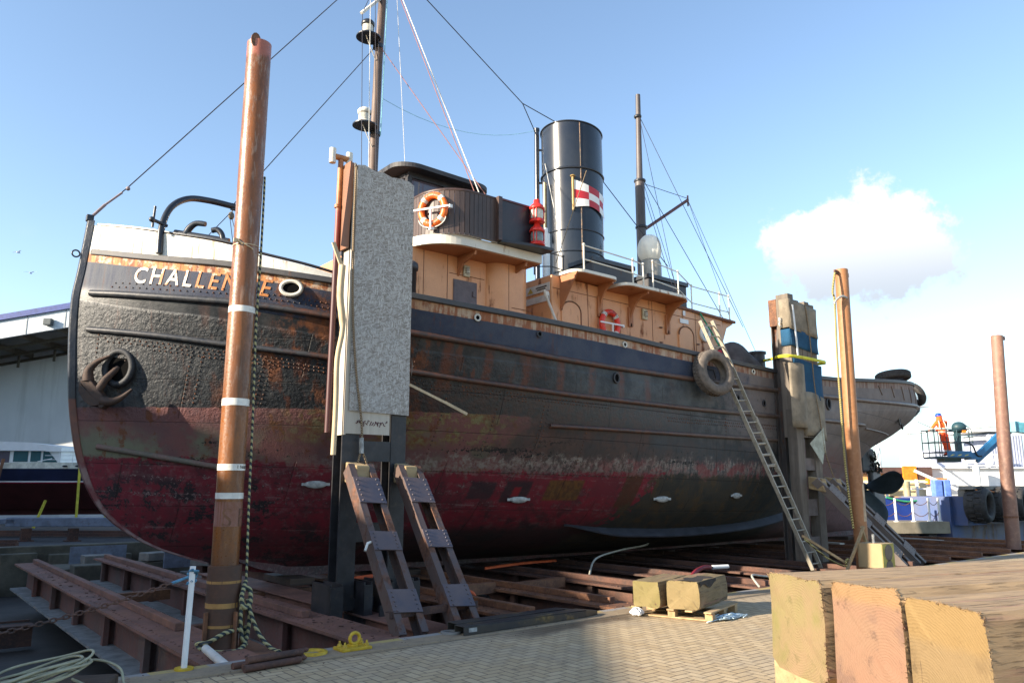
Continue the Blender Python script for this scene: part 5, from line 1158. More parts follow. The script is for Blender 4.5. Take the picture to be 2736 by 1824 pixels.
for i, (x, lab) in enumerate(((11.1, 'dark rusty slip beam lying behind the two baulks on the pallet'), (13.0, 'dark rusty slip beam lying next to the maroon hose'), (15.0, 'dark rusty slip beam passing left of the foot of the ladder'), (17.0, 'dark rusty slip beam under the foot of the ladder'), (19.0, 'dark rusty slip beam at the feet of the right cradle props'),
                    (21.0, 'rusty slip beam just beyond the right cradle props'), (23.0, 'rusty slip beam beneath the propeller'), (25.0, 'rusty slip beam lying under the green hose loops'), (27.3, 'rusty slip beam standing at the foot of the farthest steel pile'), (29.4, 'outermost rusty slip beam next to the harbour water'))):
    B(x, -7.05, 9.5, x + 0.06, -6.4, M['rust_dark'] if i < 5 else M['rust'], M['rust_dark'], lab, wdt=0.55, depth=0.62)
# lighter cross members between the beams, lower walkway sections on the left
def lone(name, mb, mat, label, cat, group=None, bevel=0.0, **kw): return tag(mb.build(name, mat, bevel=bevel, **kw), label, cat, group)
for n_, (x0_, x1_, y, z, lab) in enumerate(((3.45, 4.65, 1.2, -0.35, 'thin rusty cross bar between the first two slip beams, far one'), (3.45, 4.65, -2.6, -0.45, 'thin rusty cross bar between the first two slip beams, near one'), (7.75, 8.9, -3.6, -0.10, 'flat rusty plate bridging two slip beams behind the black fork sleeve'), (9.5, 10.8, -3.4, -0.16, 'rusty cross bar bridging slip beams behind the pallet'), (5.3, 7.2, -0.6, -0.3, 'rusty cross bar behind the left cradle uprights'))):
    c = MB(); c.beam((x0_, y, z), (x1_, y + 0.15, z), 0.16, 0.18); lone('cross_bar', c, M['rust'], lab, 'steel bar', 'cross bars between slip beams')
for y, z, x0_, x1_, lab in ((2.6, -0.85, -4.0, 2.6, 'dark steel walkway girder left of the first slip beam, farther of two'), (-1.8, -1.0, -4.0, 2.6, 'dark steel walkway girder left of the first slip beam, nearer of two')):
    c = MB(); c.ab(x0_, x1_, y - 0.15, y + 0.15, z - 0.03, z); c.ab(x0_, x1_, y - 0.02, y + 0.02, z - 0.4, z - 0.03); c.ab(x0_, x1_, y + 0.45, y + 0.5, z - 0.02, z + 0.02); lone('walkway_girder', c, M['rust_dark'], lab, 'girder', 'walkway girders left of the slip')
c = MB(); c.beam((1.35, -3.6, -0.75), (1.95, -6.3, -0.75), 0.5, 0.08); c.beam((0.9, -3.0, -0.72), (1.35, -3.6, -0.72), 0.5, 0.08); lone('gangway_plate', c, M['rust_dark'], 'dark rusty gangway plate at the lower left of the slip pit', 'steel plate')
c = MB(); c.ab(3.5, 4.55, -6.9, 8, -0.76, -0.72); c.ab(5.3, 7.1, -6.9, 8, -0.76, -0.72); lone('pit_plate', c, plain('brown_mud', (0.10, 0.065, 0.05), 0.85, 0, 0.35, 2, 0.3), 'brown muddy floor plating between the slip beams', 'floor plate')
# keel blocks under the tug
for i, x in enumerate((6.5, 9.0, 11.4, 13.2, 15.2, 17.2, 19.2, 21.2, 23.2, 25.2, 27.2)):
    c = MB(); c.box((x, 0, -0.085), (0.5, 1.3, 0.13)); o = c.build('keel_block', M['darkwood'], bevel=0.015); tag(o, 'dark timber keel block under the keel of the tug', 'timber block', 'timber keel blocks under the tug')
# ------------------------------------------------------------------ cradle support, near the bow
cr1 = thing('cradle_support', (6.0, -4.1, -0.2), 'black steel cradle support faced with a grey strand board, left of the peach deckhouse', 'cradle support')
for x0_, x1_ in ((5.42, 5.71), (6.27, 6.54)):
    u_ = MB(); u_.ab(x0_, x1_, -4.20, -4.17, -0.12, 6.4); u_.ab(x0_, x1_, -3.93, -3.90, -0.12, 6.4); u_.ab((x0_+x1_)/2 - 0.02, (x0_+x1_)/2 + 0.02, -4.17, -3.93, -0.12, 6.4); u_.build('upright', M['black_plain'], cr1)
for z0_, z1_ in ((2.07, 2.38), (0.86, 1.14), (-0.1, 0.05), (3.6, 3.8), (5.4, 5.6)):
    c = MB(); c.ab(5.71, 6.27, -4.19, -4.14, z0_, z1_); c.build('cross_rail', M['black_plain'], cr1)
sk_ = MB()
for x0_, x1_ in ((5.20, 5.40), (5.74, 5.88), (6.06, 6.24), (6.57, 6.70)):
    sk_.ab(x0_, x0_ + 0.03, -4.45, -3.85, -0.3, 0.30); sk_.ab(x0_, x1_, -4.47, -4.44, -0.3, 0.28 - 0.02); sk_.ab(x1_ - 0.02, x1_, -4.45, -3.85, -0.3, 0.30)
sk_.ab(5.2, 6.7, -4.4, -3.8, -0.36, -0.30); sk_.ab(5.88, 6.5, -4.7, -4.66, -0.5, -0.02); sk_.build('base_socket', M['black_plain'], cr1)
ob = MB(); tops = [(5.47, 6.83), (5.6, 6.86), (5.8, 6.80), (5.95, 6.82), (6.1, 6.78), (6.3, 6.80), (6.45, 6.79), (6.545, 6.74)]
ob.prism([(5.49, 2.83), (6.55, 2.81)] + tops[::-1], -4.255, -4.225, lambda a, b, hh: (a, hh, b)); ob.build('strand_board', M['osb'], cr1)
pb = MB(); pb.ab(5.45, 6.22, -4.225, -4.205, 2.48, 6.7); pb.ab(5.425, 5.45, -4.24, -3.95, 2.46, 6.86); pb.ab(5.38, 5.405, -4.05, -3.9, 5.55, 6.9); pl_ = pb.build('plywood_panel', M['paleply'], cr1)
scb = MB(); random.seed(5); x = 5.62
while x < 6.18:
    scb.tube([(x, -4.228, 2.60 + random.uniform(0, 0.08)), (x + random.uniform(.0, .03), -4.228, 2.70 - random.uniform(0, .07)), (x + 0.03, -4.228, 2.62 + random.uniform(0, .07))], 0.007, 4); x += 0.035
scb.build('maroon_scribble', plain('maroon_marker', (0.10, 0.015, 0.03), 0.8), pl_)
bb = MB(); bb.ab(5.36, 5.385, -4.22, -3.9, 5.42, 6.88); bb.ab(5.38, 5.47, -4.0, -3.97, 5.42, 6.85); bb.build('brown_board', M['brownboard'], cr1)
b2 = MB(); b2.beam((5.30, -4.215, 5.42), (5.42, -4.215, 5.42 + 1.44), 0.012, 0.11, (1, 0, 0.08)); b2.build('brown_board', M['brownboard'], cr1)
tp_ = MB(); tp_.tube([(5.30, -3.92, 2.5), (5.33, -3.92, 6.98)], 0.045, 12); tp_.tube([(5.31, -3.92, 6.15), (5.31, -3.92, 6.2)], 0.055, 12); tp_.tube([(5.19, -3.92, 7.02), (5.47, -3.92, 7.03)], 0.05, 10)
def pipemat():
    k = NT('orange_to_maroon_pipe'); z = k.sep(k.obj())[2]; n = k.noise(k.obj(), 5, 6)
    return k.out(k.mix(k.step(k.m('ADD', z, k.m('MULTIPLY', n, 0.3)), 6.4, 6.55), k.mix(k.step(k.m('ADD', z, n), 5.7, 6.6), (0.07, 0.02, 0.02), (0.26, 0.05, 0.03)), k.mix(k.step(n, 0.4, 0.6), (0.52, 0.21, 0.06), (0.34, 0.12, 0.04))), 0.5)
pp_ = tp_.build('pipe_post', pipemat(), cr1)
for x in (5.18, 5.48):
    q = MB(); q.tube([(x, -3.92, 6.90), (x, -3.92, 7.15)], 0.055, 12); q.build('white_sleeve', M['whiterust'], pp_)
fs_ = MB(); fs_.beam((5.12, -4.22, 5.45), (5.28, -4.22, 5.08), 0.03, 0.06, (1, 0, 0.4)); fs_.tube(catmull([(5.28, -4.24, 5.1), (5.26, -4.25, 4.6), (5.33, -4.24, 4.1), (5.27, -4.22, 3.6), (5.28, -4.22, 2.9), (5.27, -4.22, 2.15)], 4), [0.055]*8 + [0.04]*13, 6)
fs_.build('hanging_lath_and_cloth', M['lath'], cr1)
g = MB(); g.grid(lambda u, v: (6.60 + 0.16*math.sin(math.pi*v)**0.6*(0.3 + u*0.7), -4.15 + 0.15*u, lerp(3.30, 4.0, v)), 4, 12); g.build('bent_plank', M['greyply'], cr1)
wr = MB(); wr.tube(catmull([(5.44, -4.27, 6.78), (5.43, -4.28, 5.76), (5.46, -4.29, 4.48), (5.56, -4.29, 3.45), (5.68, -4.29, 2.72), (5.71, -4.28, 2.40)], 4), 0.018, 6); wr.tube([(5.44, -4.27, 6.78), (5.50, -4.1, 6.84)], 0.03, 6)
wr.tube(catmull([(5.71, -4.28, 2.22), (5.66, -4.28, 2.05), (5.67, -4.28, 1.75)], 4), 0.016, 6); wr.tube(catmull([(5.72, -4.28, 2.22), (5.80, -4.28, 2.05), (5.86, -4.28, 1.75)], 4), 0.016, 6); lw = wr.build('lifting_sling', M['rope3'], cr1)
q = MB(); q.tube([(5.71, -4.285, 2.18), (5.70, -4.285, 2.42)], 0.035, 8); q.build('sling_ferrule', M['zinc'], lw)
def prop(hx, fx, wd_, label, mats, yh=-4.45, yf=-6.40, zh=1.95, zf=-0.16, grp='raking steel props of the cradle supports', head=True):
    t = thing('raking_prop', (fx, yf, zf), label, 'raking prop', grp)
    H = Vector((hx, yh, zh)); Fo = Vector((fx, yf, zf)); d = (Fo - H); L = d.length; d.normalize(); sx_ = Vector((1, 0, 0)); up = sx_.cross(d).normalized()
    if up.z < 0: up = -up
    for sg in (-1, 1):
        c = MB(); a = H + sx_ * sg * wd_/2; b = Fo + sx_ * sg * wd_/2
        c.beam(a, b, 0.02, 0.20, up); c.beam(a + up*0.09 - sx_*sg*0.045, b + up*0.09 - sx_*sg*0.045, 0.09, 0.018, up); c.beam(a - up*0.09 - sx_*sg*0.045, b - up*0.09 - sx_*sg*0.045, 0.09, 0.018, up); c.build('channel_leg', mats[0], t)
    for q0, q1 in ((0.10, 0.27), (0.45, 0.56), (0.78, 0.90)):
        c = MB(); a = H + d*L*q0 + up*0.108; b = H + d*L*q1 + up*0.108; c.beam(a, b, wd_ + 0.02, 0.016, up); o = c.build('cover_plate', mats[1], t)
        r = MB()
        for sg in (-1, 1):
            for i in range(5):
                ctr = a.lerp(b, (i + 0.5)/5) + sx_*sg*(wd_/2 - 0.045) + up*0.008
                r.ball(ctr, 0.017, 6, 4)
        r.build('rivets', mats[1], o)
    if head:
        c = MB(); c.hexa([H + Vector((x, y, z)) for x, y, z in ((-wd_*0.28, -0.20, -0.28), (wd_*0.28, -0.20, -0.28), (wd_*0.28, 0.22, -0.20), (-wd_*0.28, 0.22, -0.20), (-wd_*0.28, -0.14, 0.04), (wd_*0.28, -0.14, 0.04), (wd_*0.26, 0.22, 0.10), (-wd_*0.26, 0.22, 0.10))]); c.build('timber_head', M['sleeper'], t, bevel=0.015)
    return t
pm = paint('brown_prop_paint', (0.115, 0.075, 0.062), (0.08, 0.06, 0.058), (0.16, 0.07, 0.04), 0.5, 2.2, 0.5, 0.3, 0.15); pm2 = paint('mauve_prop_plate', (0.14, 0.10, 0.095), (0.06, 0.06, 0.085), (0.16, 0.075, 0.05), 0.3, 2.5, 0.5, 0.2, 0.15)
pr1 = prop(5.58, 5.36, 0.40, 'left brown raking prop with wooden head in front of the black uprights', (pm, pm2))
pr2 = prop(6.42, 6.20, 0.38, 'raking prop with wooden head to the right of its twin, beside the strand board support', (pm, pm2))
q = MB(); q.tube([(5.14, -5.55, 0.84), (5.2, -5.50, 0.93), (5.37, -5.46, 0.97)], 0.02, 6); q.build('white_cloth_tie', M['tape'], pr1)
c = MB(); c.beam((5.12, -6.22, 0.14), (6.55, -6.12, 0.14), 0.10, 0.012); c.beam((5.12, -6.27, 0.11), (6.55, -6.17, 0.11), 0.012, 0.09); lone('angle_bar', c, M['rust_dark'], 'rusty angle bar tying the feet of the two left props together', 'steel bar')
# cradle girder carrying uprights and props
def girder(x, y0, y1, label, mat):
    c = MB(); c.ab(x - 0.22, x + 0.22, y0, y1, -0.50, -0.20); c.ab(x - 0.30, x + 0.30, y0 - 0.0, y1, -0.20, -0.17)
    return lone('cradle_girder', c, mat, label, 'girder', 'cradle girders carrying the supports', 0.02)
girder(6.0, -6.6, 3.0, 'box girder carrying the black cradle support and its props', M['rust_pink'])
# broken lath pushed in behind the strand board
c = MB(); c.beam((6.55, -3.75, 3.5), (7.62, -3.75, 3.13), 0.022, 0.045); c.beam((7.60, -3.75, 3.14), (8.05, -3.78, 2.96), 0.018, 0.05); lone('broken_lath', c, M['lath'], 'split wooden lath sticking out to the right from behind the strand board', 'lath')
# ------------------------------------------------------------------ cradle support, aft
cr2 = thing('cradle_support', (17.95, -4.5, -0.2), 'dusty timber faced cradle support with blue matting bands near the stern', 'cradle support')
for x0_, x1_ in ((17.42, 17.72), (18.20, 18.50)):
    u_ = MB(); u_.ab(x0_, x1_, -4.62, -4.36, -0.12, 3.6); u_.build('upright', M['greyply'], cr2, bevel=0.01)
u_ = MB(); u_.ab(17.50, 17.74, -4.24, -4.21, -0.1, 6.35); u_.ab(17.50, 17.74, -4.06, -4.03, -0.1, 6.35); u_.ab(17.60, 17.64, -4.21, -4.06, -0.1, 6.35); u_.build('steel_column', paint('grey_brown_column', (0.055, 0.048, 0.045), (0.10, 0.08, 0.07), amt=0.4, scale=1.5), cr2)
for x0_, x1_, zt_ in ((17.45, 17.71, 6.55), (17.73, 17.96, 6.42), (17.98, 18.20, 6.36), (18.22, 18.45, 6.45), (18.47, 18.68, 6.40)):
    q = MB(); q.ab(x0_, x1_, -4.60, -4.25, 2.9, zt_); q.build('facing_plank', M['greyply'], cr2, bevel=0.012)
for z0_, z1_ in ((2.1, 2.4), (1.0, 1.4), (0.2, 0.5)):
    c = MB(); c.ab(17.72, 18.20, -4.58, -4.52, z0_, z1_); c.build('cross_rail', plain('mauve_dusty_rail', (0.16, 0.13, 0.12), 0.8), cr2)
def wrap(name, z0_, z1_, mat, x0_=17.42, x1_=18.71, off=0.0, dz=0.0):
    q = MB(); y = -4.625 - off
    q.grid(lambda u, v: (lerp(x0_, x1_, u), y - 0.012*math.sin(u*9 + v*4), lerp(z0_, z1_, v) - 0.12*u + dz*math.sin(u*3)), 12, 6); q.grid(lambda u, v: (x0_ - 0.012, lerp(y, -4.36, u), lerp(z0_, z1_, v)), 3, 3)
    o = q.build(name, mat, cr2); md = o.modifiers.new('solid', 'SOLIDIFY'); md.thickness = 0.02
wrap('felt_sheet', 5.62, 6.40, M['felt'], off=0.015); wrap('blue_mat', 5.20, 5.66, M['bluefelt']); wrap('blue_mat', 3.98, 4.90, M['bluefelt'], 17.50, 18.80, 0.0); wrap('felt_sheet', 2.95, 4.05, M['felt'], 17.80, 18.78, 0.02, 0.06)
q = MB(); q.grid(lambda u, v: (lerp(17.16, 17.86, u), -4.68 - 0.10*math.sin(math.pi*u), lerp(3.12, 4.72, v)), 10, 8); o = q.build('felt_sheet', M['felt'], cr2); o.modifiers.new('solid', 'SOLIDIFY').thickness = 0.02
q = MB(); q.add([(17.85, -4.70, 2.75), (18.55, -4.70, 3.18), (18.62, -4.68, 2.5), (18.42, -4.74, 2.55), (18.28, -4.76, 2.25)], [(0, 1, 2), (0, 2, 3), (0, 3, 4)]); o = q.build('loose_flap', plain('pale_green_fabric', (0.40, 0.41, 0.33), 0.9), cr2); o.modifiers.new('solid', 'SOLIDIFY').thickness = 0.01
q = MB(); q.beam((17.55, -4.66, 6.25), (17.66, -4.66, 4.9), 0.02, 0.06, (1, 0, 0)); q.build('white_batten', M['white'], cr2)
q = MB(); q.tube(catmull([(18.15, -4.66, 6.36), (18.22, -4.67, 5.8), (18.26, -4.68, 5.0), (18.28, -4.69, 4.2), (18.4, -4.70, 3.4), (18.6, -4.7, 2.4), (19.0, -5.0, 0.9)], 5), 0.016, 6); q.build('lifting_sling', M['rope3'], cr2)
q = MB(); q.torus((17.38, -4.40, 5.75), 0.06, 0.02); q.box((17.38, -4.40, 5.88), (0.1, 0.05, 0.08)); q.build('shackle', M['offwhite'], cr2)
q = MB(); q.ab(17.44, 17.48, -4.26, -4.04, 5.75, 6.45); q.build('red_edge_plate', M['rust'], cr2)
dm = paint('dusty_prop_paint', (0.20, 0.165, 0.145), (0.15, 0.125, 0.115), (0.20, 0.10, 0.06), 0.3, 2, 0.8, 0.3)
prop(17.85, 19.05, 0.36, 'dusty raking prop running down right from the aft support, nearer of two', (dm, dm), -4.85, -6.25, 1.85, -0.16); prop(18.75, 19.95, 0.36, 'dusty raking prop running down right from the aft support, farther of two', (dm, dm), -4.75, -6.15, 1.85, -0.16)
girder(18.3, -6.6, 3.0, 'box girder under the dusty aft cradle support', M['rust_dark'])
# yellow webbing strap from the towing bitt round the aft support
def ribbon(pts, wv, up=(0, 0, 1)):
    m_ = MB(); vs = []
    for p in pts: vs += [Vector(p) - Vector(up)*wv/2, Vector(p) + Vector(up)*wv/2]
    m_.add(vs, [(2*i, 2*i+1, 2*i+3, 2*i+2) for i in range(len(pts) - 1)], True); return m_
rb = ribbon(catmull([(19.2, -2.45, 5.20), (18.95, -2.85, 5.18), (18.2, -3.5, 5.05), (17.02, -4.60, 4.87), (17.2, -4.84, 4.85), (18.0, -4.86, 4.85), (18.85, -4.72, 4.88), (18.9, -4.4, 4.88)], 5), 0.075)
o = lone('webbing_strap', rb, M['strap'], 'yellow webbing strap pulled from the towing bitt round the aft support', 'strap'); o.modifiers.new('solid', 'SOLIDIFY').thickness = 0.012
# ------------------------------------------------------------------ steel piles
def tape_band(x, y, z, r, hgt, par, mat, lean=0.0):
    q = MB(); q.tube([(x, y, z - hgt/2), (x + lean, y, z + hgt/2)], r, 20, caps=False); return q.build('tape_band', mat, par)
PX, PY = 3.25, -5.68
pl1 = thing('steel_pile', (PX, PY, -0.16), 'tall rusty steel pile with white tape bands and rope, in front of the bow', 'pile')
def px_(z): return lerp(3.33, 3.235, z / 7.45) - 0.07
q = MB(); q.tube([(3.26, PY, -0.16), (3.25, PY, 0.75), (3.245, PY, 7.42)], 0.155, 28, caps=False); q.tube([(3.245, PY, 7.42), (3.245, PY, 4.0)], 0.14, 28, caps=False); q.build('tube', M['pile'], pl1)
q = MB(); q.tube([(3.26, PY, -0.16), (3.255, PY, 0.78)], 0.19, 28); q.build('sleeve', rusty('dark_pile_sleeve', (0.095, 0.045, 0.027), (0.06, 0.033, 0.022), (0.12, 0.055, 0.03), 2.0, 0.65, 0.2), pl1)
q = MB(); q.prism([(0.165*math.cos(a), 0.1*math.sin(a)) for a in [R(i*30) for i in range(12)]], 0, 0.02, lambda a, b, hh: (3.245 - 0.09 + a*0.38, PY - 0.10 - hh, 7.40 + b*1.0)); q.build('lifting_lug', M['rust'], pl1)
for z, hgt in ((3.81, 0.075), (2.67, 0.085), (1.90, 0.075), (1.57, 0.07)):
    o = tape_band(3.25, PY, z, 0.159, hgt, pl1, M['tape'])
vs, fs = text_mesh('1 N660', 0.055, 0, 0, 0.001); tm = MB(); tm.add([(3.25 + 0.1605*math.sin(x/0.17 + 0.05), PY - 0.1605*math.cos(x/0.17 + 0.05), 1.885 + y) for x, y, _ in vs], fs); tm.build('tape_writing', M['black_plain'], pl1, fix=False)
for z, r, hgt in ((0.60, 0.192, 0.03), (0.345, 0.192, 0.055), (0.12, 0.192, 0.03)): tape_band(3.256, PY, z, r, hgt, pl1, plain('chalky_ochre_mark', (0.40, 0.22, 0.07), 0.8))
q = MB(); q.tube([(3.25, PY, 4.62), (3.25, PY, 4.63)], 0.168, 24, caps=False); q.tube([(3.1, PY - 0.12, 4.66), (3.25, PY - 0.17, 4.58), (3.42, PY - 0.05, 4.52)], 0.008, 5); q.box((3.09, PY - 0.10, 4.66), (0.07, 0.02, 0.05)); q.build('twine_tag', M['lath'], pl1)
vs, fs = text_mesh('S', 0.30, 0, 0, 0.0); tm = MB(); tm.add([(3.25 + 0.158*math.sin((x-0.10)/0.17 - 0.25), PY - 0.158*math.cos((x-0.10)/0.17 - 0.25), 1.22 + y) for x, y, _ in vs], fs); tm.build('weld_letter', M['rust'], pl1, fix=False)
vs, fs = text_mesh('P', 0.30, 0, 0, 0.0); tm = MB(); tm.add([(3.25 + 0.158*math.sin((x-0.10)/0.17 + 0.95), PY - 0.158*math.cos((x-0.10)/0.17 + 0.95), 1.22 + y) for x, y, _ in vs], fs); tm.build('weld_letter', M['rust'], pl1, fix=False)
q = MB(); q.tube([(3.25, PY, 1.22), (3.25, PY, 1.50)], 0.1562, 24, caps=False); q.build('faded_pink_mark', rusty('pink_primer_mark', (0.26, 0.115, 0.09), (0.20, 0.075, 0.04), (0.26, 0.13, 0.10), 3.0, 0.5), pl1)
bp = MB(); bp.ab(2.83, 3.72, -7.0, -5.2, -0.175, -0.14)
for a in (-70, -20, 200, 110): bp.beam((3.26 + 0.2*math.cos(R(a)), PY + 0.2*math.sin(R(a)), -0.14 + 0.21), (3.26 + 0.25*math.cos(R(a)), PY + 0.25*math.sin(R(a)), -0.14 + 0.21), 0.02, 0.42)
bp.build('base_plate', M['rust'], pl1)
rp_ = MB()
def twist(pts, r, n_=3): rp_.tube(pts, r, 8)
twist(catmull([(3.42, PY - 0.02, 5.6), (3.415, PY - 0.05, 5.35), (3.42, PY - 0.06, 4.47), (3.41, PY - 0.08, 3.57), (3.44, PY - 0.08, 2.49), (3.45, PY - 0.10, 1.51), (3.465, PY - 0.12, 0.75), (3.46, PY - 0.13, 0.55), (3.42, PY - 0.15, 0.42)], 6), 0.015)
twist(catmull([(3.46, PY - 0.13, 0.6), (3.40, PY - 0.2, 0.45), (3.42, PY - 0.22, 0.32), (3.50, PY - 0.2, 0.36), (3.50, PY - 0.17, 0.50), (3.44, PY - 0.16, 0.52), (3.40, PY - 0.18, 0.40), (3.46, PY - 0.22, 0.30)], 6), 0.026)
twist(catmull([(3.42, PY - 0.18, 0.42), (3.40, PY - 0.2, 0.2), (3.44, PY - 0.19, -0.02), (3.50, PY - 0.16, -0.10)], 6), 0.024); twist(catmull([(3.47, PY - 0.2, 0.4), (3.52, PY - 0.16, 0.2), (3.49, PY - 0.17, -0.05), (3.40, PY - 0.24, -0.13)], 6), 0.024)
twist(catmull([(3.40, PY - 0.18, 0.08), (3.22, PY - 0.215, 0.06), (3.06, PY - 0.16, -0.03), (3.0, PY + 0.02, -0.06), (3.06, PY - 0.14, -0.12), (3.25, PY - 0.26, -0.14), (3.42, PY - 0.24, -0.12), (3.50, PY - 0.14, -0.02), (3.50, PY - 0.1, 0.1)], 6), 0.026)
twist(catmull([(3.48, PY - 0.2, 0.36), (3.54, PY - 0.24, 0.15), (3.62, PY - 0.3, -0.02), (3.70, PY - 0.42, -0.13), (3.72, PY - 0.6, -0.14)], 6), 0.024)
lone('mooring_rope', rp_, M['rope'], 'black and cream twisted rope hanging down the front pile and knotted round its foot', 'rope')
q = MB(); q.tube([(2.99, -6.0, -0.06), (2.90, -6.95, -0.08)], 0.045, 12, caps=False); q.tube([(2.99, -6.0, -0.06), (2.90, -6.95, -0.08)], 0.037, 12, caps=False); lone('pipe_offcut', q, M['offwhite'], 'short off-white pipe offcut lying on the base plate beside the front pile', 'pipe')
P2X, P2Y = 16.95, -6.28
pl2 = thing('steel_pile', (P2X, P2Y, -0.15), 'orange brown steel pile standing behind the timber box near the ladder', 'pile')
q = MB(); q.tube([(16.93, P2Y, -0.15), (16.90, P2Y, 3.0), (17.03, P2Y, 6.70)], 0.145, 26, caps=False); q.tube([(17.03, P2Y, 6.70), (17.0, P2Y, 5.0)], 0.13, 26, caps=False); q.build('tube', M['pile2'], pl2)
q = MB(); q.beam((17.14, P2Y, 6.62), (17.34, P2Y, 6.62), 0.03, 0.10); q.beam((16.92, P2Y, 6.60), (16.70, P2Y, 6.60), 0.03, 0.10); q.build('lifting_lug', M['rust'], pl2)
q = MB(); q.tube(catmull([(16.92, P2Y - 0.13, 5.98), (16.75, P2Y - 0.10, 6.0), (16.62, P2Y - 0.02, 5.9), (16.6, P2Y, 5.82)], 5), 0.03, 8); q.build('hook', M['zinc'], pl2)
q = MB(); q.grid(lambda u, v: (16.93 + 0.149*math.sin(lerp(-0.5, 0.2, u)), P2Y - 0.149*math.cos(lerp(-0.5, 0.2, u)), lerp(0.95, 1.75, v)), 6, 4); q.build('pale_scrape', plain('pale_dust_mark', (0.46, 0.36, 0.25), 0.9, 0, 0.3, 6), pl2)
q = MB(); q.tube(catmull([(16.72, P2Y, 6.58), (16.55, P2Y, 6.1), (16.60, P2Y, 5.85), (16.52, P2Y, 4.6), (16.50, P2Y, 3.3), (16.50, P2Y, 2.0), (16.62, P2Y, 0.8)], 6), 0.024, 8); lone('hanging_rope', q, M['rope2'], 'yellow and black rope hanging down beside the orange brown pile', 'rope')
P3X, P3Y = 27.15, -5.85
pl3 = thing('steel_pile', (P3X, P3Y, -0.15), 'brown steel pile farthest right, in front of the barge', 'pile')
q = MB(); q.tube([(26.95, P3Y, -0.15), (27.15, P3Y, 3.0), (27.62, P3Y, 6.5)], [0.20, 0.19, 0.175], 24); q.build('tube', rusty('brown_far_pile', (0.24, 0.125, 0.085), (0.16, 0.085, 0.065), (0.32, 0.19, 0.13), 0.8, 0.6, 0.2, 0.4), pl3)
q = MB(); q.beam((27.55, P3Y - 0.1, 6.45), (27.95, P3Y - 0.1, 6.45), 0.05, 0.12); q.build('lifting_lug', M['rust'], pl3)
q = MB(); q.tube([(27.0, P3Y, 0.78), (27.0, P3Y, 0.84)], 0.205, 24, caps=False); q.build('weld_ring', M['rust'], pl3)
# ------------------------------------------------------------------ ladder leaning on the tug
def ladder():
    A0, B0 = Vector((16.55, -5.30, -0.14)), Vector((16.98, -5.26, -0.14)); A1, B1 = Vector((14.62, -3.98, 5.55)), Vector((15.18, -3.95, 5.62))
    t = thing('extension_ladder', tuple((A0 + B0)/2), 'dusty aluminium extension ladder leaning against the side of the tug', 'ladder')
    for nm_, q0, q1, off, ins in (('lower_section', 0.0, 0.60, 0.0, 0.0), ('upper_section', 0.38, 1.0, 0.055, 0.03)):
        d = (A1 - A0).normalized(); out_ = (B0 - A0).cross(d).normalized()
        if out_.y > 0: out_ = -out_
        if nm_ == 'upper_section': out_ = -out_ * 0.2
        for P0, P1, sg in ((A0, A1, 1), (B0, B1, -1)):
            dx = (B0 - A0).normalized() * ins * sg
            c = MB(); c.beam(P0.lerp(P1, q0) + out_*off*1.0 + dx, P0.lerp(P1, q1) + out_*off + dx, 0.035, 0.085, out_); c.build('stile', M['alu'], t)
        n_ = int((q1 - q0) * 24)
        for i in range(n_):
            q_ = q0 + (q1 - q0) * (i + 0.5) / n_; a = A0.lerp(A1, q_) + out_*off; b = B0.lerp(B1, q_) + out_*off
            c = MB(); c.tube([a, b], 0.018, 8); c.build('rung', M['alu'], t)
    return t
ladder()
# ------------------------------------------------------------------ tyres on the tug
def tyre(c, axis, Rr, w_, mat, label, group=None, name='tyre', tread=40):
    axis = Vector(axis).normalized(); q = axis.to_track_quat('Z', 'Y').to_matrix().to_4x4(); Tm = Matrix.Translation(Vector(c)) @ q
    t = thing(name, tuple(c), label, 'tyre', group)
    hw = w_/2; prof = [(Rr*0.56, -hw*0.62), (Rr*0.60, -hw*0.86), (Rr*0.76, -hw), (Rr*0.90, -hw*0.93), (Rr*0.965, -hw*0.78), (Rr, -hw*0.55), (Rr, hw*0.55), (Rr*0.965, hw*0.78), (Rr*0.90, hw*0.93), (Rr*0.76, hw), (Rr*0.60, hw*0.86), (Rr*0.56, hw*0.62), (Rr*0.60, hw*0.45), (Rr*0.80, 0), (Rr*0.60, -hw*0.45), (Rr*0.56, -hw*0.62)]
    m_ = MB(); m_.lathe(prof, 40, Tm); m_.build('carcass', mat, t)
    g = MB()
    for i in range(tread):
        a = 2*math.pi*i/tread
        for sg in (-1, 1):
            M4 = Tm @ Matrix.Rotation(a + (0.5*2*math.pi/tread if sg > 0 else 0), 4, 'Z'); M3 = M4.to_3x3()
            g.box(M4 @ Vector((Rr*1.0, 0, sg*hw*0.30)), (Rr*(0.045 if tread > 20 else 0.13), 2*math.pi*Rr/tread*(0.62 if tread > 20 else 0.45), hw*0.5), M3)
    g.build('tread', mat, t); return t
tyre((14.62, -4.30, 4.26), (-0.18, -0.97, 0.14), 0.53, 0.32, M['rubberbr'], 'worn brown truck tyre hanging on the hull side beside the ladder')
tyre((26.9, -2.75, 5.46), (0.05, 0.12, 1), 0.56, 0.30, M['rubber'], 'black tyre lying flat on the stern bulwark of the tug')
tyre((30.9, -1.3, 4.85), (0.75, -0.2, 0.62), 0.52, 0.32, M['rubber'], 'black tyre hanging off the stern behind the spray')
tyre((30.2, -2.0, 5.15), (0.8, -0.45, 0.4), 0.45, 0.28, M['rubber'], 'half hidden dark tyre on the stern quarter above the hanging one')
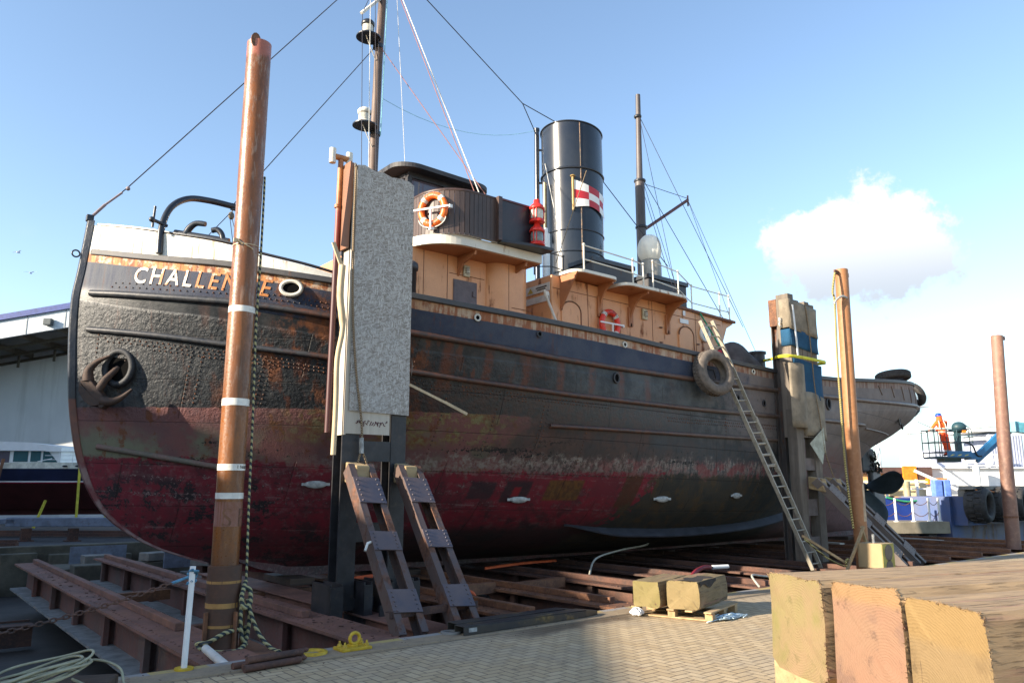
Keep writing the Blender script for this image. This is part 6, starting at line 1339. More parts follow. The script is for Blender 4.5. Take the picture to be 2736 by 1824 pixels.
# red fender balls hung over the casing on a green line
fbx = thing('fender_balls', (17.9, -2.25, 5.1), 'two red fender balls hanging on a green line in front of the porthole', 'fender')
q = MB(); q.ball((17.55, -2.4, 5.18), (0.17, 0.17, 0.22)); q.ball((17.82, -2.38, 5.26), (0.19, 0.19, 0.22)); q.build('balls', plain('red_vinyl', (0.55, 0.012, 0.025), 0.35, 0, 0.1, 4), fbx)
q = MB(); q.tube([(17.20, -2.05, 6.45), (17.5, -2.2, 5.9), (17.68, -2.36, 5.42)], 0.022, 6); q.build('green_line', M['greenrope'], fbx)
# ------------------------------------------------------------------ small things along the kerb
wp = thing('chain_post', (2.40, -7.22, 0.01), 'slim white chain post with blue rope round its top, beside the front pile', 'post')
q = MB(); q.tube([(2.40, -7.22, 0.01), (2.42, -7.20, 0.93)], 0.028, 12); q.build('post', M['white'], wp); q = MB(); q.tube([(2.40, -7.22, 0.012), (2.40, -7.22, 0.03)], 0.085, 16); q.build('foot', M['yellow'], wp)
q = MB(); random.seed(2); q.tube([(2.42 + random.uniform(-.045, .045), -7.20 + random.uniform(-.045, .045), 0.76 + 0.14*i/40 + random.uniform(-.01, .01)) for i in range(44)], 0.010, 5); q.build('rope_lashing', M['bluerope'], wp)
def chain(name, pts, pitch, r, mat, label):
    m_ = MB(); P = [Vector(p) for p in pts]; acc = [0]; 
    for a, b in zip(P, P[1:]): acc.append(acc[-1] + (b - a).length)
    n_ = int(acc[-1] / pitch)
    for i in range(n_):
        s = (i + 0.5) * pitch
        for j in range(len(P) - 1):
            if acc[j+1] >= s: break
        f = (s - acc[j]) / (acc[j+1] - acc[j]); c = P[j].lerp(P[j+1], f); d = (P[j+1] - P[j]).normalized(); u_ = d.cross(Vector((0, 0, 1))).normalized(); v_ = u_.cross(d)
        if i % 2: u_, v_ = v_, u_
        k_ = pitch * 0.62
        m_.tube([c + d*k_*math.cos(a) + u_*k_*0.55*math.sin(a) for a in [2*math.pi*q_/10 for q_ in range(10)]], r, 5, closed=True)
    return lone(name, m_, mat, label, 'chain')
pts = [Vector((2.42, -7.18, 0.84)).lerp(Vector((-1.1, -7.2, 0.42)), t/20) - Vector((0, 0, 0.18*4*(t/20)*(1 - t/20))) for t in range(21)]
chain('barrier_chain', pts[1:], 0.05, 0.0075, M['rust_dark'], 'sagging rusty chain running left from the white post')
q = MB(); q.tube([pts[0], pts[1]], 0.014, 6); lone('chain_lashing', q, M['bluerope'], 'short blue rope joining the rusty chain to the white post', 'rope')
def mooring_eye(x, y, z, label, s=1.0):
    t = thing('mooring_eye', (x, y, z), label, 'mooring eye', 'yellow mooring eyes')
    q = MB(); q.box((x, y, z + 0.015*s), (0.34*s, 0.22*s, 0.03*s)); q.build('plate', M['yellow'], t, bevel=0.005)
    q = MB(); q.torus((x + 0.02*s, y, z + 0.105*s), 0.055*s, 0.018*s); q.tube([(x, y, z + 0.03), (x, y, z + 0.05*s)], 0.06*s, 12); q.build('ring', M['yellow'], t)
    for dx, dy in ((-0.12, 0.06), (-0.12, -0.06), (0.13, 0.06), (0.13, -0.06)):
        q = MB(); q.lathe([(0.026*s, 0.03*s), (0.026*s, 0.055*s), (0.014*s, 0.057*s), (0.012*s, 0.085*s), (0, 0.087*s)], 6, Matrix.Translation((x + dx*s, y + dy*s, z))); q.build('bolt', M['yellow'], t)
mooring_eye(4.05, -7.36, 0.012, 'yellow bolted mooring eye on the kerb between front pile and props'); mooring_eye(5.2, 10.4, -0.47, 'small yellow mooring eye on the far concrete bank', 1.3)
q = MB(); q.lathe([(0.16, 0.0), (0.16, 0.022), (0.10, 0.024), (0.10, 0.0)], 18, Matrix.Translation((3.62, -7.30, 0.012))); lone('socket_ring', q, M['yellow'], 'worn yellow ring socket on the kerb left of the mooring eye', 'socket ring', 'sockets in the kerb')
q = MB(); q.lathe([(0.12, 0.0), (0.12, 0.022), (0.07, 0.024), (0.07, 0.0)], 18, Matrix.Translation((5.35, -7.27, 0.012))); lone('socket_ring', q, M['concrete'], 'grey ring socket on the kerb left of the black fork sleeves', 'socket ring', 'sockets in the kerb')
# rusty round bars on the kerb
random.seed(9)
for i, (dx, dy, dz, lab) in enumerate(((0, 0, 0.035, 'nearest of the rusty bars bundled on the kerb'), (0.02, 0.085, 0.035, 'middle rusty bar of the bundle on the kerb'), (-0.05, 0.165, 0.035, 'rearmost rusty bar of the bundle on the kerb'), (0.04, 0.05, 0.095, 'rusty bar lying on top of the bundle on the kerb'))):
    q = MB(); a = Vector((2.80 + dx, -7.66 + dy, dz)); b = Vector((3.34 + dx, -7.60 + dy, dz)); q.tube([a, a.lerp(b, 0.85), b], [0.034, 0.032, 0.028], 10); q.ball(b, (0.05, 0.035, 0.035), 8, 6); q.ball(b + Vector((0.06, 0.01, 0.01)), (0.04, 0.022, 0.022), 8, 6); lone('rusty_bar', q, M['rust_dark'], lab, 'steel bar', 'rusty bars bundled on the kerb')
# fork sleeves
def fork_sleeve(x0_, y0, x1_, y1, label, z=0.014):
    t = thing('fork_sleeve', (x0_, y0, z), label, 'fork sleeve', 'black fork sleeves on the kerb'); A = Vector((x0_, y0, z)); B_ = Vector((x1_, y1, z)); d = (B_ - A).normalized(); n_ = Vector((-d.y, d.x, 0))
    q = MB(); 
    for o1, o2, h0, h1 in ((-0.09, -0.08, 0, 0.09), (0.08, 0.09, 0, 0.09), (-0.09, 0.09, 0.09, 0.10)):
        q.hexa([A + n_*o1 + Vector((0, 0, h0)), A + n_*o2 + Vector((0, 0, h0)), B_ + n_*o2 + Vector((0, 0, h0)), B_ + n_*o1 + Vector((0, 0, h0)), A + n_*o1 + Vector((0, 0, h1)), A + n_*o2 + Vector((0, 0, h1)), B_ + n_*o2 + Vector((0, 0, h1 * 0.9)), B_ + n_*o1 + Vector((0, 0, h1 * 0.9))])
    E_ = B_ + d*0.28
    q.hexa([B_ - n_*0.09, B_ + n_*0.09, E_ + n_*0.03, E_ - n_*0.03, B_ - n_*0.09 + Vector((0, 0, 0.09)), B_ + n_*0.09 + Vector((0, 0, 0.09)), E_ + n_*0.03 + Vector((0, 0, 0.05)), E_ - n_*0.03 + Vector((0, 0, 0.05))]); q.build('body', paint('black_sleeve_paint', (0.025, 0.026, 0.03), (0.06, 0.05, 0.035), (0.22, 0.15, 0.06), 0.35, 3, 0.45, 0.1), t, bevel=0.006)
    q = MB(); q.hexa([A + d*0.07 - n_*0.0925 + Vector((0, 0, 0.03)), A + d*0.19 - n_*0.0925 + Vector((0, 0, 0.03)), A + d*0.19 - n_*0.091 + Vector((0, 0, 0.03)), A + d*0.07 - n_*0.091 + Vector((0, 0, 0.03)), A + d*0.07 - n_*0.0925 + Vector((0, 0, 0.075)), A + d*0.19 - n_*0.0925 + Vector((0, 0, 0.075)), A + d*0.19 - n_*0.091 + Vector((0, 0, 0.075)), A + d*0.07 - n_*0.091 + Vector((0, 0, 0.075))]); q.build('label_plate', M['zinc'], t)
fork_sleeve(5.36, -7.42, 7.35, -7.36, 'black steel fork sleeve with a small label, front one on the kerb'); fork_sleeve(5.42, -7.19, 7.2, -7.12, 'black steel fork sleeve behind the labelled one, against the slip')
# pallet with two baulks
pt = thing('pallet', (8.6, -8.1, 0), 'worn wooden pallet carrying two short timber baulks', 'pallet')
ax = Vector((0.30, -0.954, 0)); ay = Vector((0.954, 0.30, 0)); PO = Vector((8.05, -7.62, 0))
def pq(a, b, z): return PO + ax*a + ay*b + Vector((0, 0, z))
def pbox(name, a0, a1, b0, b1, z0_, z1_, mat=M['pallet'], par=pt):
    q = MB(); q.hexa([pq(a0, b0, z0_), pq(a1, b0, z0_), pq(a1, b1, z0_), pq(a0, b1, z0_), pq(a0, b0, z1_), pq(a1, b0, z1_), pq(a1, b1, z1_), pq(a0, b1, z1_)]); return q.build(name, mat, par, bevel=0.004) if par is not None else q
for b in (0.0, 0.45, 0.9): pbox('bottom_board', 0, 1.1, b, b + 0.1, 0.004, 0.022)
for b in (0.0, 0.45, 0.9):
    for a in (0.0, 0.5, 1.0): pbox('block', a, a + 0.1, b, b + 0.1, 0.022, 0.10)
for a in (0.0, 0.25, 0.5, 0.75, 1.0): pbox('deck_board', a, a + 0.1, -0.04, 1.04, 0.10, 0.12)
def endmat(name, axis):
    return wood(name, (0.25, 0.18, 0.085), (0.18, 0.12, 0.055), axis, 0.8, 0.85, 0.4, grey=(0.17, 0.145, 0.07))
def crumple(name, c, r, mat, label, cat, n_=1, flat=0.5):
    m_ = MB(); random.seed(hash(label) % 1000 if False else len(label)); ph = [random.uniform(0, 6) for _ in range(6)]
    m_.grid(lambda u, v: Vector(c) + Vector((r*math.cos(2*math.pi*u)*math.sin(math.pi*v)*(1 + .3*math.sin(5*2*math.pi*u + ph[0] + 6*v)), r*math.sin(2*math.pi*u)*math.sin(math.pi*v)*(1 + .3*math.sin(4*2*math.pi*u + ph[1])), r*flat*(1 - math.cos(math.pi*v))*(1 + .25*math.sin(7*2*math.pi*u + ph[2])))), 24, 10, False)
    return lone(name, m_, mat, label, cat)
crumple('paper_scrap', (8.02, -7.72, 0.0), 0.09, M['white'], 'crumpled white paper scrap beside the pallet', 'paper')
q = MB(); random.seed(21)
for s in range(9):
    P = [Vector((8.75 + random.gauss(0, 0.16), -8.62 + random.gauss(0, 0.05), 0.012 + abs(random.gauss(0, 0.02)))) for _ in range(9)]; q.tube(catmull(P, 4), 0.008, 4)
lone('rope_tangle', q, M['palerope'], 'pale blue tangle of unravelled rope on the paving by the pallet', 'rope')
# big timber baulks in the right foreground
def baulk(c4, d, L, z0_, z1_, mat, label, cham=0.045, seed=1, grp='big sawn baulks in the foreground', nfib=230):
    random.seed(seed); d = Vector((d[0], d[1], 0)).normalized(); A, B_ = Vector((*c4[0], 0)), Vector((*c4[1], 0)); s_ = (B_ - A); wv = s_.length; s_.normalize(); hgt = z1_ - z0_
    prof = [(0.0, cham), (0.0, hgt*0.35), (0.0, hgt*0.7), (0.0, hgt - cham), (cham*0.5, hgt - cham*0.15), (wv*0.35, hgt), (wv*0.7, hgt - 0.004), (wv - cham, hgt - 0.004), (wv - 0.012, hgt - cham*0.9), (wv, hgt*0.6), (wv, hgt*0.25), (wv - 0.01, cham), (wv - cham*1.6, 0.0), (wv*0.5, 0.0), (cham*1.6, 0.0)]
    prof = [(a + random.uniform(-.006, .006), b + random.uniform(-.006, .006)) for a, b in prof]; n_ = len(prof); NS = 26 if L > 3 else 8; vs = []
    for i in range(NS + 1):
        x = L * (i/NS) ** 1.3
        for k_, (a, b) in enumerate(prof): vs.append(A + d*(x + (random.uniform(-.008, .008) if i == 0 else 0)) + s_*(a + random.uniform(-.004, .004)) + Vector((0, 0, z0_ + b + random.uniform(-.003, .003))))
    m_ = MB(); m_.mi = 0
    m_.add(vs, [(i*n_ + k_, i*n_ + (k_+1) % n_, (i+1)*n_ + (k_+1) % n_, (i+1)*n_ + k_) for i in range(NS) for k_ in range(n_)])
    # end grain: rings of faces so the sawn face is not a single polygon
    cen = sum((vs[k_] for k_ in range(n_)), Vector()) / n_
    m_.mi = 1; m_.add(vs[:n_] + [cen], [((k_+1) % n_, k_, n_) for k_ in range(n_)]); m_.add(vs[-n_:], [tuple(range(n_))])
        # torn fibres left by the saw along the top and right edges of the end face
    m_.mi = 0
    for _ in range(nfib):
        e_ = random.randrange(3, 12); f_ = random.random(); P_ = vs[e_].lerp(vs[e_ + 1], f_) + d*random.uniform(-0.004, 0.02); t_ = (vs[e_ + 1] - vs[e_]).normalized()
        l_ = random.uniform(0.006, 0.032); w2 = random.uniform(0.002, 0.006); nrm_ = (P_ - cen); nrm_ -= d*nrm_.dot(d); nrm_.normalize(); tip = P_ - d*l_*random.uniform(0.2, 1.0) + nrm_*l_*random.uniform(-0.3, 0.6) + t_*random.uniform(-.012, .012)
        m_.add([P_ - t_*w2, P_ + t_*w2, tip, P_ - nrm_*w2], [(0, 1, 2), (0, 2, 3), (1, 3, 2)])
    o = tag(m_.build('timber_baulk', mat, bevel=0.0, org=((A.x + B_.x)/2, (A.y + B_.y)/2, z0_)), label, 'timber baulk', grp); return o
def side_mat(name, tint, axis_dir):
    k = NT(name); v = k.rvec(); rt = k.n('ShaderNodeVectorRotate'); rt.rotation_type = 'Z_AXIS'; k.t.links.new(v, rt.inputs['Vector']); rt.inputs['Angle'].default_value = -math.atan2(axis_dir[1], axis_dir[0]); v = rt.outputs[0]
    g_ = k.noise(k.sc(v, (1.1, 9, 9)), 1.4, 9, 0.7, 0.8); g2 = k.noise(k.sc(v, (2.5, 40, 40)), 1.3, 6, 0.65); n_ = k.noise(v, 2.2, 6, 0.65); st_n = k.noise(k.sc(v, (0.25, 5, 5)), 1.2, 4)
    col = k.mix(k.step(g_, 0.3, 0.7), tint, tuple(c * 0.62 for c in tint)); col = k.mix(k.m('MULTIPLY', k.step(n_, 0.45, 0.7), 0.45), col, (0.27, 0.20, 0.125)); col = k.mix(k.m('MULTIPLY', k.step(st_n, 0.56, 0.66), 0.7), col, (0.30, 0.14, 0.11))
    cr = k.step(g2, 0.55, 0.64); col = k.mix(k.m('MULTIPLY', cr, 0.6), col, (0.07, 0.045, 0.024))
    return k.out(col, 0.85, 0, k.bump(k.m('SUBTRACT', k.m('ADD', g_, k.m('MULTIPLY', g2, 0.6)), cr), 0.6, 0.012))
def end_mat(name, c1, c2, c3, ctr, ax_s):
    k = NT(name); v = k.obj(); nz_ = k.noise(v, 3.0, 6); p = k.sep(v); u_ = k.m('ADD', k.m('MULTIPLY', p[0], ax_s[0]), k.m('MULTIPLY', p[1], ax_s[1]))
    dx = k.m('SUBTRACT', u_, ctr[0]); dz = k.m('SUBTRACT', p[2], ctr[1]); r = k.m('SQRT', k.m('ADD', k.m('MULTIPLY', dx, dx), k.m('MULTIPLY', dz, dz)))
    ring_ = k.m('SINE', k.m('MULTIPLY', k.m('ADD', r, k.m('ADD', k.m('MULTIPLY', nz_, 0.10), k.m('MULTIPLY', k.noise(v, 30, 3), 0.006))), 420)); saw = k.noise(k.comb(k.m('MULTIPLY', k.m('ADD', dx, dz), 26), k.m('SUBTRACT', dx, dz), 0.0), 5, 4)
    col = k.mix(k.step(k.m('ADD', k.m('MULTIPLY', nz_, 1.4), k.m('MULTIPLY', dz, 0.7)), 0.35, 1.0), c1, c2); col = k.mix(k.m('MULTIPLY', k.step(k.noise(v, 5.5, 6), 0.5, 0.7), 0.6), col, c3)
    col = k.mix(k.m('MULTIPLY', k.step(ring_, -0.2, 1.0), k.m('MULTIPLY', 0.40, k.step(k.noise(v, 4.2, 5), 0.38, 0.62))), col, tuple(x * 0.55 for x in c1)); col = k.mix(k.m('MULTIPLY', k.step(saw, 0.5, 0.7), 0.32), col, tuple(x * 0.6 for x in c2))
    ag = k.m('ARCTAN2', dz, dx); spl = k.m('ABSOLUTE', k.m('SUBTRACT', k.m('FRACT', k.m('ADD', k.m('MULTIPLY', ag, 0.8), k.m('MULTIPLY', nz_, 0.35))), 0.5)); spm = k.m('MULTIPLY', k.step(k.m('DIVIDE', spl, k.m('ADD', k.m('MULTIPLY', r, 0.0), 1.0)), 0.022, 0.004), k.m('MULTIPLY', k.step(k.noise(v, 3.3, 4), 0.52, 0.58), k.step(r, 0.03, 0.08))); col = k.mix(k.m('MULTIPLY', spm, 0.75), col, (0.05, 0.03, 0.018)); col = k.mix(k.m('MULTIPLY', k.step(k.noise(k.comb(dx, dz, 0.3), 7, 8, 0.75), 0.56, 0.66), 0.5), col, tuple(x * 0.5 for x in c3)); kn = k.voro(v, 7.5); col = k.mix(k.m('MULTIPLY', k.step(kn[0], 0.13, 0.06), k.step(k.noise(v, 9, 4), 0.5, 0.6)), col, (0.10, 0.055, 0.03))
    lnn = k.voro(k.comb(k.m('MULTIPLY', dx, 3.0), dz, 0.0), 2.2, 'DISTANCE_TO_EDGE')[0]; col = k.mix(k.m('MULTIPLY', k.step(lnn, 0.006, 0.001), k.m('MULTIPLY', k.step(nz_, 0.52, 0.6), 0.5)), col, (0.09, 0.06, 0.04))
    eg = k.step(k.m('ADD', dz, k.m('MULTIPLY', nz_, 0.10)), 0.30, 0.36)
    return k.out(k.mix(k.m('MULTIPLY', eg, 0.4), col, (0.27, 0.165, 0.05)), 0.85, 0, k.bump(k.m('ADD', k.m('MULTIPLY', ring_, 0.12), k.m('ADD', saw, nz_)), 0.5, 0.008))
dT = Vector((0.955, -0.295, 0)); ds = (-0.47, -0.88)
ZT, ZB = 1.15, 0.60
sm1 = side_mat('baulk_side_grain', (0.42, 0.28, 0.15), (dT.x, dT.y))
baulk([(4.37, -12.14), (4.09, -12.65)], dT, 9, ZB, ZT, [sm1, end_mat('greenish_end_grain', (0.235, 0.155, 0.085), (0.20, 0.165, 0.065), (0.16, 0.145, 0.04), (0.0, 0.27), ds)], 'big sawn baulk with a greenish end face, leftmost of the foreground stack', seed=1)
baulk([(4.10, -12.69), (3.97, -13.13)], dT, 9, ZB - 0.02, ZT + 0.01, [sm1, end_mat('pink_end_grain', (0.235, 0.125, 0.078), (0.225, 0.135, 0.082), (0.11, 0.065, 0.055), (0.1, 0.2), ds)], 'big sawn baulk with a pink stained end face, middle of the foreground stack', seed=2)
baulk([(3.97, -13.15), (3.66, -13.62)], dT, 9, ZB - 0.03, ZT - 0.01, [sm1, end_mat('ochre_end_grain', (0.20, 0.135, 0.06), (0.215, 0.145, 0.068), (0.14, 0.09, 0.04), (-0.2, 0.1), ds)], 'big sawn baulk with an ochre end face and rough wet edge, nearest the camera', seed=3)
smp = side_mat('pallet_baulk_side', (0.24, 0.175, 0.085), (0.954, 0.30))
def P2(a, b): q_ = pq(a, b, 0); return (q_.x, q_.y)
baulk([P2(0.04, -0.06), P2(0.42, -0.06)], ay, 1.02, 0.121, 0.45, [smp, end_mat('pallet_end_grain_left', (0.22, 0.17, 0.07), (0.19, 0.155, 0.055), (0.15, 0.12, 0.035), (0.0, 0.1), (ax.x, ax.y))], 'short sawn baulk at the back left of the pallet', 0.02, 5, 'short baulks on the pallet', 60)
baulk([P2(0.50, 0.0), P2(0.93, 0.03)], ay, 1.10, 0.121, 0.47, [smp, end_mat('pallet_end_grain_right', (0.24, 0.175, 0.08), (0.21, 0.16, 0.07), (0.17, 0.12, 0.05), (0.05, 0.2), (ax.x, ax.y))], 'short sawn baulk at the front right of the pallet with a burnt top edge', 0.025, 6, 'short baulks on the pallet', 60)
q = MB(); q.grid(lambda u, v: pq(lerp(0.90, 0.62 + 0.05*math.sin(9*u), v), lerp(0.06, 0.72, u), 0.4745 + 0.004*math.sin(7*u) - (0.012 if v < 0.05 else 0)), 14, 4); q.grid(lambda u, v: pq(0.935, lerp(0.06, 0.66, u), lerp(0.472, 0.40 + 0.03*math.sin(8*u), v)), 14, 3)
bt_o = q.build('burnt_edge', plain('charred_wood', (0.025, 0.02, 0.017), 0.9, 0, 0.4, 14, 0.5), [o for o in bpy.data.objects if o.get('label', '').startswith('short sawn baulk at the front')][0])
for i, (x, z0_, lab) in enumerate(((4.80, 0.30, 'upper cross timber under the front end of the big baulks'), (4.95, 0.0, 'lower cross timber on the paving under the front end of the big baulks'))):
    q = MB(); q.beam((x - 0.02, -12.0, z0_ + 0.135), (x - 0.75, -13.9, z0_ + 0.135), 0.28, 0.27); lone('bearer_timber', q, M['sleeper'], lab, 'timber', 'cross timbers under the big baulks', 0.015)
q = MB(); q.beam((9.9, -13.5, 0.285), (9.3, -15.6, 0.285), 0.3, 0.57); lone('bearer_timber', q, M['sleeper'], 'cross timber under the far end of the big baulks', 'timber', 'cross timbers under the big baulks', 0.015)
# timber box with a yellow side, poles tied next to it
bxs = thing('timber_stand', (16.75, -6.75, 0), 'squared timber stand with a bright face and yellow side below the orange brown pile', 'timber stand')
q = MB(); q.ab(16.45, 16.98, -6.95, -6.42, 0.013, 0.52); q.build('block', plain('pale_stand_wood', (0.36, 0.26, 0.14), 0.8, 0, 0.1, 3), bxs, bevel=0.012)
q = MB(); q.ab(16.46, 16.97, -6.956, -6.95, 0.02, 0.51); o = q.build('yellow_side', plain('mustard_panel', (0.36, 0.32, 0.07), 0.7), bxs)
for z, r in ((0.33, 0.17), (0.03, 0.15)):
    q = MB(); q.prism([(16.72 + r*math.cos(R(t*15)), max(0.022, z + r*math.sin(R(t*15)))) for t in range(24)], -6.961, -6.956, lambda a, b, hh: (a, hh, b)); q.build('dark_disc', plain('brown_disc', (0.13, 0.105, 0.08), 0.7), o)
q = MB(); q.tube([(16.62, -6.7, 0.52), (16.62, -6.7, 0.70)], 0.03, 10); q.build('pin', M['zinc'], bxs)
tri = thing('tied_poles', (16.2, -6.3, -0.1), 'brown poles lashed together, leaning beside the orange brown pile', 'poles')
for a, b in (((16.75, -6.45, 0.85), (15.9, -6.4, -0.12)), ((16.70, -6.42, 0.84), (17.15, -6.38, 0.0)), ((15.2, -5.9, 0.68), (16.15, -6.35, 0.08))):
    q = MB(); q.beam(a, b, 0.05, 0.05); q.build('pole', M['sleeper'] if a[0] > 16 else M['pallet'], tri)
q = MB(); q.tube([(15.2 + 0.95*t/8, -5.95 - 0.4*t/8, 0.62 - 0.6*math.sin(t/8*1.4)) for t in range(9)], 0.02, 6); q.torus((16.1, -6.37, 0.12), 0.07, 0.025); q.build('lashing', M['rope2'], tri)
# hose coil on a dark timber at the lower left
q = MB(); q.beam((0.45, -7.02, -0.04), (1.72, -7.62, -0.04), 0.34, 0.30); lone('dark_timber_block', q, M['darkwood'], 'dark wet timber block at the lower left edge carrying a hose coil', 'timber', None, 0.02)
q = MB(); random.seed(31)
for i in range(8):
    cx, cy = 1.17 + random.uniform(-.06, .06), -7.55 + random.uniform(-.03, .03); rr = random.uniform(0.26, 0.42); ph = random.uniform(0, 6); dzz = random.uniform(0, 0.05)
    q.tube([(cx + rr*math.cos(a), cy + rr*0.52*math.sin(a), 0.13 + 0.018*i*0.6 + dzz + 0.07*math.sin(a + 1.2 + ph*0.1) + 0.012*math.sin(3*a + ph)) for a in [2*math.pi*k_/36 for k_ in range(36)]], 0.011, 6, closed=True)
q.tube(catmull([(1.35, -7.3, 0.2), (1.62, -7.35, 0.22), (1.78, -7.5, 0.16), (1.80, -7.62, 0.05), (1.85, -7.7, 0.02)], 6), 0.011, 6); q.tube(catmull([(1.4, -7.65, 0.15), (1.5, -7.8, 0.1), (1.6, -7.95, 0.02), (1.7, -8.2, 0.02)], 6), 0.011, 6)
lone('hose_coil', q, M['hoseline'], 'loose coil of pale striped hose lying on the dark timber', 'hose')
# odds and ends on the slip
q = MB(); q.tube(catmull([(12.3, -5.2, -0.1), (12.8, -4.95, 0.02), (13.4, -4.7, 0.06), (13.9, -4.5, 0.02)], 6), 0.045, 8); q2 = MB(); lone('maroon_hose', q, M['redhose'], 'maroon hose lying over the slip beams behind the pallet', 'hose')
q = MB(); q.tube([(13.95, -4.52, 0.02), (14.35, -4.62, 0.02)], 0.045, 10); lone('white_hose_end', q, M['white'], 'white pipe end at the tip of the maroon hose', 'pipe')
q = MB(); q.tube(catmull([(11.6, -3.2, -0.1), (12.4, -2.6, 0.15), (13.6, -2.2, 0.25), (15.0, -1.8, 0.30), (15.6, -1.2, 0.4)], 6), 0.022, 6); lone('grey_hose', q, M['whiterope'], 'grey hose curving up under the hull behind the maroon hose', 'hose')
q = MB(); q.tube(catmull([(11.9, -7.0, 0.02), (12.6, -6.4, 0.1), (13.3, -6.2, 0.02), (14.0, -6.3, -0.05)], 6), 0.02, 6); lone('white_hose', q, M['whiterope'], 'white hose curling at the kerb left of the big baulks', 'hose')
crumple('blue_bag', (11.75, -1.6, -0.62), 0.19, plain('bright_blue_plastic', (0.01, 0.03, 0.40), 0.4), 'bright blue plastic bag hanging by the slip beam under the hull', 'bag', flat=0.5)
q = MB(); q.beam((11.6, -1.6, -0.66), (11.9, -1.6, -0.66), 0.4, 0.03); lone('bag_ledge', q, M['rust_dark'], 'small rusty ledge under the blue plastic bag', 'steel plate')
for i, (pts_, lab) in enumerate((([(7.5, -4.3, -0.02), (7.6, -4.5, 0.03), (7.72, -4.55, -0.05), (7.8, -4.5, -0.3), (7.95, -4.55, -0.45)], 'orange strap end hanging beside the right hand prop'), ([(6.1, -3.3, 0.22), (6.6, -3.3, 0.24), (6.9, -3.35, 0.15), (7.2, -3.4, 0.08)], 'orange strap lying behind the props'), ([(10.2, -1.5, 0.0), (11.4, -1.3, 0.02), (12.6, -1.1, 0.0)], 'orange strap stretched under the keel'))):
    rb = ribbon(catmull(pts_, 4), 0.07, (0.2, 0.5, 0.7)); o = lone('orange_strap', rb, plain('orange_strap_webbing', (0.60, 0.10, 0.025), 0.7), lab, 'strap', 'orange straps on the slip'); o.modifiers.new('solid', 'SOLIDIFY').thickness = 0.008
for i, (pts_, lab) in enumerate((([(8.15, -5.7, -0.5), (8.6, -5.0, -0.42), (9.0, -5.9, -0.55), (9.5, -6.4, -0.6)], 'white sheet sagging between slip beams behind the fork sleeve'), ([(7.9, -2.6, -0.3), (8.5, -2.9, -0.28), (9.0, -3.2, -0.3)], 'white sheet lying between slip beams farther back'))):
    m_ = MB(); P = catmull(pts_, 5); m_.grid(lambda u, v, P=P: P[min(len(P) - 1, int(u*(len(P) - 1) + 0.5))] + Vector((0.5*v, 0.35*v, 0.04*math.sin(9*u + 5*v) - 0.06*v)), len(P) - 1, 6); lone('white_sheet', m_, plain('pale_plastic_sheet', (0.62, 0.66, 0.72), 0.4, 0, 0.1, 4), lab, 'plastic sheet', 'white sheets on the slip')
for i, (x, y, h_, lab) in enumerate(((25.3, -2.6, 0.42, 'green hose loop standing up from the slip beams, left one'), (26.6, -1.6, 0.35, 'green hose loop standing up from the slip beams, right one'))):
    q = MB(); q.tube([(x + 0.35*math.cos(a), y, -0.1 + h_*math.sin(a)) for a in [math.pi*k_/12 for k_ in range(13)]] + [(x - 0.8, y + 0.1, -0.1)], 0.022, 6); lone('green_hose', q, plain('green_hose', (0.06, 0.28, 0.20), 0.5), lab, 'hose', 'green hoses on the slip')
for i, (x, y, L, lab) in enumerate(((24.0, -2.0, 2.6, 'pale plank lying across the slip beams under the stern'), (27.9, -3.4, 1.8, 'pale plank lying beside the farthest pile'))):
    q = MB(); q.beam((x, y, -0.06), (x + 0.5, y + L, -0.06), 0.22, 0.05); lone('plank', q, M['paleply'], lab, 'plank', 'planks on the slip')
vs, fs = text_mesh('PETT', 0.26, 0, 0, 0.004); tm = MB(); tm.add([(11.1 - 0.036, -2.0 - x, -0.62 + y) for x, y, _ in vs], fs); tm.build('painted_letters', plain('faded_white_letters', (0.15, 0.115, 0.085), 0.8), bpy.data.objects['slip_beam.004'], fix=False)

# rust flakes, stones and splinters scattered over the beams, plates and kerb
random.seed(77); q = MB()
def chip(x, y, z, r):
    a = random.uniform(0, 6.3); M3 = Matrix.Rotation(a, 3, 'Z') @ Matrix.Rotation(random.uniform(-.4, .4), 3, 'X'); q.box((x, y, z + r*0.22), (r*random.uniform(0.8, 2.4), r*random.uniform(0.6, 1.2), r*random.uniform(0.25, 0.6)), M3)
for _ in range(420):
    bx_ = random.choice((3.12, 3.12, 4.93, 4.93, 7.45, 9.2, 11.1)); chip(bx_ + random.uniform(-.28, .28), random.uniform(-6.8, 5), -0.12, random.uniform(0.008, 0.032))
for _ in range(260): chip(random.choice((random.uniform(3.5, 4.55), random.uniform(5.3, 7.1))), random.uniform(-6.5, 5), -0.72, random.uniform(0.012, 0.05))
for _ in range(200): chip(random.uniform(1.8, 9), -7.35 + random.gauss(0, 0.22), 0.008, random.uniform(0.004, 0.014))
tag(q.build('rust_flakes', M['rust_dark'], org=(0, 0, 0)), 'scattered rust flakes and grit on the slip beams and kerb', 'debris', None, 'stuff')
# ------------------------------------------------------------------ yard on the left: shed, motor yacht, trolleys
sh = thing('boat_shed', (0, 36, 0), 'pale grey boat shed with blue roof edge and open eaves behind the bow', 'building')
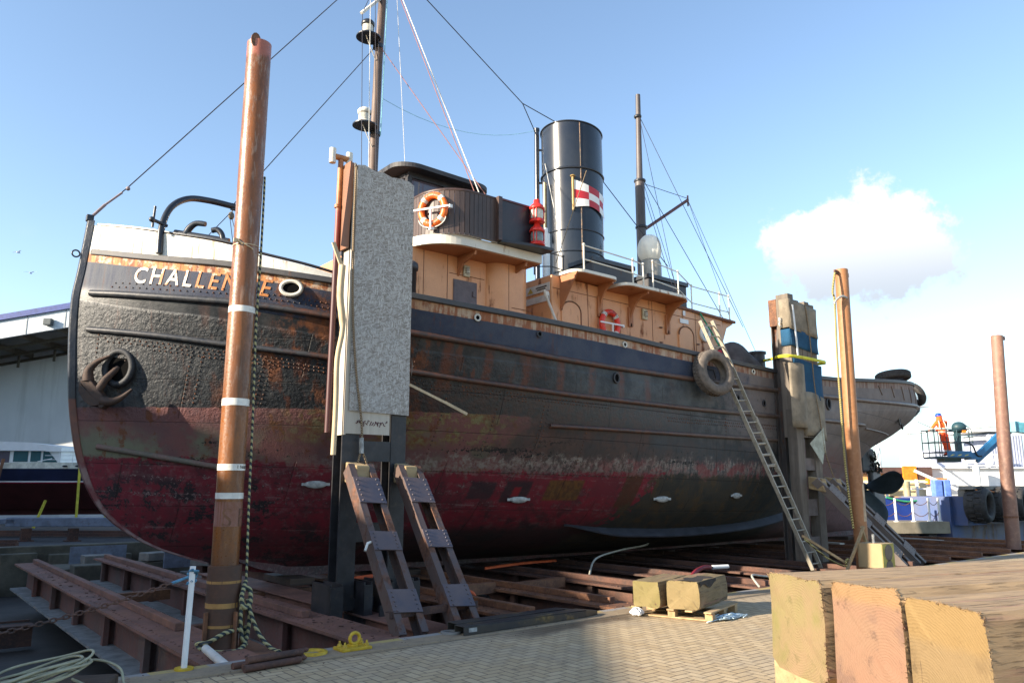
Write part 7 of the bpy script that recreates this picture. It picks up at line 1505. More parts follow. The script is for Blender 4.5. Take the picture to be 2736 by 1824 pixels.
# long wall with the roof edge rising to the right; frames under a deep canopy
dS = Vector((0.777, -0.629, 0))      # the wall line runs like this
S0 = Vector((-14.0, 46.0, 0))
def sp3(a, b, z): return S0 + dS*a + Vector((0.629, 0.777, 0))*b + Vector((0, 0, z))
def roofz(a): return 6.35 + 0.176*a
def sbox(m_, a0, a1, b0, b1, z0a, z0b, z1a, z1b): m_.hexa([sp3(a0, b0, z0a), sp3(a1, b0, z0b), sp3(a1, b1, z0b), sp3(a0, b1, z0a), sp3(a0, b0, z1a), sp3(a1, b0, z1b), sp3(a1, b1, z1b), sp3(a0, b1, z1a)])
A1 = 32.5
q = MB(); sbox(q, 0, A1, 4.6, 30, 0, 0, roofz(0) - 1.0, roofz(A1) - 1.0)
def shedwall():
    k = NT('stained_shed_wall'); v = k.obj(); n = k.noise(k.sc(v, (0.15, 0.15, 0.10)), 1.5, 6); st2 = k.noise(k.sc(v, (1.2, 1.2, 0.08)), 1.2, 5)
    col = k.mix(k.step(n, 0.35, 0.65), (0.66, 0.68, 0.67), (0.54, 0.56, 0.56)); col = k.mix(k.m('MULTIPLY', k.step(st2, 0.52, 0.7), 0.35), col, (0.34, 0.35, 0.33))
    return k.out(col, 0.8)
q.build('wall', shedwall(), sh)
q = MB(); sbox(q, 0, A1, 0.0, 0.18, roofz(0) - 1.25, roofz(A1) - 1.25, roofz(0) - 0.28, roofz(A1) - 0.28)
fas = q.build('fascia', plain('white_fascia_panels', (0.52, 0.57, 0.60), 0.5, 0, 0.08, 1), sh)
q = MB()
a = 1.0
while a < A1: sbox(q, a, a + 0.05, -0.02, 0.0, roofz(a) - 1.22, roofz(a) - 1.22, roofz(a) - 0.30, roofz(a) - 0.30); a += 1.95
q.build('panel_joints', plain('grey_joint', (0.25, 0.28, 0.30), 0.6), fas)
q = MB(); sbox(q, 0, A1, -0.12, 30, roofz(0) - 0.30, roofz(A1) - 0.30, roofz(0), roofz(A1)); q.build('roof', plain('blue_roof_edge', (0.035, 0.06, 0.24), 0.4), sh)
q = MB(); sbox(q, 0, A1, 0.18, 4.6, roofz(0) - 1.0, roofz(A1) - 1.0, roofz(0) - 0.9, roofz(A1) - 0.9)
a = 0.5
fm = MB()
while a < A1:
    sbox(fm, a, a + 0.12, 0.18, 4.6, roofz(a) - 1.30, roofz(a) - 1.30, roofz(a) - 1.0, roofz(a) - 1.0)
    sbox(fm, a, a + 0.10, 3.4, 3.5, roofz(a) - 2.0, roofz(a) - 2.0, roofz(a) - 1.0, roofz(a) - 1.0); a += 1.95
for b in (1.4, 3.0, 4.5): sbox(fm, 0, A1, b, b + 0.12, roofz(0) - 1.45, roofz(A1) - 1.45, roofz(0) - 1.3, roofz(A1) - 1.3)
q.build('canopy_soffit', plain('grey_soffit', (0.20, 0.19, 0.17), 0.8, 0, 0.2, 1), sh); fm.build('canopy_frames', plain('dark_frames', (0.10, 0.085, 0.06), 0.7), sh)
fl_ = MB(); c = sp3(25.6, -0.15, roofz(25.6) - 0.85); fl_.box(c, (0.42, 0.25, 0.34), Matrix.Rotation(R(-39), 3, 'Z')); lone('floodlight', fl_, plain('grey_floodlight', (0.06, 0.075, 0.08), 0.4), 'small grey floodlight on the white fascia of the boat shed', 'floodlight', None, 0.03)
# motor yacht
yt = thing('motor_yacht', (3.5, 18.2, 0.3), 'navy blue and white motor yacht on the yard trolley behind the bow', 'motor yacht')
yd = Vector((0.787, -0.617, 0)); yo = Vector((0.617, 0.787, 0)); Y0 = Vector((-2.75, 23.0, 0))
def yp(a, b, z): return Y0 + yd*a + yo*b + Vector((0, 0, z))
def ypr(m_, poly, b0, b1): m_.prism(poly, b0, b1, lambda a, b, hh: yp(a, hh, b))
Ln = 15.0
def yhull(z0f, z1f, inset0, inset1, name, mat):
    m_ = MB(); n_ = 24; vs = []
    for i in range(n_ + 1):
        a = Ln*i/n_; t = i/n_; w0 = 2.0*(1 - max(0, (t - 0.55)/0.45)**2.2); 
        vs += [yp(a, 2.0 - w0*inset0, z0f(t)), yp(a, 2.0 - w0*inset1, z1f(t)), yp(a, 2.0 + w0*inset1, z1f(t)), yp(a, 2.0 + w0*inset0, z0f(t))]
    fs = []
    for i in range(n_):
        for k_ in range(4): fs.append((4*i+k_, 4*i+(k_+1) % 4, 4*i+4+(k_+1) % 4, 4*i+4+k_))
    fs += [(0, 1, 2, 3), (4*n_, 4*n_+1, 4*n_+2, 4*n_+3)]
    m_.add(vs, fs); return m_.build(name, mat, yt)
yhull(lambda t: 0.85 + 0.1*t, lambda t: 1.84, 0.30, 0.95, 'bottom', M['antifoul']); yhull(lambda t: 1.841, lambda t: 1.88, 0.955, 0.96, 'boot_stripe', M['maroonline']); yhull(lambda t: 1.881, lambda t: 1.925, 0.96, 0.965, 'white_line', M['white'])
m_ = MB(); m_.prism([(0.5, 0.62), (12.5, 0.72), (13.6, 0.95), (0.5, 0.95)], 1.85, 2.15, lambda a, b, hh: yp(a, hh, b)); m_.build('keel', M['antifoul'], yt)
yhull(lambda t: 1.926, lambda t: 2.36, 0.965, 1.0, 'topsides', M['navy']); q = yhull(lambda t: 2.361, lambda t: 2.56 + 0.03*t, 0.98, 0.98, 'bulwark', plain('cream_bulwark', (0.70, 0.68, 0.56), 0.5))
m_ = MB(); ypr(m_, [(2.0, 2.4), (9.6, 2.4), (9.6, 3.05), (2.0, 3.05)], 0.45, 3.5); cb = m_.build('cabin', M['white'], yt)
m_ = MB(); ypr(m_, [(2.0, 3.05), (9.68, 3.0), (9.68, 3.14), (8.6, 3.30), (2.0, 3.55)], 0.3, 3.7); m_.build('cabin_roof', M['white'], yt)
for poly in ([(7.9, 2.62), (8.42, 2.62), (8.42, 3.0), (7.9, 3.0)], [(8.52, 2.62), (8.88, 2.62), (8.88, 3.0), (8.52, 3.0)], [(8.97, 2.60), (9.50, 2.60), (9.42, 2.70), (9.15, 2.99), (8.97, 3.0)], [(7.3, 2.45), (7.75, 2.45), (7.75, 3.0), (7.3, 3.0)]):
    m_ = MB(); ypr(m_, poly, 0.42, 0.44); m_.build('cabin_window', M['glassteal'] if poly[0][0] > 7.5 else M['glass'], yt)
m_ = MB(); ypr(m_, [(6.0, 2.37), (9.2, 2.37), (9.0, 2.55), (6.0, 2.58)], 0.12, 0.16); m_.build('navy_side_panel', M['navy'], yt)
for a in (10.0, 10.45, 10.9):
    m_ = MB(); m_.ball(yp(a, 0.06, 2.45), (0.085, 0.10, 0.035), 10, 6, Matrix.Rotation(R(-38), 3, 'Z')); m_.build('bulwark_port', M['black_plain'], yt)
m_ = MB()
for a in (9.5, 10, 10.5, 11, 11.5, 12, 13, 14): m_.tube([yp(a + 0.2, 0.15 + max(0, a - 10)*0.12, 2.5), yp(a + 0.2, 0.15 + max(0, a - 10)*0.12, 2.98)], 0.012, 5)
for z in (2.68, 2.83, 2.98): m_.tube([yp(a + 0.2, 0.15 + max(0, a - 10)*0.12, z) for a in range(9, 15)], 0.010, 5)
m_.tube([yp(8.9, 0.3, 2.5), yp(8.9, 0.25, 2.62), yp(9.4, 0.25, 2.72)], 0.016, 5); m_.build('guard_rail', M['white'], yt)
for i, (a, z0_, z1_, la, lab) in enumerate(((9.3, 0.3, 1.25, 0.18, 'short leaning yellow prop under the motor yacht'), (10.75, 0.65, 2.5, -0.12, 'tall yellow prop standing against the navy yacht side'), (11.75, 0.6, 1.3, 0.0, 'yellow prop half hidden behind the tug stem'))):
    q = MB(); q.beam(yp(a, -0.25, z0_), yp(a + la, 0.0 if z1_ < 2 else -0.12, z1_), 0.07, 0.07); lone('yellow_prop', q, plain('yellow_prop_paint', (0.58, 0.52, 0.05), 0.6), lab, 'prop', 'yellow props under the yacht')
q = MB(); q.beam(yp(7.75, -0.4, 0.7), yp(7.95, -0.2, 2.7), 0.09, 0.09); lone('rusty_prop', q, M['rust'], 'rusty prop standing against the yacht at the left edge', 'prop')
for i, (a0, a1, b, z, lab) in enumerate(((6.6, 8.8, -2.2, 0.25, 'short blue grey trolley beam under the yacht at the left edge'), (9.8, 13.6, -2.5, 0.60, 'long blue grey trolley beam behind the tug stem'))):
    q = MB(); q.beam(yp(a0, b, z), yp(a1, b, z), 0.3, 0.28 if i else 0.16); 
    q.beam(yp(a0 - 0.2, b, z + 0.02), yp(a0 + 0.3, b, z + 0.02), 0.3, 0.16); lone('trolley_beam', q, M['bluegrey'], lab, 'trolley beam', 'blue grey trolley beams', 0.02)
for i, (a, b, h_, lab) in enumerate(((10.4, -2.5, 0.5, 'rusty post carrying the long trolley beam'), (11.9, -2.5, 0.5, 'rusty post under the long trolley beam, right one'))):
    q = MB(); p = yp(a, b, 0); q.ab(p.x - .14, p.x + .14, p.y - .14, p.y + .14, -0.02, h_ - 0.1); q.ab(p.x - .22, p.x + .22, p.y - .22, p.y + .22, -0.02, 0.03); lone('trolley_post', q, M['rust_dark'], lab, 'post', 'posts under the trolley beam')
for i, (p0, p1, z, lab) in enumerate((((-1.0, 21.5), (8.5, 13.2), 0.09, 'long rusty rail on the yard ground, back one'), ((-2.0, 14.6), (3.4, 12.3), 0.05, 'rusty rail at the left edge of the yard'), ((-3.0, 13.6), (2.2, 12.15), 0.05, 'wide rusty channel at the edge of the pit'), ((0.5, 20.0), (9.5, 12.6), 0.1, 'long rusty rail on the yard ground, front one'))):
    q = MB(); q.beam((*p0, z), (*p1, z), 0.3, 0.10); q.beam((*p0, z + 0.08), (*p1, z + 0.08), 0.08, 0.10); lone('yard_rail', q, M['rust_dark'], lab, 'rail', 'rails on the yard')
for i, (x, y, w_, lab) in enumerate(((5.3, 10.9, 1.5, 'blue grey steel plate leaning below the tug stem'), (-0.6, 10.8, 1.4, 'blue grey steel plate with a hole at the left edge'), (7.0, 8.2, 1.2, 'pale blue steel plate with a hole under the forefoot'))):
    q = MB(); q.box((x, y, -0.25), (w_, 0.06, 0.5)); q.lathe([(0.0, -0.01), (0.07, -0.01), (0.07, 0.01), (0, 0.01)], 12, Matrix.Translation((x + 0.3, y - 0.04, -0.3)) @ Matrix.Rotation(R(90), 4, 'X')); lone('steel_plate', q, M['bluegrey'], lab, 'steel plate', 'blue grey steel plates')
for i, (x, y, z, sx_, sy_, sz, lab) in enumerate(((5.0, 9.6, -0.30, 0.7, 0.6, 0.28, 'rubble topped concrete block on the bank'), (6.4, 8.9, -0.22, 0.8, 0.5, 0.22, 'pale concrete slab on the bank below the stem'), (7.4, 7.4, -0.30, 0.9, 0.6, 0.2, 'pale concrete slab under the forefoot'), (7.9, 6.0, -0.28, 0.6, 0.9, 0.5, 'concrete block standing under the forefoot'), (8.6, 12.6, 0.25, 1.4, 0.8, 0.5, 'grey concrete block behind the stem on the yard'))):
    q = MB(); q.box((x, y, z), (sx_, sy_, sz), Matrix.Rotation(R(i*17), 3, 'Z')); lone('concrete_block', q, M['concrete'], lab, 'concrete block', 'concrete blocks on the bank', 0.02)
# bystander shed at the left, outside the picture: its gable roof throws the shade over the left half of the quay
g = thing('workshop', (-16.5, -14.0, 0), 'long gabled workshop left of the quay, outside the picture, shading the foreground', 'building')
EAVE_Y, RIDGE_Y = -23.5, 12.0
E_X = -16.0
def wz(y): return 7.55 + 0.265*(y + 6.0)
m_ = MB(); m_.prism([(EAVE_Y, 0), (46, 0), (46, wz(RIDGE_Y)), (RIDGE_Y, wz(RIDGE_Y)), (EAVE_Y, wz(EAVE_Y))], E_X - 18, E_X, lambda a, b, hh: (hh, a, b)); m_.build('wall', plain('grey_workshop_wall', (0.30, 0.31, 0.32), 0.7), g)
m_ = MB(); m_.prism([(EAVE_Y - 0.3, wz(EAVE_Y) + .003), (RIDGE_Y, wz(RIDGE_Y) + .003), (46.3, wz(RIDGE_Y) + .003), (46.3, wz(RIDGE_Y) + 0.12), (RIDGE_Y, wz(RIDGE_Y) + 0.12), (EAVE_Y - 0.3, wz(EAVE_Y) + 0.12)], E_X - 18.3, E_X + 0.3, lambda a, b, hh: (hh, a, b)); m_.build('roof', M['roof'], g)
# ------------------------------------------------------------------ harbour side on the right
jt = thing('jetty', (37.0, 1.2, -1.9), 'low concrete jetty on piles with white chain posts behind the stern', 'jetty')
J0, J1 = Vector((33.0, 3.75, 0)), Vector((38.3, 0.45, 0)); jd = (J1 - J0).normalized(); jn = Vector((-jd.y, jd.x, 0))
if jn.y < 0: jn = -jn
def jp(a, b, z): return J0 + jd*a + jn*b + Vector((0, 0, z))
m_ = MB(); m_.hexa([jp(-12, 0, -0.35), jp(6.2, 0, -0.35), jp(6.2, 9, -0.35), jp(-12, 9, -0.35), jp(-12, 0, 0.18), jp(6.2, 0, 0.18), jp(6.2, 9, 0.18), jp(-12, 9, 0.18)]); m_.build('deck', plain('jetty_concrete', (0.30, 0.26, 0.19), 0.85, 0, 0.25, 1.5, 0.3, dirt=(0.13, 0.12, 0.09)), jt, bevel=0.03)
m_ = MB()
for i in range(18): m_.hexa([jp(-10 + i*0.9, 0.3, -2.6), jp(-9.6 + i*0.9, 0.3, -2.6), jp(-9.6 + i*0.9, 0.7, -2.6), jp(-10 + i*0.9, 0.7, -2.6), jp(-10 + i*0.9, 0.3, -0.35), jp(-9.6 + i*0.9, 0.3, -0.35), jp(-9.6 + i*0.9, 0.7, -0.35), jp(-10 + i*0.9, 0.7, -0.35)])
m_.build('support_piles', M['darksteel'], jt)
jposts = []
labs = ['white chain post on the jetty edge closest to the propeller', 'second white chain post on the jetty edge from the propeller', 'third white chain post on the jetty edge from the propeller', 'fourth white chain post on the jetty edge from the propeller', 'white chain post at the seaward corner of the jetty', 'white chain post at the back of the jetty']
for (a, b), lab in zip(((2.9, 0.25), (3.75, 0.25), (4.6, 0.25), (5.4, 0.25), (6.0, 0.4), (4.9, 3.2)), labs):
    q = MB(); p = jp(a, b, 0.18); q.tube([p, p + Vector((0, 0, 1.05))], 0.055, 8); q.tube([p, p + Vector((0, 0, 0.03))], 0.12, 10); jposts.append(p); lone('chain_post', q, M['white'], lab, 'post', 'white chain posts on the jetty')
for i in range(4):
    for h_ in (0.45, 0.95):
        a, b = jposts[i], jposts[i + 1]; q = MB(); q.tube([a.lerp(b, t/8) + Vector((0, 0, h_ - 0.22*4*(t/8)*(1 - t/8))) for t in range(9)], 0.015, 5); lone('post_chain', q, M['rust'], '%s rusty chain of the jetty posts, %s' % ('lower' if h_ < .6 else 'upper', ('span closest to the propeller', 'second span from the propeller', 'third span from the propeller', 'span at the seaward corner')[i]), 'chain', 'chains of the jetty posts')
bg_ = thing('work_barge', (38.2, 3.0, -1.9), 'blue hulled work barge with cream bulwark and white deckhouse moored behind the jetty', 'barge')
B0 = Vector((37.2, 3.3, 0)); bd2 = Vector((0.777, -0.629, 0)).normalized(); bn2 = Vector((0.629, 0.777, 0))
def bp3(a, b, z): return B0 + bd2*a + bn2*b + Vector((0, 0, z))
def bbox(m_, a0, a1, b0, b1, z0_, z1_): m_.hexa([bp3(a0, b0, z0_), bp3(a1, b0, z0_), bp3(a1, b1, z0_), bp3(a0, b1, z0_), bp3(a0, b0, z1_), bp3(a1, b0, z1_), bp3(a1, b1, z1_), bp3(a0, b1, z1_)])
m_ = MB(); P0, P1 = bp3(-12, 0, 0), bp3(3.65, 0, 0)
pl_ = [(P0.x, P0.y), (P1.x, P1.y), (P1.x + 9, P1.y + 0.2), (P0.x + 9, P0.y + 7)]
m_.prism(pl_, -2.4, 1.22, lambda a, b, hh: (a, b, hh)); m_.build('hull', M['blue'], bg_, bevel=0.06)
m_ = MB(); m_.ab(38.9, 62, -0.05, 0.55, 0.0, 1.3); m_.ab(38.6, 62, 0.55, 8, -2.4, 1.3); m_.build('pontoon_side', paint('barge_side', (0.05, 0.10, 0.26), (0.16, 0.12, 0.09), (0.22, 0.14, 0.08), 0.45, 0.5, 0.6), bg_)
m_ = MB(); bbox(m_, -12, 3.0, 1.0, 1.1, 1.3, 2.08); m_.build('cream_bulwark', plain('cream_bulwark_boards', (0.74, 0.62, 0.36), 0.6, 0, 0.12, 1.5, 0.1, dirt=(0.62, 0.40, 0.25)), bg_)
m_ = MB()
for a in (-2.9, -0.9, 0.9, 2.4): bbox(m_, a, a + 0.11, 0.75, 0.85, 1.22, 2.10)
for z in (1.62, 1.95): bbox(m_, -10, 3.0, 0.80, 0.84, z, z + 0.06)
m_.build('white_rail', M['white'], bg_)
for a in (0.35, 1.75):
    q = MB(); q.tube([bp3(a, 0.4, 1.22), bp3(a, 0.4, 2.0)], 0.16, 14); q.build('bollard', paint('striped_bollard', (0.05, 0.045, 0.03), (0.5, 0.42, 0.25), amt=0.2, scale=1.2), bg_)
for a0, a1 in ((2.95, 3.35), (3.42, 3.75)):
    q = MB(); bbox(q, a0, a1, 0.1, 0.5, 1.22, 2.08); q.build('blue_locker', plain('pale_blue_locker', (0.13, 0.24, 0.62), 0.4), bg_, bevel=0.05)
q = MB(); q.tube(catmull([bp3(0.5, -0.06, 1.25), bp3(1.5, -0.1, 1.05), bp3(2.6, -0.1, 1.22), bp3(3.4, -0.1, 1.22), bp3(3.75, -0.05, 0.98), bp3(4.2, 0.1, 1.25)], 5), 0.05, 6); q.build('mooring_line', M['greenrope'], bg_)
og = paint('orange_crane', (0.85, 0.28, 0.04), (0.78, 0.40, 0.16), (0.40, 0.16, 0.08), 0.5, 0.8, 0.5)
q = MB(); bbox(q, -3.0, 4.2, 4.5, 5.0, 2.1, 2.55); q.build('orange_beam', og, bg_); q = MB(); bbox(q, -3.0, 3.6, 4.3, 4.45, 2.45, 2.78); bbox(q, 4.3, 5.1, 4.2, 5.5, 2.1, 2.80); q.build('dark_beam', plain('brown_dark_beam', (0.10, 0.055, 0.045), 0.7), bg_); q = MB(); bbox(q, 3.55, 4.25, 4.15, 4.3, 2.1, 2.85); q.build('orange_panel', M['orangepaint'], bg_)
q = MB(); bbox(q, 4.7, 5.7, 3.9, 4.2, 1.9, 2.2); q.build('orange_panel', M['orangepaint'], bg_)
q = MB(); bbox(q, 5.0, 11.5, 4.6, 9, 1.3, 2.72); q.build('white_deckhouse', M['white'], bg_); q = MB(); bbox(q, 5.6, 7.2, 4.7, 8.5, 2.73, 3.75); q.build('upper_house', M['greyclad'], bg_)
q = MB(); bbox(q, 4.9, 10.5, 4.4, 9.2, 2.72, 2.80); bbox(q, 8.0, 10.6, 5.0, 8.5, 4.75, 4.9); bbox(q, 8.3, 9.6, 5.2, 8.5, 4.3, 4.45); q.build('deck_edge', M['white'], bg_)
q = MB()
for a in (7.0, 7.55, 8.1, 8.65, 9.0): bbox(q, a, a + 0.08, 4.3, 4.38, 2.80, 3.48)
for z in (2.85, 3.12, 3.42): bbox(q, 7.0, 9.1, 4.3, 4.37, z, z + 0.08)
q.tube([bp3(4.6, 4.1, 3.5), bp3(6.4, 3.6, 1.8)], 0.06, 6); q.tube([bp3(4.1, 4.1, 2.6), bp3(6.0, 3.6, 1.6)], 0.09, 6); q.tube([bp3(7.3, 3.9, 1.3), bp3(7.3, 3.9, 2.8)], 0.17, 10); q.build('white_railings', M['white'], bg_)
# fender tyres along the pontoon side
fta = [tyre((x, -0.58, 0.92), (0.05, -1, 0.0), 0.76, 0.95, M['rubber'], lab, 'fender tyres on the barge', 'tractor_tyre', 18) for x, lab in ((38.95, 'big treaded fender tyre on the barge, left one of three'), (41.1, 'big fender tyre on the barge, middle one of three'), (43.4, 'big fender tyre on the barge, right one beyond the farthest pile'))]
q = MB(); q.ab(38.4, 50, -0.6, 0.0, 1.62, 1.78); q.ab(38.5, 50, -0.2, 0.1, 1.3, 1.62); lone('fender_beam', q, M['concrete'], 'grey beam along the barge edge above the fender tyres', 'beam')
q = MB(); random.seed(4)
P = [Vector((38.5 + 0.13*i, -0.68, 1.60 - 0.09*abs(math.sin(i*0.30)))) for i in range(60)]; q.tube(P, 0.035, 5)
lone('fender_chain', q, plain('orange_rust_chain', (0.45, 0.16, 0.04), 0.7), 'orange rusty chain hanging over the fender tyres', 'chain')
# container with ribbed side
ct = MB()
for i in range(12):
    a = 8.9 + i*0.15; bbox(ct, a, a + 0.075, 5.0, 5.05, 2.80, 4.55)
bbox(ct, 8.88, 10.7, 5.05, 7.5, 2.80, 4.6); lone('container', ct, M['greyclad'], 'pale blue ribbed container standing behind the boom lift', 'container')
# boom lift with basket
bl = thing('boom_lift', (38.5, -3.4, -1.0), 'blue articulated boom lift with a basket raised behind the stern', 'boom lift')
W0 = Vector((35.0, -0.92, 3.0)); wa = Vector((0.777, -0.629, 0)); wb = Vector((0.629, 0.777, 0))
def wq(a, b, z): return W0 + wa*a + wb*b + Vector((0, 0, z))
def wbox(m_, a0, a1, b0, b1, z0_, z1_): m_.hexa([wq(a0, b0, z0_), wq(a1, b0, z0_), wq(a1, b1, z0_), wq(a0, b1, z0_), wq(a0, b0, z1_), wq(a1, b0, z1_), wq(a1, b1, z1_), wq(a0, b1, z1_)])
m_ = MB(); wbox(m_, -0.62, 0.85, -0.45, 0.55, -0.10, -0.02); wbox(m_, -0.2, 0.5, -0.3, 0.3, -0.25, -0.1); m_.build('basket_floor', M['liftdk'], bl)
m_ = MB(); wbox(m_, -0.15, 0.88, -0.47, -0.45, -0.05, 0.20); m_.build('kick_panel', M['liftblue'], bl); m_ = MB()
for a in (-0.05, 0.25, 0.55): m_.hexa([wq(a, -0.475, 0.0), wq(a + 0.10, -0.475, 0.0), wq(a + 0.10, -0.471, 0.0), wq(a, -0.471, 0.0), wq(a + 0.10, -0.475, 0.06), wq(a + 0.22, -0.475, 0.06), wq(a + 0.22, -0.471, 0.06), wq(a + 0.10, -0.471, 0.06)])
m_.build('hazard_stripes', plain('yellow_stripe', (0.55, 0.50, 0.15), 0.5), bl)
m_ = MB()
cor = [(-0.62, -0.45), (0.85, -0.45), (0.85, 0.55), (-0.62, 0.55)]
for z in (1.10, 0.58, 0.16): m_.tube([wq(a, b, z) for a, b in cor], 0.022, 6, closed=True)
for a, b in cor + [(-0.36, -0.45), (-0.1, -0.45), (0.35, -0.45), (-0.62, 0.05), (0.1, 0.55)]: m_.tube([wq(a, b, -0.05), wq(a, b, 1.10)], 0.02, 6)
m_.build('basket_rails', M['liftdk'], bl)
m_ = MB(); wbox(m_, 0.52, 0.72, -0.1, 0.12, 0.0, 1.05); wbox(m_, 0.45, 0.95, -0.2, 0.35, 1.05, 1.15); m_.ball(wq(0.72, 0.0, 1.22), (0.32, 0.28, 0.24), 14, 10); m_.tube([wq(0.95, -0.2, 0.85), wq(1.12, -0.2, 0.55), wq(1.12, -0.2, 1.1), wq(0.9, -0.2, 1.3)], 0.02, 6); m_.build('control_box', M['liftdk'], bl, bevel=0.02); m_ = MB(); wbox(m_, 0.72, 0.88, -0.24, -0.2, 0.98, 1.08); m_.build('orange_beacon', M['orangepaint'], bl)
m_ = MB(); m_.beam(wq(0.95, 0.1, 0.0), wq(1.45, 0.1, 0.02), 0.35, 0.30); m_.build('basket_pivot', M['liftblue'], bl)
m_ = MB(); m_.beam(wq(1.35, 0.05, 0.0), wq(2.95, 0.05, 1.35), 0.18, 0.20); m_.beam(wq(1.45, 0.2, -0.22), wq(3.1, 0.2, 1.12), 0.16, 0.12); m_.build('jib_arm', M['liftblue'], bl); m_ = MB(); m_.box(wq(3.1, 0.1, 1.25), (0.5, 0.35, 0.45)); m_.beam(wq(3.1, 0.1, 1.25), wq(9.0, 0.1, 0.5), 0.36, 0.42); m_.beam(wq(9.0, 0.1, 0.5), wq(8.2, 0.1, -2.5), 0.4, 0.5); m_.build('main_boom', plain('light_teal_boom', (0.10, 0.33, 0.42), 0.4), bl)
m_ = MB(); wbox(m_, 6.8, 9.6, -0.8, 1.0, -3.6, -2.4); wbox(m_, 6.6, 10.0, -1.0, 1.2, -4.2, -3.6); m_.build('chassis', M['liftblue'], bl); m_ = MB(); m_.tube(catmull([wq(0.8, -0.1, 0.6), wq(1.15, -0.1, 0.45), wq(1.3, -0.1, 0.05), wq(1.5, -0.1, 0.0)], 5), 0.035, 6); m_.build('hydraulic_hoses', M['black_plain'], bl)
qy = MB(); qy.ab(38, 60, -30, -3.4, -2.4, -0.9)
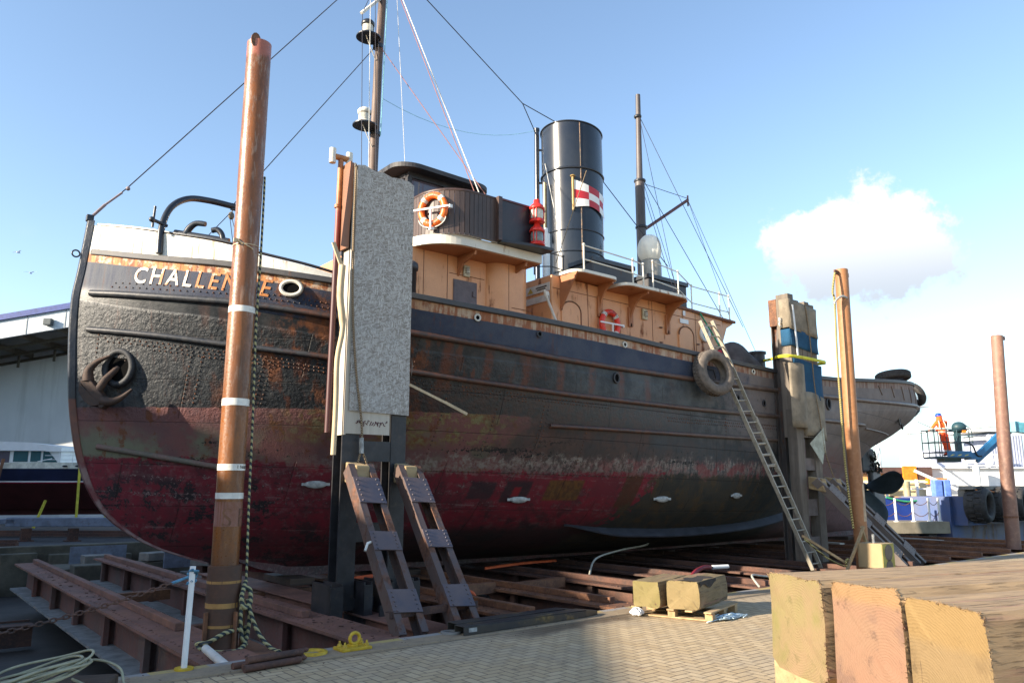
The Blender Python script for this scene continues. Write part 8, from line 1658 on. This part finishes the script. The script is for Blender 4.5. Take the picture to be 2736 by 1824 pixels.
# worker, one skinned body in orange workwear
def person():
    t = thing('person', tuple(wq(0.05, 0.0, -0.02)), 'person in orange workwear and blue hard hat holding a lance in the lift basket', 'person')
    F = lambda a, b, z: wq(a, b, z)
    J = {'pel': (0.02, 0.02, .98), 'sp': (0.0, 0.02, 1.20), 'ch': (-0.04, 0.0, 1.40), 'nk': (-0.07, 0.0, 1.54), 'hd': (-0.09, -0.0, 1.66), 'hL': (-0.08, -0.02, .95), 'kL': (0.02, -0.04, .52), 'fL': (0.10, 0.0, .09), 'tL': (0.02, 0.16, .05),
         'hR': (0.12, 0.02, .95), 'kR': (0.18, 0.0, .52), 'fR': (0.27, 0.05, .09), 'tR': (0.2, 0.20, .05), 'sL': (-0.22, 0.0, 1.43), 'eL': (-0.36, 0.10, 1.20), 'wL': (-0.42, 0.32, 1.12), 'sR': (0.15, 0.02, 1.43), 'eR': (0.22, 0.18, 1.18), 'wR': (-0.10, 0.38, 1.14)}
    Rd = {'pel': .155, 'sp': .15, 'ch': .17, 'nk': .075, 'hd': .10, 'hL': .115, 'kL': .085, 'fL': .075, 'tL': .05, 'hR': .115, 'kR': .085, 'fR': .075, 'tR': .05, 'sL': .085, 'eL': .068, 'wL': .05, 'sR': .085, 'eR': .068, 'wR': .05}
    E_ = [('pel', 'sp'), ('sp', 'ch'), ('ch', 'nk'), ('nk', 'hd'), ('pel', 'hL'), ('hL', 'kL'), ('kL', 'fL'), ('fL', 'tL'), ('pel', 'hR'), ('hR', 'kR'), ('kR', 'fR'), ('fR', 'tR'), ('ch', 'sL'), ('sL', 'eL'), ('eL', 'wL'), ('ch', 'sR'), ('sR', 'eR'), ('eR', 'wR')]
    ks = list(J); me = bpy.data.meshes.new('body'); org = Vector(t['_o']); me.from_pydata([tuple(F(*J[k_]) - org) for k_ in ks], [(ks.index(a), ks.index(b)) for a, b in E_], [])
    o = bpy.data.objects.new('body', me); COL.objects.link(o); o.parent = t
    sk = o.modifiers.new('skin', 'SKIN'); 
    for i, k_ in enumerate(ks): me.skin_vertices[0].data[i].radius = (Rd[k_], Rd[k_]); me.skin_vertices[0].data[i].use_root = (k_ == 'pel')
    o.modifiers.new('sub', 'SUBSURF').levels = 2; o.modifiers['sub'].render_levels = 2
    def bodymat():
        k = NT('worker_clothing'); z = k.sep(k.obj())[2]; v = k.obj(); n = k.noise(v, 9, 4)
        col = k.mix(k.step(z, 0.985, 1.0), (0.80, 0.075, 0.012), (0.90, 0.13, 0.015)); col = k.mix(k.m('MAXIMUM', k.band(z, 1.16, 1.215, 0.004), k.m('MAXIMUM', k.band(z, 1.02, 1.065, 0.004), k.band(z, 0.235, 0.275, 0.004))), col, (0.60, 0.58, 0.50))
        col = k.mix(k.step(z, 0.115, 0.105), col, (0.03, 0.025, 0.02))
        return k.out(col, 0.8, 0, k.bump(n, 0.5, 0.02))
    me.materials.append(bodymat())
    hd = MB(); hd.ball(F(-0.10, 0.015, 1.665), (0.083, 0.098, 0.12), 16, 12); hd.ball(F(-0.10, 0.12, 1.65), (0.016, 0.02, 0.022), 8, 6); hd.build('face', M['skin'], t)
    hood = MB(); hood.lathe([(0.13, 1.46), (0.125, 1.55), (0.115, 1.63), (0.108, 1.70), (0.06, 1.75), (0, 1.76)], 18, Matrix.Translation(F(-0.09, -0.015, 0.0)) @ Matrix.Rotation(R(-39), 4, 'Z') @ Matrix.Rotation(R(128), 4, 'Z'), True, R(0), R(285)); hood.build('hood', M['hivis'], t)
    hm_ = MB(); T = Matrix.Translation(F(-0.10, 0.01, 1.69)); hm_.lathe([(0.15, 0.0), (0.128, 0.005), (0.126, 0.05), (0.11, 0.10), (0.07, 0.135), (0, 0.145)], 20, T); hm_.ball(F(-0.12, 0.12, 1.695), (0.09, 0.07, 0.012), 12, 6); hm_.build('hard_hat', M['helmet'], t)
    for sd_, wr_, el_ in (('L', 'wL', 'eL'), ('R', 'wR', 'eR')):
        w_, e_ = F(*J[wr_]), F(*J[el_]); d = (w_ - e_).normalized(); s_ = d.cross(Vector((0, 0, 1))).normalized(); u_ = s_.cross(d)
        h_ = MB(); h_.ball(w_ + d*0.06, (0.045, 0.05, 0.035), 10, 8)
        for i in range(4): b = w_ + d*0.09 + s_*(i - 1.5)*0.021; h_.tube([b, b + d*(0.03 + 0.006*(i in (1, 2))), b + d*0.045 - u_*0.025, b + d*0.03 - u_*0.05], [0.011, 0.0105, 0.01, 0.008], 6)
        h_.tube([w_ + d*0.04 + s_*0.04*(1 if sd_ == 'L' else -1), w_ + d*0.08 + s_*0.05*(1 if sd_ == 'L' else -1) - u_*0.02, w_ + d*0.11 + s_*0.03*(1 if sd_ == 'L' else -1) - u_*0.035], [0.012, 0.011, 0.009], 6); h_.build('gloved_hand', M['black_plain'], t)
    st = MB()
    for dx in (-0.15, 0.12):
        st.tube([F(-0.05 + dx, -0.165, 1.19), F(-0.06 + dx*0.9, -0.185, 1.34), F(-0.07 + dx*0.75, -0.11, 1.49)], 0.022, 6)
    st.build('brace_tape', M['reflect'], t)
    return F
F = person()
q = MB(); a_, b_ = F(-0.02, 0.36, 1.12), F(-0.62, 0.75, 1.52); q.tube([a_ - (b_ - a_)*0.35, a_, b_], 0.014, 6); q.tube([a_ - (b_ - a_)*0.35, a_ - (b_ - a_)*0.35 + Vector((0.1, -0.1, -0.6)), F(0.3, 0.2, 0.05)], 0.012, 6); lone('spray_lance', q, M['darksteel'], 'thin spray lance held by the worker in orange', 'lance')
q = MB(); q.tube([b_, Vector((31.5, -1.2, 4.75))], [0.006, 0.03], 6); 
def mist_mat(name, dens):
    mat = bpy.data.materials.new(name); mat.use_nodes = True; t = mat.node_tree; t.nodes.clear(); o = t.nodes.new('ShaderNodeOutputMaterial'); v = t.nodes.new('ShaderNodeVolumePrincipled'); v.inputs['Color'].default_value = (0.93, 0.95, 0.97, 1); v.inputs['Anisotropy'].default_value = 0.2
    tcx = t.nodes.new('ShaderNodeTexCoord'); nz_ = t.nodes.new('ShaderNodeTexNoise'); nz_.inputs['Scale'].default_value = 2.2; nz_.inputs['Detail'].default_value = 5; t.links.new(tcx.outputs['Object'], nz_.inputs['Vector'])
    ln = t.nodes.new('ShaderNodeVectorMath'); ln.operation = 'LENGTH'; t.links.new(tcx.outputs['Object'], ln.inputs[0])
    mr = t.nodes.new('ShaderNodeMapRange'); mr.inputs[1].default_value = 0.85; mr.inputs[2].default_value = 0.0; t.links.new(ln.outputs['Value'], mr.inputs[0])
    m1 = t.nodes.new('ShaderNodeMath'); m1.operation = 'SUBTRACT'; t.links.new(nz_.outputs['Fac'], m1.inputs[0]); m1.inputs[1].default_value = 0.38
    m2 = t.nodes.new('ShaderNodeMath'); m2.operation = 'MULTIPLY'; m2.use_clamp = True; t.links.new(m1.outputs[0], m2.inputs[0]); t.links.new(mr.outputs[0], m2.inputs[1])
    m3 = t.nodes.new('ShaderNodeMath'); m3.operation = 'MULTIPLY'; t.links.new(m2.outputs[0], m3.inputs[0]); m3.inputs[1].default_value = dens; t.links.new(m3.outputs[0], v.inputs['Density']); t.links.new(v.outputs[0], o.inputs['Volume']); return mat
q = MB(); q.ball((31.1, -1.5, 5.0), 0.9, 16, 12); o = q.build('spray_mist', mist_mat('spray_mist', 16.0), org=(31.1, -1.5, 5.0)); tag(o, 'white spray mist where the water jet strikes the stern', 'mist', None, 'stuff')
# distant crane lattices, lamp and gulls
for i, (x, y, h_, lab) in enumerate(((118, 42, 13, 'far pale lattice crane beyond the barge, left one'), (126, 36, 10, 'far pale lattice crane beyond the barge, right one'))):
    q = MB()
    for dx in (-0.5, 0.5): q.tube([(x + dx, y, -1.9), (x + dx, y, h_)], 0.09, 4)
    for z in range(0, int(h_), 2): q.tube([(x - 0.5, y, z), (x + 0.5, y, z + 2)], 0.06, 4)
    q.tube([(x - 3, y + 4, h_), (x + 5, y - 6, h_ + 1)], 0.12, 4); lone('lattice_crane', q, plain('pale_far_steel', (0.62, 0.63, 0.66), 0.8), lab, 'crane', 'far lattice cranes')
def gull(c, s, ang, label):
    m_ = MB(); M3 = Matrix.Rotation(ang, 3, 'Z'); c = Vector(c); m_.ball(c, (0.22*s, 0.08*s, 0.08*s), 10, 6, M3)
    for sg in (-1, 1): P = [(0.08, 0.0, 0.02), (0.02, sg*0.35, 0.16), (-0.12, sg*0.75, 0.08), (-0.16, sg*0.72, 0.07), (-0.08, sg*0.35, 0.14), (-0.10, 0, 0.02)]; V = [c + M3 @ Vector((a*s, b*s, z*s)) for a, b, z in P]; m_.add(V, [(0, 1, 4, 5), (1, 2, 3, 4)]); m_.add([q_ - Vector((0, 0, 0.015*s)) for q_ in V], [(5, 4, 1, 0), (4, 3, 2, 1)])
    lone('gull', m_, M['white'], label, 'gull', 'gulls over the yard')
gull((6.66, 56.81, 20.44), 0.8, 0.4, 'white gull flying over the shed, higher one'); gull((7.59, 56.06, 18.72), 0.8, 0.9, 'white gull flying over the shed, lower one')
